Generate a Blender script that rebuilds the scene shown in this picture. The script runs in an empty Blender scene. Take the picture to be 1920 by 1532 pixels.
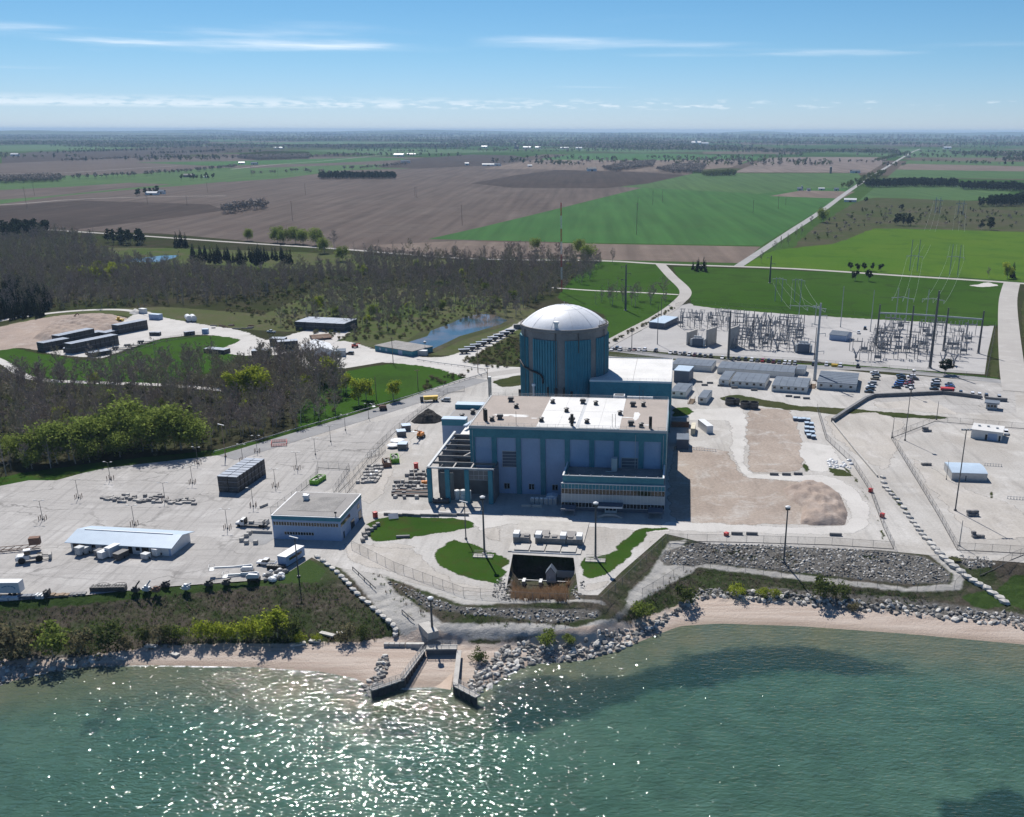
import bpy, bmesh, math, random
import numpy as np
from mathutils import Vector, Matrix

# ---------------------------------------------------------------- camera, world, sun, exposure
SC = bpy.context.scene
COL = SC.collection
F, CX, CY, CAMH = 1870.0, 1105.0, 945.0, 120.0
PITCH = math.atan(700 / 1870.0)
ROLL = 0.0026
cam = bpy.data.cameras.new('camera')
cam.sensor_width = 36.0
cam.lens = 36.0 * F / 1920.0
cam.shift_x = (960 - CX) / 1920.0
cam.shift_y = (CY - 766) / 1920.0
cam.clip_start, cam.clip_end = 1.0, 200000.0
camo = bpy.data.objects.new('camera', cam)
COL.objects.link(camo)
camo.location = (0, 0, CAMH)
camo.rotation_mode = 'XYZ'
camo.matrix_world = (Matrix.Translation((0, 0, CAMH)) @ Matrix.Rotation(math.pi / 2 - PITCH, 4, 'X')
                     @ Matrix.Rotation(ROLL, 4, 'Z'))
SC.camera = camo

SUN_EL, SUN_AZ = math.radians(47.6), math.radians(-17.9)      # azimuth from +Y towards +X
sd = Vector((math.sin(SUN_AZ) * math.cos(SUN_EL), math.cos(SUN_AZ) * math.cos(SUN_EL), math.sin(SUN_EL)))
sl = bpy.data.lights.new('sun', 'SUN')
sl.energy = 5.0
sl.angle = math.radians(0.53)
sl.color = (1.0, 0.955, 0.89)
slo = bpy.data.objects.new('sun', sl)
COL.objects.link(slo)
slo.rotation_mode = 'QUATERNION'
slo.rotation_quaternion = sd.to_track_quat('Z', 'Y')

W = bpy.data.worlds.new('World')
SC.world = W
W.use_nodes = True
nt = W.node_tree
nt.nodes.clear()
def N(t, k, **kw):
    n = t.nodes.new(k)
    for a, b in kw.items(): setattr(n, a, b)
    return n
def setin(n, **kw):
    for a, b in kw.items(): n.inputs[a.replace('_', ' ')].default_value = b
def math_(t, op, a, b=None, c=None, clamp=False):
    n = N(t, 'ShaderNodeMath', operation=op, use_clamp=clamp)
    for i, v in enumerate((a, b, c)):
        if v is None: continue
        if isinstance(v, (int, float)): n.inputs[i].default_value = v
        else: t.links.new(v, n.inputs[i])
    return n.outputs[0]
def mixc(t, fac, a, b, blend='MIX'):
    n = N(t, 'ShaderNodeMix', data_type='RGBA', blend_type=blend)
    for s, v in ((n.inputs[0], fac), (n.inputs[6], a), (n.inputs[7], b)):
        if isinstance(v, (int, float)): s.default_value = v
        elif isinstance(v, (tuple, list)): s.default_value = (*v[:3], 1)
        else: t.links.new(v, s)
    return n.outputs[2]
def maprange(t, v, a, b, c=0.0, d=1.0, smooth=False):
    n = N(t, 'ShaderNodeMapRange', clamp=True, interpolation_type='SMOOTHSTEP' if smooth else 'LINEAR')
    t.links.new(v, n.inputs[0])
    for i, x in enumerate((a, b, c, d)): n.inputs[1 + i].default_value = x
    return n.outputs[0]
def noise(t, vec, scale, detail=3, rough=.55, dist=0.0):
    n = N(t, 'ShaderNodeTexNoise')
    setin(n, Scale=scale, Detail=detail, Roughness=rough, Distortion=dist)
    if vec is not None: t.links.new(vec, n.inputs['Vector'])
    return n.outputs[0]
def mapping(t, vec, scale=(1, 1, 1), rot=(0, 0, 0), loc=(0, 0, 0)):
    n = N(t, 'ShaderNodeMapping')
    n.inputs['Scale'].default_value = scale
    n.inputs['Rotation'].default_value = rot
    n.inputs['Location'].default_value = loc
    t.links.new(vec, n.inputs[0])
    return n.outputs[0]

sky = N(nt, 'ShaderNodeTexSky', sky_type='NISHITA', sun_disc=False)
sky.sun_elevation, sky.sun_rotation = SUN_EL, SUN_AZ
sky.altitude, sky.air_density, sky.dust_density, sky.ozone_density = 100, 1.0, 0.0, 4.0
tc = N(nt, 'ShaderNodeTexCoord')
sep = N(nt, 'ShaderNodeSeparateXYZ')
nt.links.new(tc.outputs['Generated'], sep.inputs[0])
# cirrus live on a flat layer high above: direction divided by its height
zc = math_(nt, 'MAXIMUM', sep.outputs[2], 0.012)
cx = math_(nt, 'DIVIDE', sep.outputs[0], zc)
cy = math_(nt, 'DIVIDE', sep.outputs[1], zc)
cmb = N(nt, 'ShaderNodeCombineXYZ')
nt.links.new(cx, cmb.inputs[0]); nt.links.new(cy, cmb.inputs[1])
layer = cmb.outputs[0]
def blob(px, py, rx, ry, ang=0.0):
    """soft patch on the cloud layer round one place (layer coordinates)"""
    m = mapping(nt, layer, loc=(-px, -py, 0))
    m = mapping(nt, m, scale=(1 / rx, 1 / ry, 1), rot=(0, 0, 0))
    l = N(nt, 'ShaderNodeVectorMath', operation='LENGTH')
    nt.links.new(m, l.inputs[0])
    return maprange(nt, l.outputs[1], 1.0, 0.0, 0, 1, True)
CIRRUS = []   # filled below through cirrus()
warp = N(nt, 'ShaderNodeVectorMath', operation='ADD')
wn = N(nt, 'ShaderNodeTexNoise'); setin(wn, Scale=0.45, Detail=4)
nt.links.new(layer, wn.inputs['Vector'])
ws = N(nt, 'ShaderNodeVectorMath', operation='SCALE'); ws.inputs[3].default_value = 1.5
nt.links.new(wn.outputs['Color'], ws.inputs[0])
base_layer = layer
nt.links.new(base_layer, warp.inputs[0]); nt.links.new(ws.outputs[0], warp.inputs[1])
layer = warp.outputs[0]
fine = noise(nt, mapping(nt, layer, scale=(0.26, .72, 1)), 1.3, 7, .66)
broad = noise(nt, mapping(nt, layer, scale=(0.16, 0.5, 1)), 1.0, 4, .6)
tot = None
for b in [(-3.9, 13.8, 4.8, 3.4, 1.5), (-6.2, 12.9, 4.4, 3.6, 1.7), (-8.2, 13.4, 3.6, 3.2, 1.5), (-2.2, 15.0, 2.4, 1.9, .9), (0.6, 14.1, 2.9, 1.7, 1.7),
          (3.2, 15.7, 3.6, 1.6, 1.1), (5.6, 14.4, 2.2, 1.3, 1.0), (0.8, 27.5, 3.2, 1.3, .5), (-9.0, 19.5, 2.5, 1.2, .4),
          (1.6, 11.3, 1.6, .6, .35)]:
    v = math_(nt, 'MULTIPLY', blob(*b[:4]), b[4])
    tot = v if tot is None else math_(nt, 'ADD', tot, v)
# the rest of the sky carries the same thin cirrus here and there
wide = math_(nt, 'MULTIPLY', maprange(nt, broad, .60, .80), .5)
azw = maprange(nt, sep.outputs[1], .80, .62)
tot = math_(nt, 'ADD', tot, math_(nt, 'MULTIPLY', wide, azw))
cir = math_(nt, 'MULTIPLY', tot, maprange(nt, fine, .22, .64, .26, 1), clamp=True)
# little fair-weather cumulus low over the land
az = math_(nt, 'ARCTAN2', sep.outputs[0], sep.outputs[1])
c2 = N(nt, 'ShaderNodeCombineXYZ')
nt.links.new(math_(nt, 'MULTIPLY', az, 46.0), c2.inputs[0])
nt.links.new(math_(nt, 'MULTIPLY', sep.outputs[2], 260.0), c2.inputs[1])
cn = noise(nt, c2.outputs[0], 1.0, 5, .6)
cband = math_(nt, 'MULTIPLY', maprange(nt, sep.outputs[2], .0175, .0205, 0, 1), maprange(nt, sep.outputs[2], .0215, .029, 1, 0))
cum = math_(nt, 'MULTIPLY', maprange(nt, math_(nt, 'ADD', cn, math_(nt, 'MULTIPLY', az, -.30)), .50, .62), cband)
cum = math_(nt, 'MULTIPLY', cum, .5)
skyc = N(nt, 'ShaderNodeHueSaturation'); setin(skyc, Saturation=1.0, Value=1.43)
tr_ = N(nt, 'ShaderNodeValToRGB')
for k, (q, c) in enumerate(((0.0, (.70, .87, 1.34)), (.13, (.46, .755, .95)), (.065, (.545, .80, 1.09)), (.45, (.62, .86, 1.06)))):
    e = tr_.color_ramp.elements[k] if k < 2 else tr_.color_ramp.elements.new(q)
    e.position = q; e.color = (*[x * .7 for x in c], 1)
nt.links.new(sep.outputs[2], tr_.inputs[0])
nt.links.new(mixc(nt, 1.0, sky.outputs[0], tr_.outputs[0], 'MULTIPLY'), skyc.inputs['Color'])
c_ = mixc(nt, math_(nt, 'MULTIPLY', cir, .72), skyc.outputs[0], (13.5, 14, 14.6))
c_ = mixc(nt, cum, c_, (12, 12.6, 13.4))
bg = N(nt, 'ShaderNodeBackground'); bg.inputs[1].default_value = 0.062
nt.links.new(c_, bg.inputs[0])
wo = N(nt, 'ShaderNodeOutputWorld')
nt.links.new(bg.outputs[0], wo.inputs[0])

SC.render.engine = 'CYCLES'
SC.view_settings.view_transform = 'Standard'
SC.view_settings.look = 'None'
SC.view_settings.exposure = 0.45
SC.view_settings.gamma = 1.0
SC.view_settings.use_curve_mapping = False
SC.cycles.max_bounces = 5
SC.cycles.diffuse_bounces = 2
SC.cycles.glossy_bounces = 2
SC.cycles.transparent_max_bounces = 12
SC.cycles.volume_bounces = 0
SC.cycles.use_denoising = True
rnd = random.Random(7)
RNG = np.random.default_rng(11)

# ---------------------------------------------------------------- where a place of the photograph lies on the ground
_c, _s, _cr, _sr = math.cos(PITCH), math.sin(PITCH), math.cos(-ROLL), math.sin(-ROLL)
def ray(px, py):
    u, v = (px - CX) / F, -(py - CY) / F
    u, v = u * _cr - v * _sr, u * _sr + v * _cr
    return (u, _c + v * _s, -_s + v * _c)
def G(px, py, z=0.0):
    d = ray(px, py); t = (z - CAMH) / d[2]
    return Vector((d[0] * t, d[1] * t, z))
def hat(base, px, py):
    """height of a point seen at (px, py) that stands above the ground point base"""
    d = ray(px, py); return CAMH + d[2] * base[1] / d[1]

PA = math.atan(180 / 1997.0)                    # the plant's own axes, turned a little from the view
U = Vector((math.cos(PA), -math.sin(PA), 0)); V = Vector((math.sin(PA), math.cos(PA), 0))

# ---------------------------------------------------------------- mesh helpers
class MB:
    def __init__(s): s.v, s.f, s.m = [], [], []
    def add(s, vs, fs, m=0):
        o = len(s.v); s.v.extend([tuple(v) for v in vs])
        s.f.extend([tuple(i + o for i in f) for f in fs]); s.m.extend([m] * len(fs)); return s
    def box(s, x0, x1, y0, y1, z0, z1, m=0, top=None):
        s.add([(x0, y0, z0), (x1, y0, z0), (x1, y1, z0), (x0, y1, z0), (x0, y0, z1), (x1, y0, z1), (x1, y1, z1), (x0, y1, z1)],
              [(0, 3, 2, 1), (0, 1, 5, 4), (1, 2, 6, 5), (2, 3, 7, 6), (3, 0, 4, 7)], m)
        s.add([(x0, y0, z1), (x1, y0, z1), (x1, y1, z1), (x0, y1, z1)], [(0, 1, 2, 3)], m if top is None else top); return s
    def cbox(s, c, size, m=0, rz=0.0, top=None):
        t = MB(); a, b, h = size[0] / 2, size[1] / 2, size[2]
        t.box(-a, a, -b, b, 0, h, m, top); cs, sn = math.cos(rz), math.sin(rz)
        o = len(s.v)
        s.v.extend([(c[0] + x * cs - y * sn, c[1] + x * sn + y * cs, c[2] + z) for x, y, z in t.v])
        s.f.extend([tuple(i + o for i in f) for f in t.f]); s.m.extend(t.m); return s
    def tube(s, a, b, r, r2=None, n=6, m=0, cap=True):
        a, b = Vector(a), Vector(b); r2 = r if r2 is None else r2
        d = (b - a).normalized(); x = d.orthogonal().normalized(); y = d.cross(x)
        vs = []
        for p, q in ((a, r), (b, r2)):
            for i in range(n):
                t = 2 * math.pi * i / n; vs.append(p + (x * math.cos(t) + y * math.sin(t)) * q)
        fs = [(i, (i + 1) % n, n + (i + 1) % n, n + i) for i in range(n)]
        if cap: fs += [tuple(range(n - 1, -1, -1)), tuple(range(n, 2 * n))]
        return s.add(vs, fs, m)
    def bar(s, a, b, w, h=None, m=0):
        """square bar from a to b"""
        a, b = Vector(a), Vector(b); h = w if h is None else h
        d = (b - a).normalized()
        x = d.cross(Vector((0, 0, 1)))
        x = Vector((1, 0, 0)) if x.length < 1e-4 else x.normalized()
        y = x.cross(d)
        vs = [p + x * (i * w / 2) + y * (j * h / 2) for p in (a, b) for i, j in ((-1, -1), (1, -1), (1, 1), (-1, 1))]
        return s.add(vs, [(0, 3, 2, 1), (4, 5, 6, 7), (0, 1, 5, 4), (1, 2, 6, 5), (2, 3, 7, 6), (3, 0, 4, 7)], m)
    def prism(s, pts, z0, z1, m=0, top=None):
        n = len(pts)
        s.add([(p[0], p[1], z0) for p in pts] + [(p[0], p[1], z1) for p in pts],
              [(i, (i + 1) % n, n + (i + 1) % n, n + i) for i in range(n)] + [tuple(range(n - 1, -1, -1))], m)
        s.add([(p[0], p[1], z1) for p in pts], [tuple(range(n))], m if top is None else top); return s
    def ext(s, prof, x0, x1, m=0):
        """profile of (y, z) points carried along x"""
        n = len(prof)
        return s.add([(x0, y, z) for y, z in prof] + [(x1, y, z) for y, z in prof],
                     [(i, n + i, n + (i + 1) % n, (i + 1) % n) for i in range(n)] + [tuple(range(n)), tuple(range(2 * n - 1, n - 1, -1))], m)
    def exty(s, prof, y0, y1, m=0):
        n = len(prof)
        return s.add([(x, y0, z) for x, z in prof] + [(x, y1, z) for x, z in prof],
                     [(i, (i + 1) % n, n + (i + 1) % n, n + i) for i in range(n)] + [tuple(range(n - 1, -1, -1)), tuple(range(n, 2 * n))], m)
    def lathe(s, prof, n=24, m=0, c=(0, 0)):
        k = len(prof)
        vs = [(c[0] + r * math.cos(2 * math.pi * i / n), c[1] + r * math.sin(2 * math.pi * i / n), z) for i in range(n) for r, z in prof]
        fs = [(i * k + j, ((i + 1) % n) * k + j, ((i + 1) % n) * k + j + 1, i * k + j + 1) for i in range(n) for j in range(k - 1)]
        return s.add(vs, fs, m)
    def quad(s, a, b, c, d, m=0): return s.add([a, b, c, d], [(0, 1, 2, 3)], m)

def mesh(name, mb, mats, smooth=False):
    me = bpy.data.meshes.new(name)
    me.from_pydata(mb.v, [], mb.f)
    for m in (mats if isinstance(mats, (list, tuple)) else [mats]): me.materials.append(m)
    if any(mb.m): me.polygons.foreach_set('material_index', mb.m)
    if smooth: me.polygons.foreach_set('use_smooth', [True] * len(mb.f))
    me.update()
    return me
def ob(name, me, mats=None, parent=None, loc=(0, 0, 0), rz=0.0, smooth=False, **props):
    if isinstance(me, MB): me = mesh(name, me, mats, smooth)
    o = bpy.data.objects.new(name, me)
    COL.objects.link(o)
    o.parent = parent
    o.location = loc
    o.rotation_euler = (0, 0, rz)
    for k, v in props.items(): o[k] = v
    return o
def tag(o, label=None, category=None, group=None, kind=None):
    for k, v in (('label', label), ('category', category), ('group', group), ('kind', kind)):
        if v: o[k] = v
    return o
def thing(name, label, category, loc=(0, 0, 0), rz=0.0, group=None):
    o = bpy.data.objects.new(name, None); o.empty_display_size = .5
    COL.objects.link(o)
    o.location = loc; o.rotation_euler = (0, 0, rz)
    return tag(o, label, category, group)
def dup(o, loc=None, rz=None, label=None, group=None, scale=None, parent=None):
    c = o.copy(); COL.objects.link(c)
    if parent is not None: c.parent = parent
    if loc is not None: c.location = loc
    if rz is not None: c.rotation_euler = (0, 0, rz)
    if scale is not None: c.scale = scale if isinstance(scale, (tuple, list)) else (scale,) * 3
    if label: c['label'] = label
    if group: c['group'] = group
    for ch in o.children: dup(ch, parent=c)
    return c

# ---------------------------------------------------------------- materials
def base_mat(name):
    m = bpy.data.materials.new(name); m.use_nodes = True
    t = m.node_tree; p = t.nodes['Principled BSDF']
    return m, t, p
def pos(t): return N(t, 'ShaderNodeNewGeometry').outputs['Position']
def bump(t, p, h, dist=.05, strength=.6):
    b = N(t, 'ShaderNodeBump'); b.inputs['Distance'].default_value = dist; b.inputs['Strength'].default_value = strength
    t.links.new(h, b.inputs['Height']); t.links.new(b.outputs[0], p.inputs['Normal'])
def mat(name, c, c2=None, scale=.6, rough=.75, metal=0.0, spec=.3, fine=.12, fscale=9.0, bmp=0.0, lo=.35, hi=.65, emit=None):
    """two colours by broad noise, speckled by fine noise"""
    m, t, p = base_mat(name)
    v = pos(t)
    c2 = c2 or tuple(x * .8 for x in c)
    n1 = noise(t, v, scale, 4, .6)
    col = mixc(t, maprange(t, n1, lo, hi), c, c2)
    n2 = noise(t, v, fscale, 3, .6)
    f = maprange(t, n2, .25, .75, 1 - fine, 1 + fine)
    col = mixc(t, 1.0, col, N_rgb(t, f), 'MULTIPLY')
    t.links.new(col, p.inputs['Base Color'])
    setin(p, Roughness=rough, Metallic=metal); p.inputs['Specular IOR Level'].default_value = spec
    if bmp: bump(t, p, n2, bmp)
    return m
def N_rgb(t, f):
    n = N(t, 'ShaderNodeCombineColor')
    for i in range(3): t.links.new(f, n.inputs[i])
    return n.outputs[0]

def inpoly(P, x, y):
    """numpy point-in-polygon"""
    x, y = np.asarray(x), np.asarray(y); r = np.zeros(x.shape, bool)
    n = len(P)
    for i in range(n):
        x0, y0 = P[i][0], P[i][1]; x1, y1 = P[(i + 1) % n][0], P[(i + 1) % n][1]
        if y0 == y1: continue
        k = ((y0 > y) != (y1 > y)) & (x < (x1 - x0) * (y - y0) / (y1 - y0) + x0)
        r ^= k
    return r
def gpoly(pts, z=0.0): return [tuple(G(a, b, z)) for a, b in pts]

# ---------------------------------------------------------------- ground materials
TONE = dict(concrete_paving=.80, limestone_gravel=.79, pale_gravel=.80, switchyard_gravel=.74, worn_asphalt=.85, pale_road=.72, grey_road=.9, tan_dirt=.8, reddish_dirt=.85, lawn_grass=.48, rough_grass=.5, woodland_floor=.45, marsh_grass=.72,
            meadow_grass=.5, dandelion_meadow=.64, winter_wheat=.62, hay_field=.68, bare_soil_field=.45, ploughed_field=.45, stubble_field=.6, corn_stubble=.6, brushland=.72, farmland=.55)
def tone(name, *cs): k = TONE.get(name, 1.0); return [tuple(x * k for x in c) for c in cs]
def ground_mat(name, c, c2, c3, s1=.02, s2=.12, s3=2.5, fine=.16, streak=None, crack=0.0, rough=.9, bmp=.0):
    c, c2, c3 = tone(name, c, c2, c3)
    m, t, p = base_mat(name); v = pos(t)
    col = mixc(t, maprange(t, noise(t, v, s1, 4, .6), .36, .64), c, c2)
    col = mixc(t, maprange(t, noise(t, v, s2, 5, .65, .6), .50, .72), col, c3)
    if streak:
        k, ang, sx, sy = streak
        sv = mapping(t, v, scale=(sx, sy, 1), rot=(0, 0, ang))
        sn = noise(t, sv, 1.0, 4, .6)
        col = mixc(t, maprange(t, sn, .50, .78, 0, k), col, tuple(x * .55 for x in c))
    if crack:
        vo = N(t, 'ShaderNodeTexVoronoi', feature='DISTANCE_TO_EDGE'); vo.inputs['Scale'].default_value = crack
        wv = N(t, 'ShaderNodeVectorMath', operation='ADD')
        wn_ = N(t, 'ShaderNodeTexNoise'); setin(wn_, Scale=.25, Detail=3)
        sc_ = N(t, 'ShaderNodeVectorMath', operation='SCALE'); sc_.inputs[3].default_value = 5.0
        t.links.new(v, wn_.inputs['Vector']); t.links.new(wn_.outputs['Color'], sc_.inputs[0])
        t.links.new(mapping(t, v, scale=(.55, 1.3, 1), rot=(0, 0, .25)), wv.inputs[0]); t.links.new(sc_.outputs[0], wv.inputs[1])
        t.links.new(wv.outputs[0], vo.inputs['Vector'])
        ce = maprange(t, vo.outputs['Distance'], .004, .022, .75, 0)
        ce = math_(t, 'MULTIPLY', ce, maprange(t, noise(t, v, .035, 3), .42, .62))
        col = mixc(t, ce, col, tuple(x * .35 for x in c))
    if name == 'concrete_paving':
        bk = N(t, 'ShaderNodeTexBrick'); bk.offset = 0.0
        for k_, v_ in (('Scale', 1.0), ('Brick Width', 7.5), ('Row Height', 5.0), ('Mortar Size', .10), ('Mortar Smooth', .3)): bk.inputs[k_].default_value = v_
        t.links.new(mapping(t, v, rot=(0, 0, .20)), bk.inputs['Vector'])
        col = mixc(t, math_(t, 'MULTIPLY', bk.outputs['Fac'], maprange(t, noise(t, v, .03, 4, .6), .38, .62, .05, .6)), col, tuple(x * .45 for x in c))
        col = mixc(t, maprange(t, noise(t, mapping(t, v, scale=(.02, .30, 1), rot=(0, 0, .16)), 1.0, 5, .65), .52, .70, 0, .5), col, tuple(x * .66 for x in c))
        col = mixc(t, maprange(t, noise(t, v, .22, 4, .75), .66, .76, 0, .6), col, tuple(x * .5 for x in c))
    f = maprange(t, noise(t, v, s3, 4, .7), .2, .8, 1 - fine, 1 + fine)
    col = mixc(t, 1.0, col, N_rgb(t, f), 'MULTIPLY')
    t.links.new(col, p.inputs['Base Color']); setin(p, Roughness=rough); p.inputs['Specular IOR Level'].default_value = 0.0
    if bmp: bump(t, p, noise(t, v, 1.2, 5, .7), bmp, 1.0)
    return m
def field_mat(name, c, c2, c3, ang=.3, gap=1 / 14.0, k=.18, s1=.006, s2=.03, fine=.18, s3=.7):
    """a crop or ploughed field: broad soil patches and faint passes of the machine"""
    c, c2, c3 = tone(name, c, c2, c3)
    m, t, p = base_mat(name); v = pos(t)
    col = mixc(t, maprange(t, noise(t, v, s1, 5, .6), .36, .64), c, c2)
    col = mixc(t, maprange(t, noise(t, v, s2, 5, .65, .8), .52, .74), col, c3)
    sv = mapping(t, v, scale=(gap, gap * .04, 1), rot=(0, 0, ang))
    sn = noise(t, sv, 1.0, 2, .5)
    f = maprange(t, sn, .3, .7, 1 - k, 1 + k)
    f2 = maprange(t, noise(t, v, s3, 4, .75), .2, .8, 1 - fine, 1 + fine)
    col = mixc(t, 1.0, col, N_rgb(t, math_(t, 'MULTIPLY', f, f2)), 'MULTIPLY')
    t.links.new(col, p.inputs['Base Color']); setin(p, Roughness=1.0); p.inputs['Specular IOR Level'].default_value = .05
    return m
M = {}
M['concrete'] = ground_mat('concrete_paving', (.46, .445, .43), (.375, .36, .345), (.54, .525, .51), s1=.015, s2=.06, s3=1.3, fine=.13, streak=(.75, .28, .55, .03), crack=.055)
M['gravel'] = ground_mat('limestone_gravel', (.50, .485, .465), (.40, .375, .345), (.57, .555, .535), s1=.016, s2=.05, s3=1.2, fine=.2, streak=(.6, -.95, .3, .02), bmp=.08)
M['pale_gravel'] = ground_mat('pale_gravel', (.60, .585, .56), (.54, .52, .50), (.48, .465, .44), s1=.03, s2=.1, s3=1.6, fine=.12, streak=(.18, 1.45, .4, .03))
M['switch_gravel'] = ground_mat('switchyard_gravel', (.45, .44, .435), (.50, .49, .485), (.40, .39, .385), s1=.02, s2=.07, s3=1.1, fine=.10)
M['asphalt'] = ground_mat('worn_asphalt', (.30, .30, .305), (.26, .26, .265), (.34, .34, .34), s1=.03, s2=.1, s3=1.5, fine=.1, streak=(.2, .4, .5, .03), crack=.03)
M['worn'] = ground_mat('worn_ground', (.40, .375, .345), (.345, .325, .30), (.43, .41, .39), s1=.03, s2=.1, s3=1.2, fine=.2, streak=(.5, .8, .25, .04), bmp=.06)
M['road'] = ground_mat('pale_road', (.50, .48, .455), (.45, .43, .41), (.54, .52, .50), s1=.03, s2=.1, s3=1.5, fine=.08)
M['far_road'] = ground_mat('grey_road', (.33, .33, .33), (.30, .30, .30), (.36, .36, .36), fine=.06)
M['tan_dirt'] = ground_mat('tan_dirt', (.42, .36, .312), (.34, .285, .245), (.50, .47, .44), s1=.035, s2=.09, s3=.9, fine=.28, streak=(.45, 1.2, .25, .05), bmp=.25)
M['red_dirt'] = ground_mat('reddish_dirt', (.38, .31, .265), (.31, .255, .225), (.44, .38, .34), s1=.03, s2=.12, s3=1.2, fine=.2, streak=(.4, 1.0, .2, .05), bmp=.2)
M['grass'] = ground_mat('lawn_grass', (.050, .120, .020), (.078, .155, .028), (.095, .105, .035), s1=.03, s2=.14, s3=2.2, fine=.25, bmp=.1)
M['rough_grass'] = ground_mat('rough_grass', (.075, .105, .035), (.115, .115, .06), (.05, .075, .026), s1=.02, s2=.1, s3=1.2, fine=.3, bmp=.2)
M['wood_floor'] = ground_mat('woodland_floor', (.085, .082, .052), (.065, .085, .032), (.115, .10, .075), s1=.012, s2=.06, s3=.7, fine=.3)
M['marsh'] = ground_mat('marsh_grass', (.075, .11, .035), (.11, .115, .06), (.13, .115, .08), s1=.01, s2=.05, s3=.5, fine=.25)
M['verge'] = ground_mat('meadow_grass', (.06, .14, .022), (.075, .155, .03), (.055, .10, .028), s1=.01, s2=.045, s3=.6, fine=.22)
M['meadow'] = ground_mat('dandelion_meadow', (.085, .175, .025), (.11, .19, .028), (.065, .14, .025), s1=.006, s2=.03, s3=.4, fine=.2)
M['field_green'] = field_mat('winter_wheat', (.045, .14, .030), (.055, .155, .035), (.06, .135, .032), ang=-.15)
M['field_green2'] = field_mat('hay_field', (.075, .145, .045), (.06, .125, .04), (.09, .15, .055), ang=.5)
M['field_brown'] = field_mat('bare_soil_field', (.175, .135, .118), (.205, .165, .145), (.145, .112, .098), ang=-.62, k=.22)
M['field_dark'] = field_mat('ploughed_field', (.098, .072, .062), (.08, .06, .052), (.125, .095, .082), ang=-.5)
M['field_tan'] = field_mat('stubble_field', (.235, .185, .155), (.20, .155, .13), (.26, .21, .17), ang=.2)
M['field_stub'] = field_mat('corn_stubble', (.23, .185, .165), (.26, .21, .185), (.20, .16, .145), ang=.9, k=.3)
M['brush'] = ground_mat('brushland', (.085, .085, .052), (.065, .085, .035), (.12, .105, .08), s1=.008, s2=.03, s3=.3, fine=.3)
def farmland():
    """the land beyond the last field one can make out: a patchwork of fields by voronoi cells"""
    m, t, p = base_mat('farmland'); v = pos(t)
    vo = N(t, 'ShaderNodeTexVoronoi', feature='F1', distance='CHEBYCHEV'); vo.inputs['Scale'].default_value = 1 / 420.0
    vo.inputs['Randomness'].default_value = .75
    t.links.new(mapping(t, v, rot=(0, 0, .2), scale=(.7, .35, 1)), vo.inputs['Vector'])
    sp = N(t, 'ShaderNodeSeparateColor'); t.links.new(vo.outputs['Color'], sp.inputs[0])
    r = N(t, 'ShaderNodeValToRGB'); r.color_ramp.interpolation = 'CONSTANT'
    els = [(0, (.06, .125, .035)), (.2, (.155, .125, .105)), (.36, (.075, .14, .04)), (.52, (.10, .08, .065)), (.62, (.09, .105, .05)), (.75, (.19, .16, .13)), (.86, (.05, .11, .03))]
    while len(r.color_ramp.elements) < len(els): r.color_ramp.elements.new(.5)
    for e, (q, c) in zip(r.color_ramp.elements, els): e.position = q; e.color = (*tone('farmland', c)[0], 1)
    t.links.new(sp.outputs[0], r.inputs[0])
    f = maprange(t, noise(t, v, .01, 5, .7), .2, .8, .75, 1.25)
    col = mixc(t, 1.0, r.outputs[0], N_rgb(t, f), 'MULTIPLY')
    t.links.new(col, p.inputs['Base Color']); setin(p, Roughness=1.0); p.inputs['Specular IOR Level'].default_value = 0
    return m
M['farmland'] = farmland()

# ---------------------------------------------------------------- the shore: plateau edge, mid path, beach top and waterline
WATER_Z = -7.5
def wline(pts, z):
    q = [G(a, b, z) for a, b in pts]
    q.sort(key=lambda p: p.x)
    return np.array([p.x for p in q]), np.array([p.y for p in q])
LA = wline([(-400, 1160), (0, 1134), (160, 1121), (300, 1105), (480, 1090), (560, 1099), (640, 1085), (720, 1094), (800, 1116), (870, 1133), (1000, 1132),
            (1124, 1124), (1168, 1076), (1246, 1000), (1330, 1020), (1650, 1030), (1780, 1042), (1920, 1052), (2200, 1070)], 0.0)
LB = wline([(-400, 1190), (0, 1172), (160, 1160), (300, 1148), (480, 1138), (560, 1150), (640, 1140), (740, 1165), (790, 1188), (860, 1182), (1000, 1184), (1115, 1184),
            (1170, 1152), (1222, 1108), (1300, 1060), (1500, 1084), (1720, 1103), (1800, 1100), (1920, 1085), (2200, 1090)], -3.0)
LC = wline([(-400, 1280), (0, 1245), (90, 1243), (180, 1234), (300, 1217), (420, 1212), (560, 1211), (680, 1208), (725, 1200), (800, 1203), (860, 1207), (900, 1215),
            (960, 1212), (1040, 1205), (1120, 1196), (1190, 1168), (1262, 1140), (1310, 1118), (1450, 1126), (1600, 1138), (1750, 1152), (1920, 1164), (2200, 1190)], -6.1)
LW = wline([(-400, 1345), (0, 1288), (90, 1264), (180, 1251), (300, 1251), (480, 1254), (600, 1262), (670, 1275), (700, 1297), (755, 1292), (850, 1290), (880, 1296),
            (925, 1282), (960, 1262), (1000, 1244), (1100, 1236), (1160, 1219), (1230, 1190), (1275, 1173), (1350, 1168), (1500, 1172), (1700, 1185), (1920, 1204), (2200, 1240)], WATER_Z)
PIT = [(p.x, p.y) for p in (G(955, 1085, -4), G(1082, 1085, -4), G(1068, 1128, -4), G(1055, 1131, -4), G(970, 1129, -4), G(948, 1124, -4))]
PITT = [(p.x, p.y) for p in (G(962, 1037), G(1078, 1043), G(1090, 1060), G(1086, 1126), G(946, 1122), G(952, 1060))]
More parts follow.
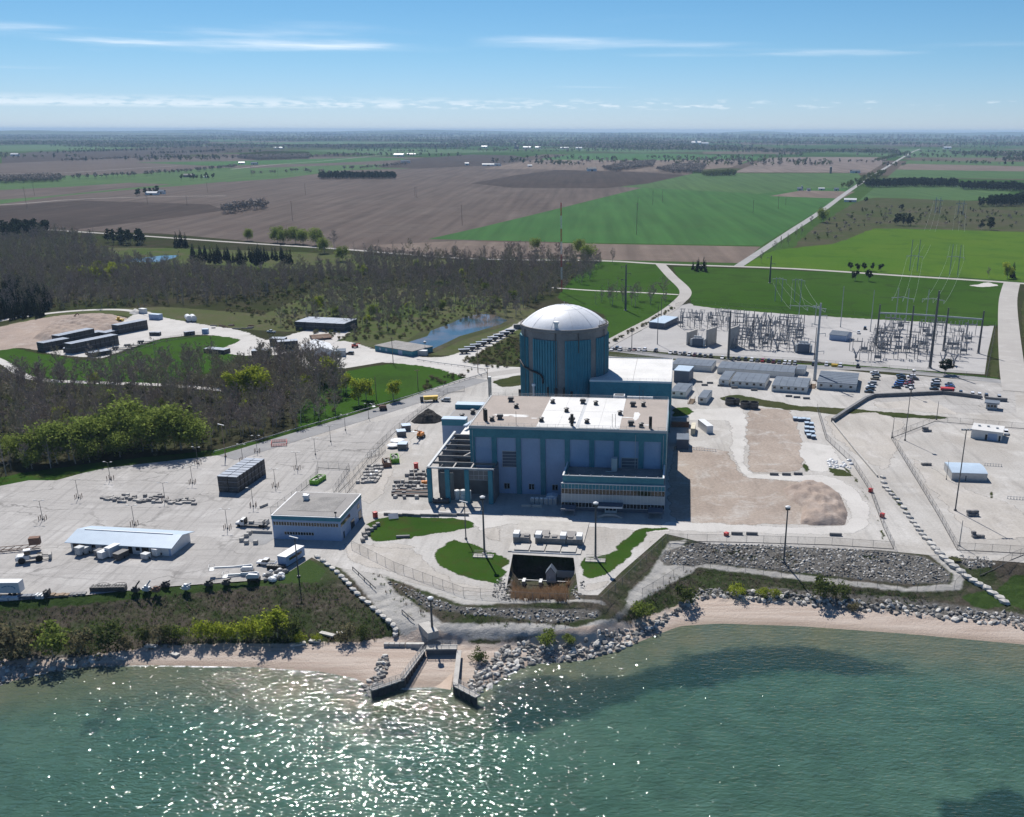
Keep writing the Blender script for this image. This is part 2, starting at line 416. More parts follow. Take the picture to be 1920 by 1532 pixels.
def terrain_z(x, y):
    x = np.asarray(x, float); y = np.asarray(y, float)
    a, b, c, w = (np.interp(x, *L) for L in (LA, LB, LC, LW))
    b = np.minimum(b, a - 2); c = np.minimum(c, b - 2); w = np.minimum(w, c - 1.5)
    z = np.zeros_like(x)
    def seg(y1, z1, y0, z0):
        k = (y <= y1) & (y > y0); z[k] = (z1 + (z0 - z1) * (y1 - y) / (y1 - y0))[k]
    seg(a, 0.0, b, -3.0); seg(b, -3.0, c, -6.1); seg(c, -6.1, w, WATER_Z)
    k = y <= w; z[k] = np.maximum(WATER_Z - .12 * (w - y)[k], -14)
    return z
def smooth_z(x, y):
    x = np.asarray(x, float); y = np.asarray(y, float)
    z = sum(terrain_z(x + dx, y + dy) for dx, dy in ((0, 0), (1.6, 0), (-1.6, 0), (0, 1.3), (0, -1.3))) / 5
    pit = inpoly(PITT, x, y)
    y1, y0 = G(1020, 1040).y, G(1010, 1131, -1.5).y
    t_ = np.clip((y - y0) / (y1 - y0), 0, 1)
    pz = np.where(t_ > .5, -6.2, -1.6 - 4.6 * t_ / .5)
    d = np.full(x.shape, 1e9)
    for i in range(len(PITT)):
        a, b = np.array(PITT[i]), np.array(PITT[(i + 1) % len(PITT)]); e = b - a
        q = np.clip(((x - a[0]) * e[0] + (y - a[1]) * e[1]) / (e @ e), 0, 1); d = np.minimum(d, np.hypot(x - a[0] - q * e[0], y - a[1] - q * e[1]))
    pz = np.where(t_ < .72, pz * np.clip(d / 4.5, .12, 1), pz)
    return np.where(pit, np.minimum(z, pz), z)
def S(px, py):
    """the point of the shore ground seen at a place of the photograph"""
    d = ray(px, py); z = 0.0
    for _ in range(60):
        t = (z - CAMH) / d[2]; x, y = d[0] * t, d[1] * t
        z = .5 * z + .5 * float(smooth_z(np.array([x]), np.array([y]))[0])
    return Vector((x, y, z))

# terrain grid
xs = np.concatenate([np.linspace(-9000, -260, 24), np.arange(-255, 215, .65), np.linspace(220, 9000, 24)])
ys = np.concatenate([np.arange(165, 200, 4.0), np.arange(200, 290.01, .62), [293, 296, 300.0]])
X, Y = np.meshgrid(xs, ys)
Z = smooth_z(X.ravel(), Y.ravel()).reshape(X.shape)
Z[-3:] = 0.0
lump = RNG.normal(0, 1, Z.shape)
for _ in range(2): lump = (lump + np.roll(lump, 1, 0) + np.roll(lump, 1, 1) + np.roll(lump, -1, 0) + np.roll(lump, -1, 1)) / 5
slope_zone = ((Z < -.25) & (Z > WATER_Z + 1.2)).astype(float)
Z = Z + lump * slope_zone * .30
def imgpoly(pts):
    q = [S(a, b) for a, b in pts]; return [(p.x, p.y) for p in q]
def soft(mask, n=3):
    m = mask.astype(float)
    for _ in range(n): m = (m + np.roll(m, 1, 0) + np.roll(m, 1, 1) + np.roll(m, -1, 0) + np.roll(m, -1, 1)) / 5
    return m
xf, yf = X.ravel(), Y.ravel()
def zone(*polys, n=3):
    k = np.zeros(xf.shape, bool)
    for p in polys: k |= inpoly(imgpoly(p), xf, yf)
    return soft(k.reshape(X.shape), n).ravel()
cz, wz = np.interp(xf, *LC), np.interp(xf, *LW)
sand = soft(((yf < cz + .5) & (yf > wz - 40)).reshape(X.shape), 3).ravel()
stone = zone([(-60, 1250), (20, 1240), (170, 1232), (230, 1232), (170, 1250), (90, 1262), (20, 1286), (-60, 1320)],
             [(900, 1230), (960, 1195), (1100, 1195), (1180, 1180), (1240, 1155), (1290, 1130), (1300, 1110), (1450, 1100), (1700, 1118), (1940, 1150), (1940, 1185), (1760, 1160), (1600, 1142), (1450, 1130), (1330, 1122), (1260, 1165), (1180, 1215), (1100, 1235), (990, 1245), (930, 1290), (880, 1305), (870, 1260)],
             [(690, 1230), (740, 1200), (760, 1215), (715, 1280), (690, 1300)],
             [(1252, 1030), (1300, 1016), (1500, 1020), (1660, 1030), (1735, 1040), (1785, 1072), (1780, 1090), (1700, 1092), (1500, 1072), (1330, 1056), (1250, 1060), (1235, 1048)],
             [(1775, 1036), (1850, 1040), (1868, 1056), (1815, 1064)],
             [(760, 1110), (800, 1118), (860, 1140), (1000, 1142), (1130, 1148), (1120, 1160), (1040, 1170), (960, 1160), (860, 1150), (800, 1142)], n=2)
path = zone([(560, 1040), (650, 1036), (700, 1060), (740, 1110), (830, 1170), (1000, 1168), (1090, 1176), (1150, 1160), (1175, 1140), (1180, 1110), (1215, 1080), (1255, 1015), (1290, 1010), (1260, 1045),
             (1240, 1060), (1300, 1052), (1500, 1076), (1700, 1098), (1785, 1092), (1790, 1075), (1730, 1030), (1760, 1030), (1810, 1080), (1800, 1104), (1700, 1107), (1500, 1086), (1310, 1062), (1210, 1120), (1150, 1175), (1090, 1190), (1000, 1196), (910, 1200), (850, 1208), (770, 1204), (730, 1170), (660, 1085), (610, 1045)],
            [(650, 1000), (800, 1010), (880, 1000), (930, 1080), (950, 1120), (1130, 1128), (1150, 1138), (870, 1136), (800, 1110), (700, 1075), (640, 1050)], n=2)
lawn = zone([(-60, 1138), (0, 1134), (160, 1121), (300, 1105), (480, 1090), (545, 1072), (580, 1050), (612, 1072), (600, 1095), (480, 1104), (300, 1122), (150, 1140), (0, 1152), (-60, 1156)],
            [(1840, 1130), (1900, 1075), (1990, 1060), (1990, 1150), (1920, 1140), (1870, 1120)], [(1800, 1115), (1860, 1100), (1900, 1130), (1840, 1140)], n=2)
# the shingle and grass beside the discharge channel keep their own bare floor
tm = bpy.data.meshes.new('shore_ground')
nx, ny = len(xs), len(ys)
idx = np.arange(nx * ny).reshape(ny, nx)
quads = np.stack([idx[:-1, :-1], idx[:-1, 1:], idx[1:, 1:], idx[1:, :-1]], -1).reshape(-1, 4)
tm.vertices.add(nx * ny); tm.vertices.foreach_set('co', np.stack([X, Y, Z], -1).ravel())
tm.loops.add(quads.size); tm.loops.foreach_set('vertex_index', quads.ravel())
tm.polygons.add(len(quads)); tm.polygons.foreach_set('loop_start', np.arange(0, quads.size, 4))
tm.polygons.foreach_set('use_smooth', np.ones(len(quads), bool))
at = tm.attributes.new('zones', 'FLOAT_COLOR', 'POINT')
at.data.foreach_set('color', np.stack([sand, path, lawn, stone], -1).astype(np.float32).ravel())
tm.update(calc_edges=True)
def shore_mat():
    m, t, p = base_mat('shore_ground'); v = pos(t)
    a = N(t, 'ShaderNodeAttribute', attribute_name='zones')
    s = N(t, 'ShaderNodeSeparateColor'); t.links.new(a.outputs['Color'], s.inputs[0])
    edge = noise(t, v, .55, 5, .7)
    def m_(x, w=.35): return maprange(t, math_(t, 'ADD', x, math_(t, 'MULTIPLY', math_(t, 'SUBTRACT', edge, .5), 1.0)), .5 - w / 2, .5 + w / 2)
    veg = mixc(t, maprange(t, noise(t, v, .07, 5, .65, .5), .42, .58), (.030, .046, .014), (.075, .063, .05))
    veg = mixc(t, maprange(t, noise(t, mapping(t, v, scale=(1, .6, 1)), 1.3, 5, .75), .45, .75), veg, (.025, .028, .014))
    veg = mixc(t, maprange(t, noise(t, v, .5, 4, .7), .58, .72, 0, .8), veg, (.14, .12, .10))
    gv = mixc(t, maprange(t, noise(t, v, .10, 4, .6), .4, .65), (.40, .388, .368), (.34, .33, .315))
    gv = mixc(t, maprange(t, noise(t, mapping(t, v, scale=(1, 1.6, 1), rot=(0, 0, .5)), .35, 6, .75), .56, .70, 0, .85), gv, (.13, .125, .08))
    gv = mixc(t, maprange(t, noise(t, v, 2.2, 4, .7), .3, .8, 0, .35), gv, (.30, .29, .27))
    rk = mixc(t, maprange(t, noise(t, v, 1.8, 4, .7), .4, .7), (.08, .076, .07), (.17, .162, .15))
    sd_ = mixc(t, maprange(t, noise(t, mapping(t, v, scale=(.05, .8, 1), rot=(0, 0, .03)), 1.0, 4, .65), .40, .66), (.45, .385, .335), (.36, .29, .245))
    sd_ = mixc(t, maprange(t, noise(t, mapping(t, v, scale=(.12, 1.6, 1)), .8, 5, .7), .60, .74, 0, .55), sd_, (.24, .19, .165))
    gr = mixc(t, maprange(t, noise(t, v, .9, 4, .7), .35, .7), (.022, .048, .008), (.035, .062, .012))
    col = mixc(t, m_(s.outputs[1], .5), veg, gv)
    col = mixc(t, m_(s.outputs[2]), col, gr)
    col = mixc(t, m_(a.outputs['Alpha'], .5), col, rk)
    col = mixc(t, m_(s.outputs[0], .25), col, sd_)
    # wet sand by the waterline and lake bed below it
    sz = N(t, 'ShaderNodeSeparateXYZ'); t.links.new(v, sz.inputs[0])
    col = mixc(t, maprange(t, sz.outputs[2], WATER_Z + .1, WATER_Z + .45, .55, 0), col, (.20, .155, .12))
    t.links.new(col, p.inputs['Base Color']); setin(p, Roughness=.95); p.inputs['Specular IOR Level'].default_value = .1
    bump(t, p, noise(t, v, 1.1, 6, .75), .35, 1.0)
    return m
M['shore'] = shore_mat()
tm.materials.append(M['shore'])
tag(ob('shore_ground', tm), kind='structure')

# ---------------------------------------------------------------- flat ground, fields, yards and roads as sheets
def ngon(name, pts, m, z=0.0, kind='structure'):
    mb = MB(); mb.add([(p[0], p[1], z) for p in pts], [tuple(range(len(pts)))])
    me = mesh(name, mb, m)
    if me.polygons[0].normal.z < 0: me.flip_normals()
    return tag(ob(name, me), kind=kind)
def smooth_line(pts, step=.2):
    """Catmull-Rom through the points"""
    P = [Vector((p[0], p[1], 0)) for p in pts]; out = []
    for i in range(len(P) - 1):
        a, b, c, d = P[max(i - 1, 0)], P[i], P[i + 1], P[min(i + 2, len(P) - 1)]
        n = 8
        for k in range(n):
            t = k / n
            out.append(.5 * ((2 * b) + (c - a) * t + (2 * a - 5 * b + 4 * c - d) * t * t + (3 * b - a - 3 * c + d) * t ** 3))
    return out + [P[-1]]
def strip(name, pts, w, m, z, smooth=True):
    P = smooth_line(pts) if smooth else [Vector((p[0], p[1], 0)) for p in pts]
    mb = MB(); n = len(P); L, R_ = [], []
    for i in range(n):
        d = (P[min(i + 1, n - 1)] - P[max(i - 1, 0)]).normalized(); q = Vector((-d.y, d.x, 0))
        ww = w if not isinstance(w, (list, tuple)) else w[0] + (w[1] - w[0]) * i / (n - 1)
        L.append(P[i] + q * ww / 2); R_.append(P[i] - q * ww / 2)
    mb.add([(p.x, p.y, z) for p in L + R_], [(n + i, n + i + 1, i + 1, i) for i in range(n - 1)])
    return tag(ob(name, mb, m), kind='structure')

ngon('ground', [(-90000, 300), (90000, 300), (90000, 90000), (-90000, 90000)], M['farmland'], 0.0)
NF = [0]
def field(name, px, m, z):
    NF[0] += 1
    P_ = gpoly(px); cy_ = sum(q[1] for q in P_) / len(P_); near = cy_ < 620
    zz = z * .15 + .0006 * NF[0] if cy_ < 700 else z * .6 + .0016 * NF[0]
    if m in RAGGED:
        P_ = ragged(P_)
        if near: return soft_sheet(name, P_, m, zz)
    return ngon(name, P_, M[m], zz)
def soft_sheet(name, P_, m, z):
    """a sheet whose rim frays out into what lies below it"""
    key = m + ' frayed'
    if key not in M:
        m2 = M[m].copy(); m2.name = M[m].name + '_frayed'; t = m2.node_tree; p = t.nodes['Principled BSDF']; out = t.nodes['Material Output']
        a = N(t, 'ShaderNodeAttribute', attribute_name='inside')
        v = pos(t); nz = math_(t, 'ADD', math_(t, 'MULTIPLY', noise(t, v, 1.1, 4, .7), .8), math_(t, 'MULTIPLY', noise(t, v, .22, 3, .6), .9))
        f = maprange(t, math_(t, 'ADD', a.outputs['Fac'], math_(t, 'SUBTRACT', nz, .85)), .36, .56)
        tr = N(t, 'ShaderNodeBsdfTransparent'); mx = N(t, 'ShaderNodeMixShader')
        t.links.new(f, mx.inputs[0]); t.links.new(tr.outputs[0], mx.inputs[1]); t.links.new(p.outputs[0], mx.inputs[2]); t.links.new(mx.outputs[0], out.inputs[0])
        M[key] = m2
    Q = np.array([q[:2] for q in P_]); wd = 2.2 if m in ('grass', 'rough_grass', 'verge') else 2.4
    lo, hi = Q.min(0) - 1, Q.max(0) + 1; sp_ = float(np.clip(math.sqrt(np.prod(hi - lo)) / 70, .7, 2.4))
    gx, gy = np.meshgrid(np.arange(lo[0], hi[0] + sp_, sp_), np.arange(lo[1], hi[1] + sp_, sp_)); sh = gx.shape
    x, y = gx.ravel(), gy.ravel(); k = inpoly(P_, x, y); d = np.full(x.shape, 1e9)
    for i in range(len(Q)):
        a, e = Q[i], Q[(i + 1) % len(Q)] - Q[i]; t = np.clip(((x - a[0]) * e[0] + (y - a[1]) * e[1]) / max(1e-9, e @ e), 0, 1)
        d = np.minimum(d, np.hypot(x - a[0] - t * e[0], y - a[1] - t * e[1]))
    ins = np.where(k, np.minimum(d / wd, 1), 0); id_ = np.arange(x.size).reshape(sh)
    q4 = np.stack([id_[:-1, :-1], id_[:-1, 1:], id_[1:, 1:], id_[1:, :-1]], -1).reshape(-1, 4); q4 = q4[k[q4].any(1)]
    use, inv = np.unique(q4, return_inverse=True); q4 = inv.reshape(q4.shape)
    me = bpy.data.meshes.new(name); me.from_pydata(np.stack([x[use], y[use], np.full(len(use), z)], -1).tolist(), [], q4.tolist()); me.materials.append(M[key])
    at_ = me.attributes.new('inside', 'FLOAT', 'POINT'); at_.data.foreach_set('value', ins[use].astype(np.float32))
    return tag(ob(name, me), kind='structure')
RAGGED = ('worn', 'grass', 'verge', 'rough_grass', 'tan_dirt', 'red_dirt', 'marsh', 'pale_gravel', 'brush', 'meadow', 'wood_floor')
def ragged(P_):
    """rounds and roughens an outline so that grass and dirt do not end in ruled lines"""
    n = len(P_); out = []; r_ = random.Random(int(abs(P_[0][0]) * 10) + n)
    for i in range(n):
        a, b, c, d = (Vector(P_[(i + k) % n]) for k in (-1, 0, 1, 2)); L_ = (c - b).length
        amp = min(.9, L_ * .05) if b.y < 900 else 2.0; k_ = max(2, min(40, int(L_ / (2.2 if b.y < 900 else 12))))
        tight = .5
        for k in range(k_):
            t = k / k_; q = .5 * ((2 * b) + (c - a) * t + (2 * a - 5 * b + 4 * c - d) * t * t + (3 * b - a - 3 * c + d) * t ** 3)
            q = q.lerp(b.lerp(c, t), tight); out.append((q.x + r_.uniform(-amp, amp), q.y + r_.uniform(-amp, amp), 0))
    return out
field('field', [(-500, 470), (0, 430), (300, 440), (700, 470), (870, 487), (1120, 489), (1250, 496), (1480, 503), (1700, 517), (1890, 527), (2600, 590), (2600, 900), (1960, 800), (1250, 620), (960, 690), (500, 860), (0, 930), (-900, 1060), (-900, 700)], 'wood_floor', .02)
field('field', [(-600, 335), (0, 312), (200, 300), (700, 296), (1000, 300), (1300, 300), (1290, 345), (800, 480), (640, 470), (300, 442), (0, 434), (-600, 470)], 'field_brown', .02)
field('field', [(-600, 440), (0, 392), (150, 381), (390, 387), (418, 398), (300, 416), (130, 436), (0, 430), (-600, 470)], 'field_dark', .06)
field('field', [(-500, 372), (0, 338), (260, 330), (340, 322), (420, 318), (560, 320), (500, 336), (340, 352), (240, 360), (100, 374), (0, 388), (-500, 420)], 'field_green2', .06)
field('field', [(-400, 350), (0, 362), (130, 355), (240, 347), (320, 350), (240, 357), (80, 374), (0, 380)], 'field_brown', .09)
field('field', [(430, 320), (640, 312), (860, 308), (820, 316), (640, 322), (520, 338), (420, 345)], 'field_green2', .08)
field('field', [(250, 309), (420, 306), (700, 297), (780, 300), (620, 308), (400, 315)], 'field_green', .08)
field('field', [(800, 450), (900, 427), (1010, 400), (1200, 352), (1270, 336), (1300, 326), (1600, 322), (1612, 340), (1570, 372), (1500, 412), (1425, 459), (1090, 455), (870, 451)], 'field_green', .06)
field('field', [(1160, 350), (1270, 330), (1300, 324), (1605, 322), (1616, 335), (1598, 350), (1500, 352), (1420, 362), (1300, 356)], 'field_green2', .08)
field('field', [(1440, 366), (1500, 355), (1600, 357), (1575, 370)], 'field_tan', .11)
field('field', [(690, 462), (860, 453), (1090, 457), (1424, 461), (1388, 492), (1120, 487), (900, 484), (800, 478)], 'field_tan', .09)
field('field', [(880, 345), (960, 330), (1040, 319), (1180, 322), (1285, 327), (1210, 344), (1130, 353), (960, 353)], 'field_dark', .09)
field('field', [(1372, 322), (1440, 294), (1520, 292), (1662, 292), (1650, 305), (1625, 321)], 'field_stub', .08)
field('field', [(1000, 300), (1080, 288), (1250, 287), (1430, 292), (1390, 305), (1180, 308), (1050, 312)], 'field_green', .05)
field('field', [(900, 318), (1000, 300), (1180, 300), (1400, 298), (1370, 312), (1260, 322), (1000, 318)], 'field_tan', .07)
field('field', [(700, 316), (760, 300), (880, 291), (960, 292), (1000, 300), (900, 312), (780, 318)], 'field_dark', .07)
field('field', [(1690, 304), (1700, 298), (2000, 300), (2000, 332), (1660, 330)], 'field_green2', .06)
field('field', [(1685, 308), (1700, 304), (2000, 309), (2000, 318), (1678, 315)], 'field_tan', .09)
field('field', [(1640, 346), (1660, 340), (1900, 348), (1880, 366), (1780, 376), (1600, 380)], 'field_green2', .07)
field('field', [(1600, 378), (1640, 368), (1780, 372), (2100, 380), (2100, 440), (1920, 432), (1760, 428), (1640, 428), (1560, 462), (1480, 470), (1530, 420)], 'brush', .07)
field('field', [(1398, 498), (1450, 468), (1560, 455), (1600, 440), (1640, 426), (1760, 427), (1920, 431), (2300, 440), (2300, 560), (1890, 522), (1700, 512), (1560, 505)], 'meadow', .09)
field('field', [(0, 300), (60, 290), (160, 288), (330, 285), (420, 290), (260, 300), (120, 306), (0, 312)], 'field_dark', .05)
for q in ([(-300, 290), (0, 279), (250, 273), (420, 276), (200, 284), (0, 290)], [(430, 272), (620, 268), (900, 268), (760, 275), (520, 280)], [(560, 285), (700, 281), (860, 281), (960, 285), (720, 292)],
          [(980, 280), (1200, 276), (1420, 281), (1200, 286)], [(1500, 282), (1700, 276), (2100, 280), (2100, 292), (1700, 292)], [(200, 266), (400, 263), (600, 264), (330, 269)]):
    field('field', q, 'field_green2', .05)
# marsh, verges and meadow round the plant
field('marsh', [(480, 600), (620, 540), (800, 545), (960, 565), (1010, 590), (980, 640), (880, 670), (740, 660), (620, 640), (520, 615)], 'marsh', .05)
field('marsh', [(330, 470), (560, 476), (860, 490), (760, 505), (560, 510), (400, 500), (240, 500), (180, 470)], 'marsh', .05)
field('meadow', [(1045, 560), (1070, 525), (1120, 491), (1235, 495), (1262, 522), (1282, 548), (1262, 572), (1200, 614), (1140, 645), (1130, 590)], 'verge', .05)
field('meadow', [(1262, 500), (1390, 502), (1640, 512), (1880, 528), (1880, 605), (1720, 600), (1560, 592), (1430, 584), (1300, 572), (1290, 545)], 'verge', .05)
field('lawn', [(-200, 700), (0, 655), (80, 668), (180, 680), (300, 640), (420, 632), (470, 645), (420, 690), (330, 720), (160, 730), (60, 720), (0, 690), (-200, 740)], 'verge', .05)
field('lawn', [(560, 760), (640, 700), (760, 680), (860, 690), (905, 700), (880, 714), (800, 740), (700, 773), (560, 814)], 'verge', .05)
field('lawn', [(860, 678), (900, 660), (980, 625), (990, 690), (900, 700)], 'rough_grass', .05)
field('lawn', [(-300, 970), (0, 900), (55, 888), (200, 868), (430, 842), (560, 803), (700, 763), (800, 729), (800, 745), (560, 822), (430, 862), (105, 910), (0, 930), (-300, 1010)], 'grass', .06)
field('lawn', [(0, 618), (120, 590), (300, 580), (480, 592), (600, 615), (540, 625), (360, 615), (200, 595), (0, 640)], 'marsh', .055)

yard = [(-250, 1000), (0, 917), (55, 906), (105, 906), (155, 892), (200, 882), (430, 855), (560, 815), (700, 775), (800, 740), (890, 712), (985, 690), (1140, 668), (1560, 690), (1900, 722), (2300, 760), (2300, 1090),
        (1920, 1051), (1780, 1041), (1650, 1029), (1330, 1019), (1248, 1000), (1166, 1072), (1122, 1116), (1086, 1116), (1076, 1046), (962, 1040), (948, 1116), (870, 1118), (800, 1101), (720, 1080), (640, 1068), (605, 1058), (585, 1048), (545, 1074), (500, 1090), (300, 1105), (160, 1121), (0, 1134), (-250, 1152)]
field('yard', yard, 'gravel', .03)
field('parking_lot', [(-250, 1000), (0, 917), (55, 906), (105, 906), (155, 892), (200, 882), (430, 855), (600, 822), (760, 778), (800, 762), (838, 738), (790, 772), (700, 852), (655, 906), (520, 960), (512, 1020), (560, 1045), (545, 1070), (500, 1089), (300, 1104), (160, 1120), (0, 1133), (-250, 1151)], 'concrete', .05)
field('switchyard_ground', [(1140, 652), (1200, 620), (1262, 575), (1290, 568), (1600, 588), (1740, 597), (1862, 606), (1850, 660), (1845, 698), (1700, 690), (1500, 674), (1300, 664)], 'switch_gravel', .06)
field('laydown_yard', [(75, 664), (150, 655), (240, 598), (270, 586), (320, 602), (450, 622), (500, 640), (560, 625), (600, 612), (655, 622), (640, 640), (590, 660), (480, 672), (400, 665), (430, 650), (445, 640), (380, 632), (300, 640), (215, 668), (185, 678), (95, 670)], 'pale_gravel', .08)
field('dirt_lot', [(-150, 660), (0, 618), (100, 598), (185, 592), (235, 600), (225, 612), (150, 640), (75, 662), (30, 658), (-100, 680)], 'red_dirt', .07)
field('path', [(550, 664), (640, 640), (700, 655), (790, 670), (840, 668), (900, 640), (1000, 590), (1000, 600), (920, 652), (880, 680), (985, 690), (985, 704), (890, 714), (800, 690), (700, 682), (600, 700), (560, 690)], 'pale_gravel', .07)
# roads
def road(name, px, w, m, z): return strip(name, [G(a, b) for a, b in px], w, M[m], .08 + z * .05 if sum(G(a, b).y for a, b in px) / len(px) < 620 else .12 + z * .3)
road('road', [(-900, 410), (-300, 425), (0, 433), (200, 443), (420, 457), (640, 470), (870, 486), (1120, 489), (1250, 495), (1480, 502), (1700, 515), (1890, 526), (2400, 560)], 8.5, 'road', .16)
road('road', [(1382, 498), (1430, 466), (1480, 432), (1540, 392), (1600, 348), (1660, 310), (1705, 283), (1722, 276)], [9, 12], 'far_road', .20)
road('road', [(1236, 495), (1256, 517), (1283, 545), (1268, 568), (1230, 595), (1180, 622), (1120, 655), (1060, 690)], 9.5, 'road', .18)
road('road', [(1895, 527), (1888, 560), (1890, 620), (1897, 690), (1905, 730)], 13, 'road', .14)
road('road', [(700, 776), (800, 742), (890, 710), (960, 697), (1050, 685), (1140, 672)], 9, 'road', .10)
road('road', [(425, 862), (560, 820), (700, 777), (830, 735), (900, 712)], 10.5, 'asphalt', .12)
road('road', [(1140, 655), (1300, 672), (1480, 684), (1640, 690), (1760, 700), (1880, 712), (2000, 730)], 9, 'asphalt', .10)
road('path', [(-60, 625), (0, 607), (100, 592), (180, 586), (240, 587), (290, 598)], 6, 'pale_gravel', .12)
road('path', [(-80, 650), (0, 683), (40, 708), (80, 718), (160, 722), (300, 726), (420, 735)], 5, 'pale_gravel', .12)
road('path', [(640, 692), (700, 682), (780, 668)], 5, 'pale_gravel', .12)
road('path', [(1030, 540), (1110, 545), (1190, 548), (1270, 552)], 4, 'pale_gravel', .12)
for q, w in (([(-300, 340), (0, 332), (120, 329), (250, 320), (330, 315)], 7), ([(-200, 396), (0, 390), (140, 379), (300, 373), (420, 371)], 6), ([(430, 321), (520, 311), (620, 303), (740, 291), (900, 285), (1010, 279)], 8)):
    strip('road', [G(a, b) for a, b in q], w, M['road'], .22)
field('path', [(1830, 506 + 24), (1850, 526), (1870, 532), (1840, 535), (1815, 532)], 'pale_gravel', .2)
# pads, dirt and lawns on the plant yard
field('dirt_lot', [(1258, 838), (1300, 835), (1365, 845), (1400, 890), (1500, 900), (1575, 925), (1590, 975), (1500, 984), (1258, 975)], 'tan_dirt', .07)
field('dirt_lot', [(1398, 768), (1480, 766), (1500, 800), (1515, 850), (1505, 880), (1440, 886), (1400, 878)], 'tan_dirt', .07)
field('road', [(1250, 770), (1395, 764), (1402, 870), (1420, 884), (1540, 888), (1590, 900), (1635, 945), (1630, 990), (1560, 1003), (1250, 995), (1250, 976), (1500, 984), (1575, 980), (1590, 960), (1570, 925), (1500, 902), (1395, 895), (1368, 850), (1360, 790), (1250, 790)], 'pale_gravel', .09)
field('concrete_pad', [(1494, 828), (1560, 832), (1580, 860), (1600, 880), (1512, 882)], 'pale_gravel', .11)
field('path', [(690, 960), (800, 955), (940, 962), (1250, 985), (1250, 1000), (1100, 990), (960, 985), (900, 1000), (880, 985), (700, 966)], 'pale_gravel', .08)
field('lawn', [(688, 982), (730, 968), (860, 972), (888, 978), (892, 992), (860, 996), (760, 1015), (690, 1018)], 'grass', .10)
field('lawn', [(808, 1038), (850, 1012), (895, 1022), (940, 1040), (956, 1042), (952, 1090), (935, 1100), (860, 1082), (815, 1060)], 'grass', .10)
field('lawn', [(1128, 1040), (1150, 1030), (1190, 990), (1255, 988), (1262, 994), (1220, 1000), (1180, 1050), (1140, 1080), (1105, 1088), (1088, 1080), (1086, 1045)], 'grass', .10)
field('lawn', [(1345, 745), (1380, 738), (1500, 758), (1620, 765), (1775, 778), (1770, 784), (1600, 778), (1480, 768), (1360, 752)], 'rough_grass', .10)
field('lawn', [(1490, 678), (1600, 681), (1740, 692), (1870, 704), (1865, 709), (1740, 700), (1600, 689), (1490, 684)], 'grass', .11)
field('lawn', [(1260, 764), (1290, 762), (1305, 772), (1285, 780), (1258, 782)], 'grass', .10)
field('lawn', [(1860, 612), (1882, 615), (1876, 700), (1850, 706), (1853, 660)], 'rough_grass', .10)
field('lawn', [(1912, 560), (1990, 555), (2010, 740), (1925, 720), (1915, 640)], 'rough_grass', .10)
for q in ([(1662, 906), (1690, 930), (1712, 962), (1740, 1000), (1752, 1014), (1738, 1012), (1716, 984), (1692, 955), (1672, 935)], [(1560, 850), (1600, 885), (1625, 920), (1645, 960), (1668, 1015), (1655, 1012), (1632, 950), (1606, 905), (1580, 880)], [(1770, 1075 - 40), (1800, 1040), (1815, 1050), (1790, 1052)], [(1850, 920), (1862, 915), (1868, 930), (1856, 936)], [(1500, 868), (1512, 862), (1522, 880), (1508, 886)], [(1545, 872), (1590, 880), (1600, 892), (1560, 890)]):
    field('weeds', q, 'rough_grass', .12)
for q in ([(1545, 778), (1640, 770), (1700, 790), (1690, 830), (1660, 880), (1600, 850), (1560, 815)], [(1700, 850), (1760, 880), (1830, 920), (1900, 940), (1960, 1000), (1840, 1010), (1780, 960), (1730, 900)], [(640, 900), (700, 850), (760, 800), (790, 800), (750, 870), (720, 930), (690, 950)], [(1640, 748), (1760, 745), (1800, 775), (1700, 768), (1640, 762)]):
    field('worn_ground', q, 'worn', .10)
for q in ([(640, 1020), (700, 1022), (780, 1030), (812, 1060), (860, 1090), (940, 1105), (930, 1114), (860, 1112), (790, 1095), (710, 1072), (650, 1055)], [(1095, 1092), (1140, 1086), (1190, 1040), (1225, 1004), (1244, 1002), (1180, 1060), (1130, 1106), (1092, 1112)], [(690, 1018), (760, 1020), (800, 1030), (760, 1034), (700, 1030)], [(900, 992), (940, 990), (945, 1020), (905, 1010)]):
    field('worn_ground', q, 'worn', .12)
field('parking_lot', [(1620, 710), (1700, 700), (1900, 716), (1905, 770), (1790, 770), (1740, 745), (1650, 752), (1616, 742)], 'concrete', .09)
field('lawn', [(920, 715), (985, 702), (985, 722), (940, 728)], 'rough_grass', .12)

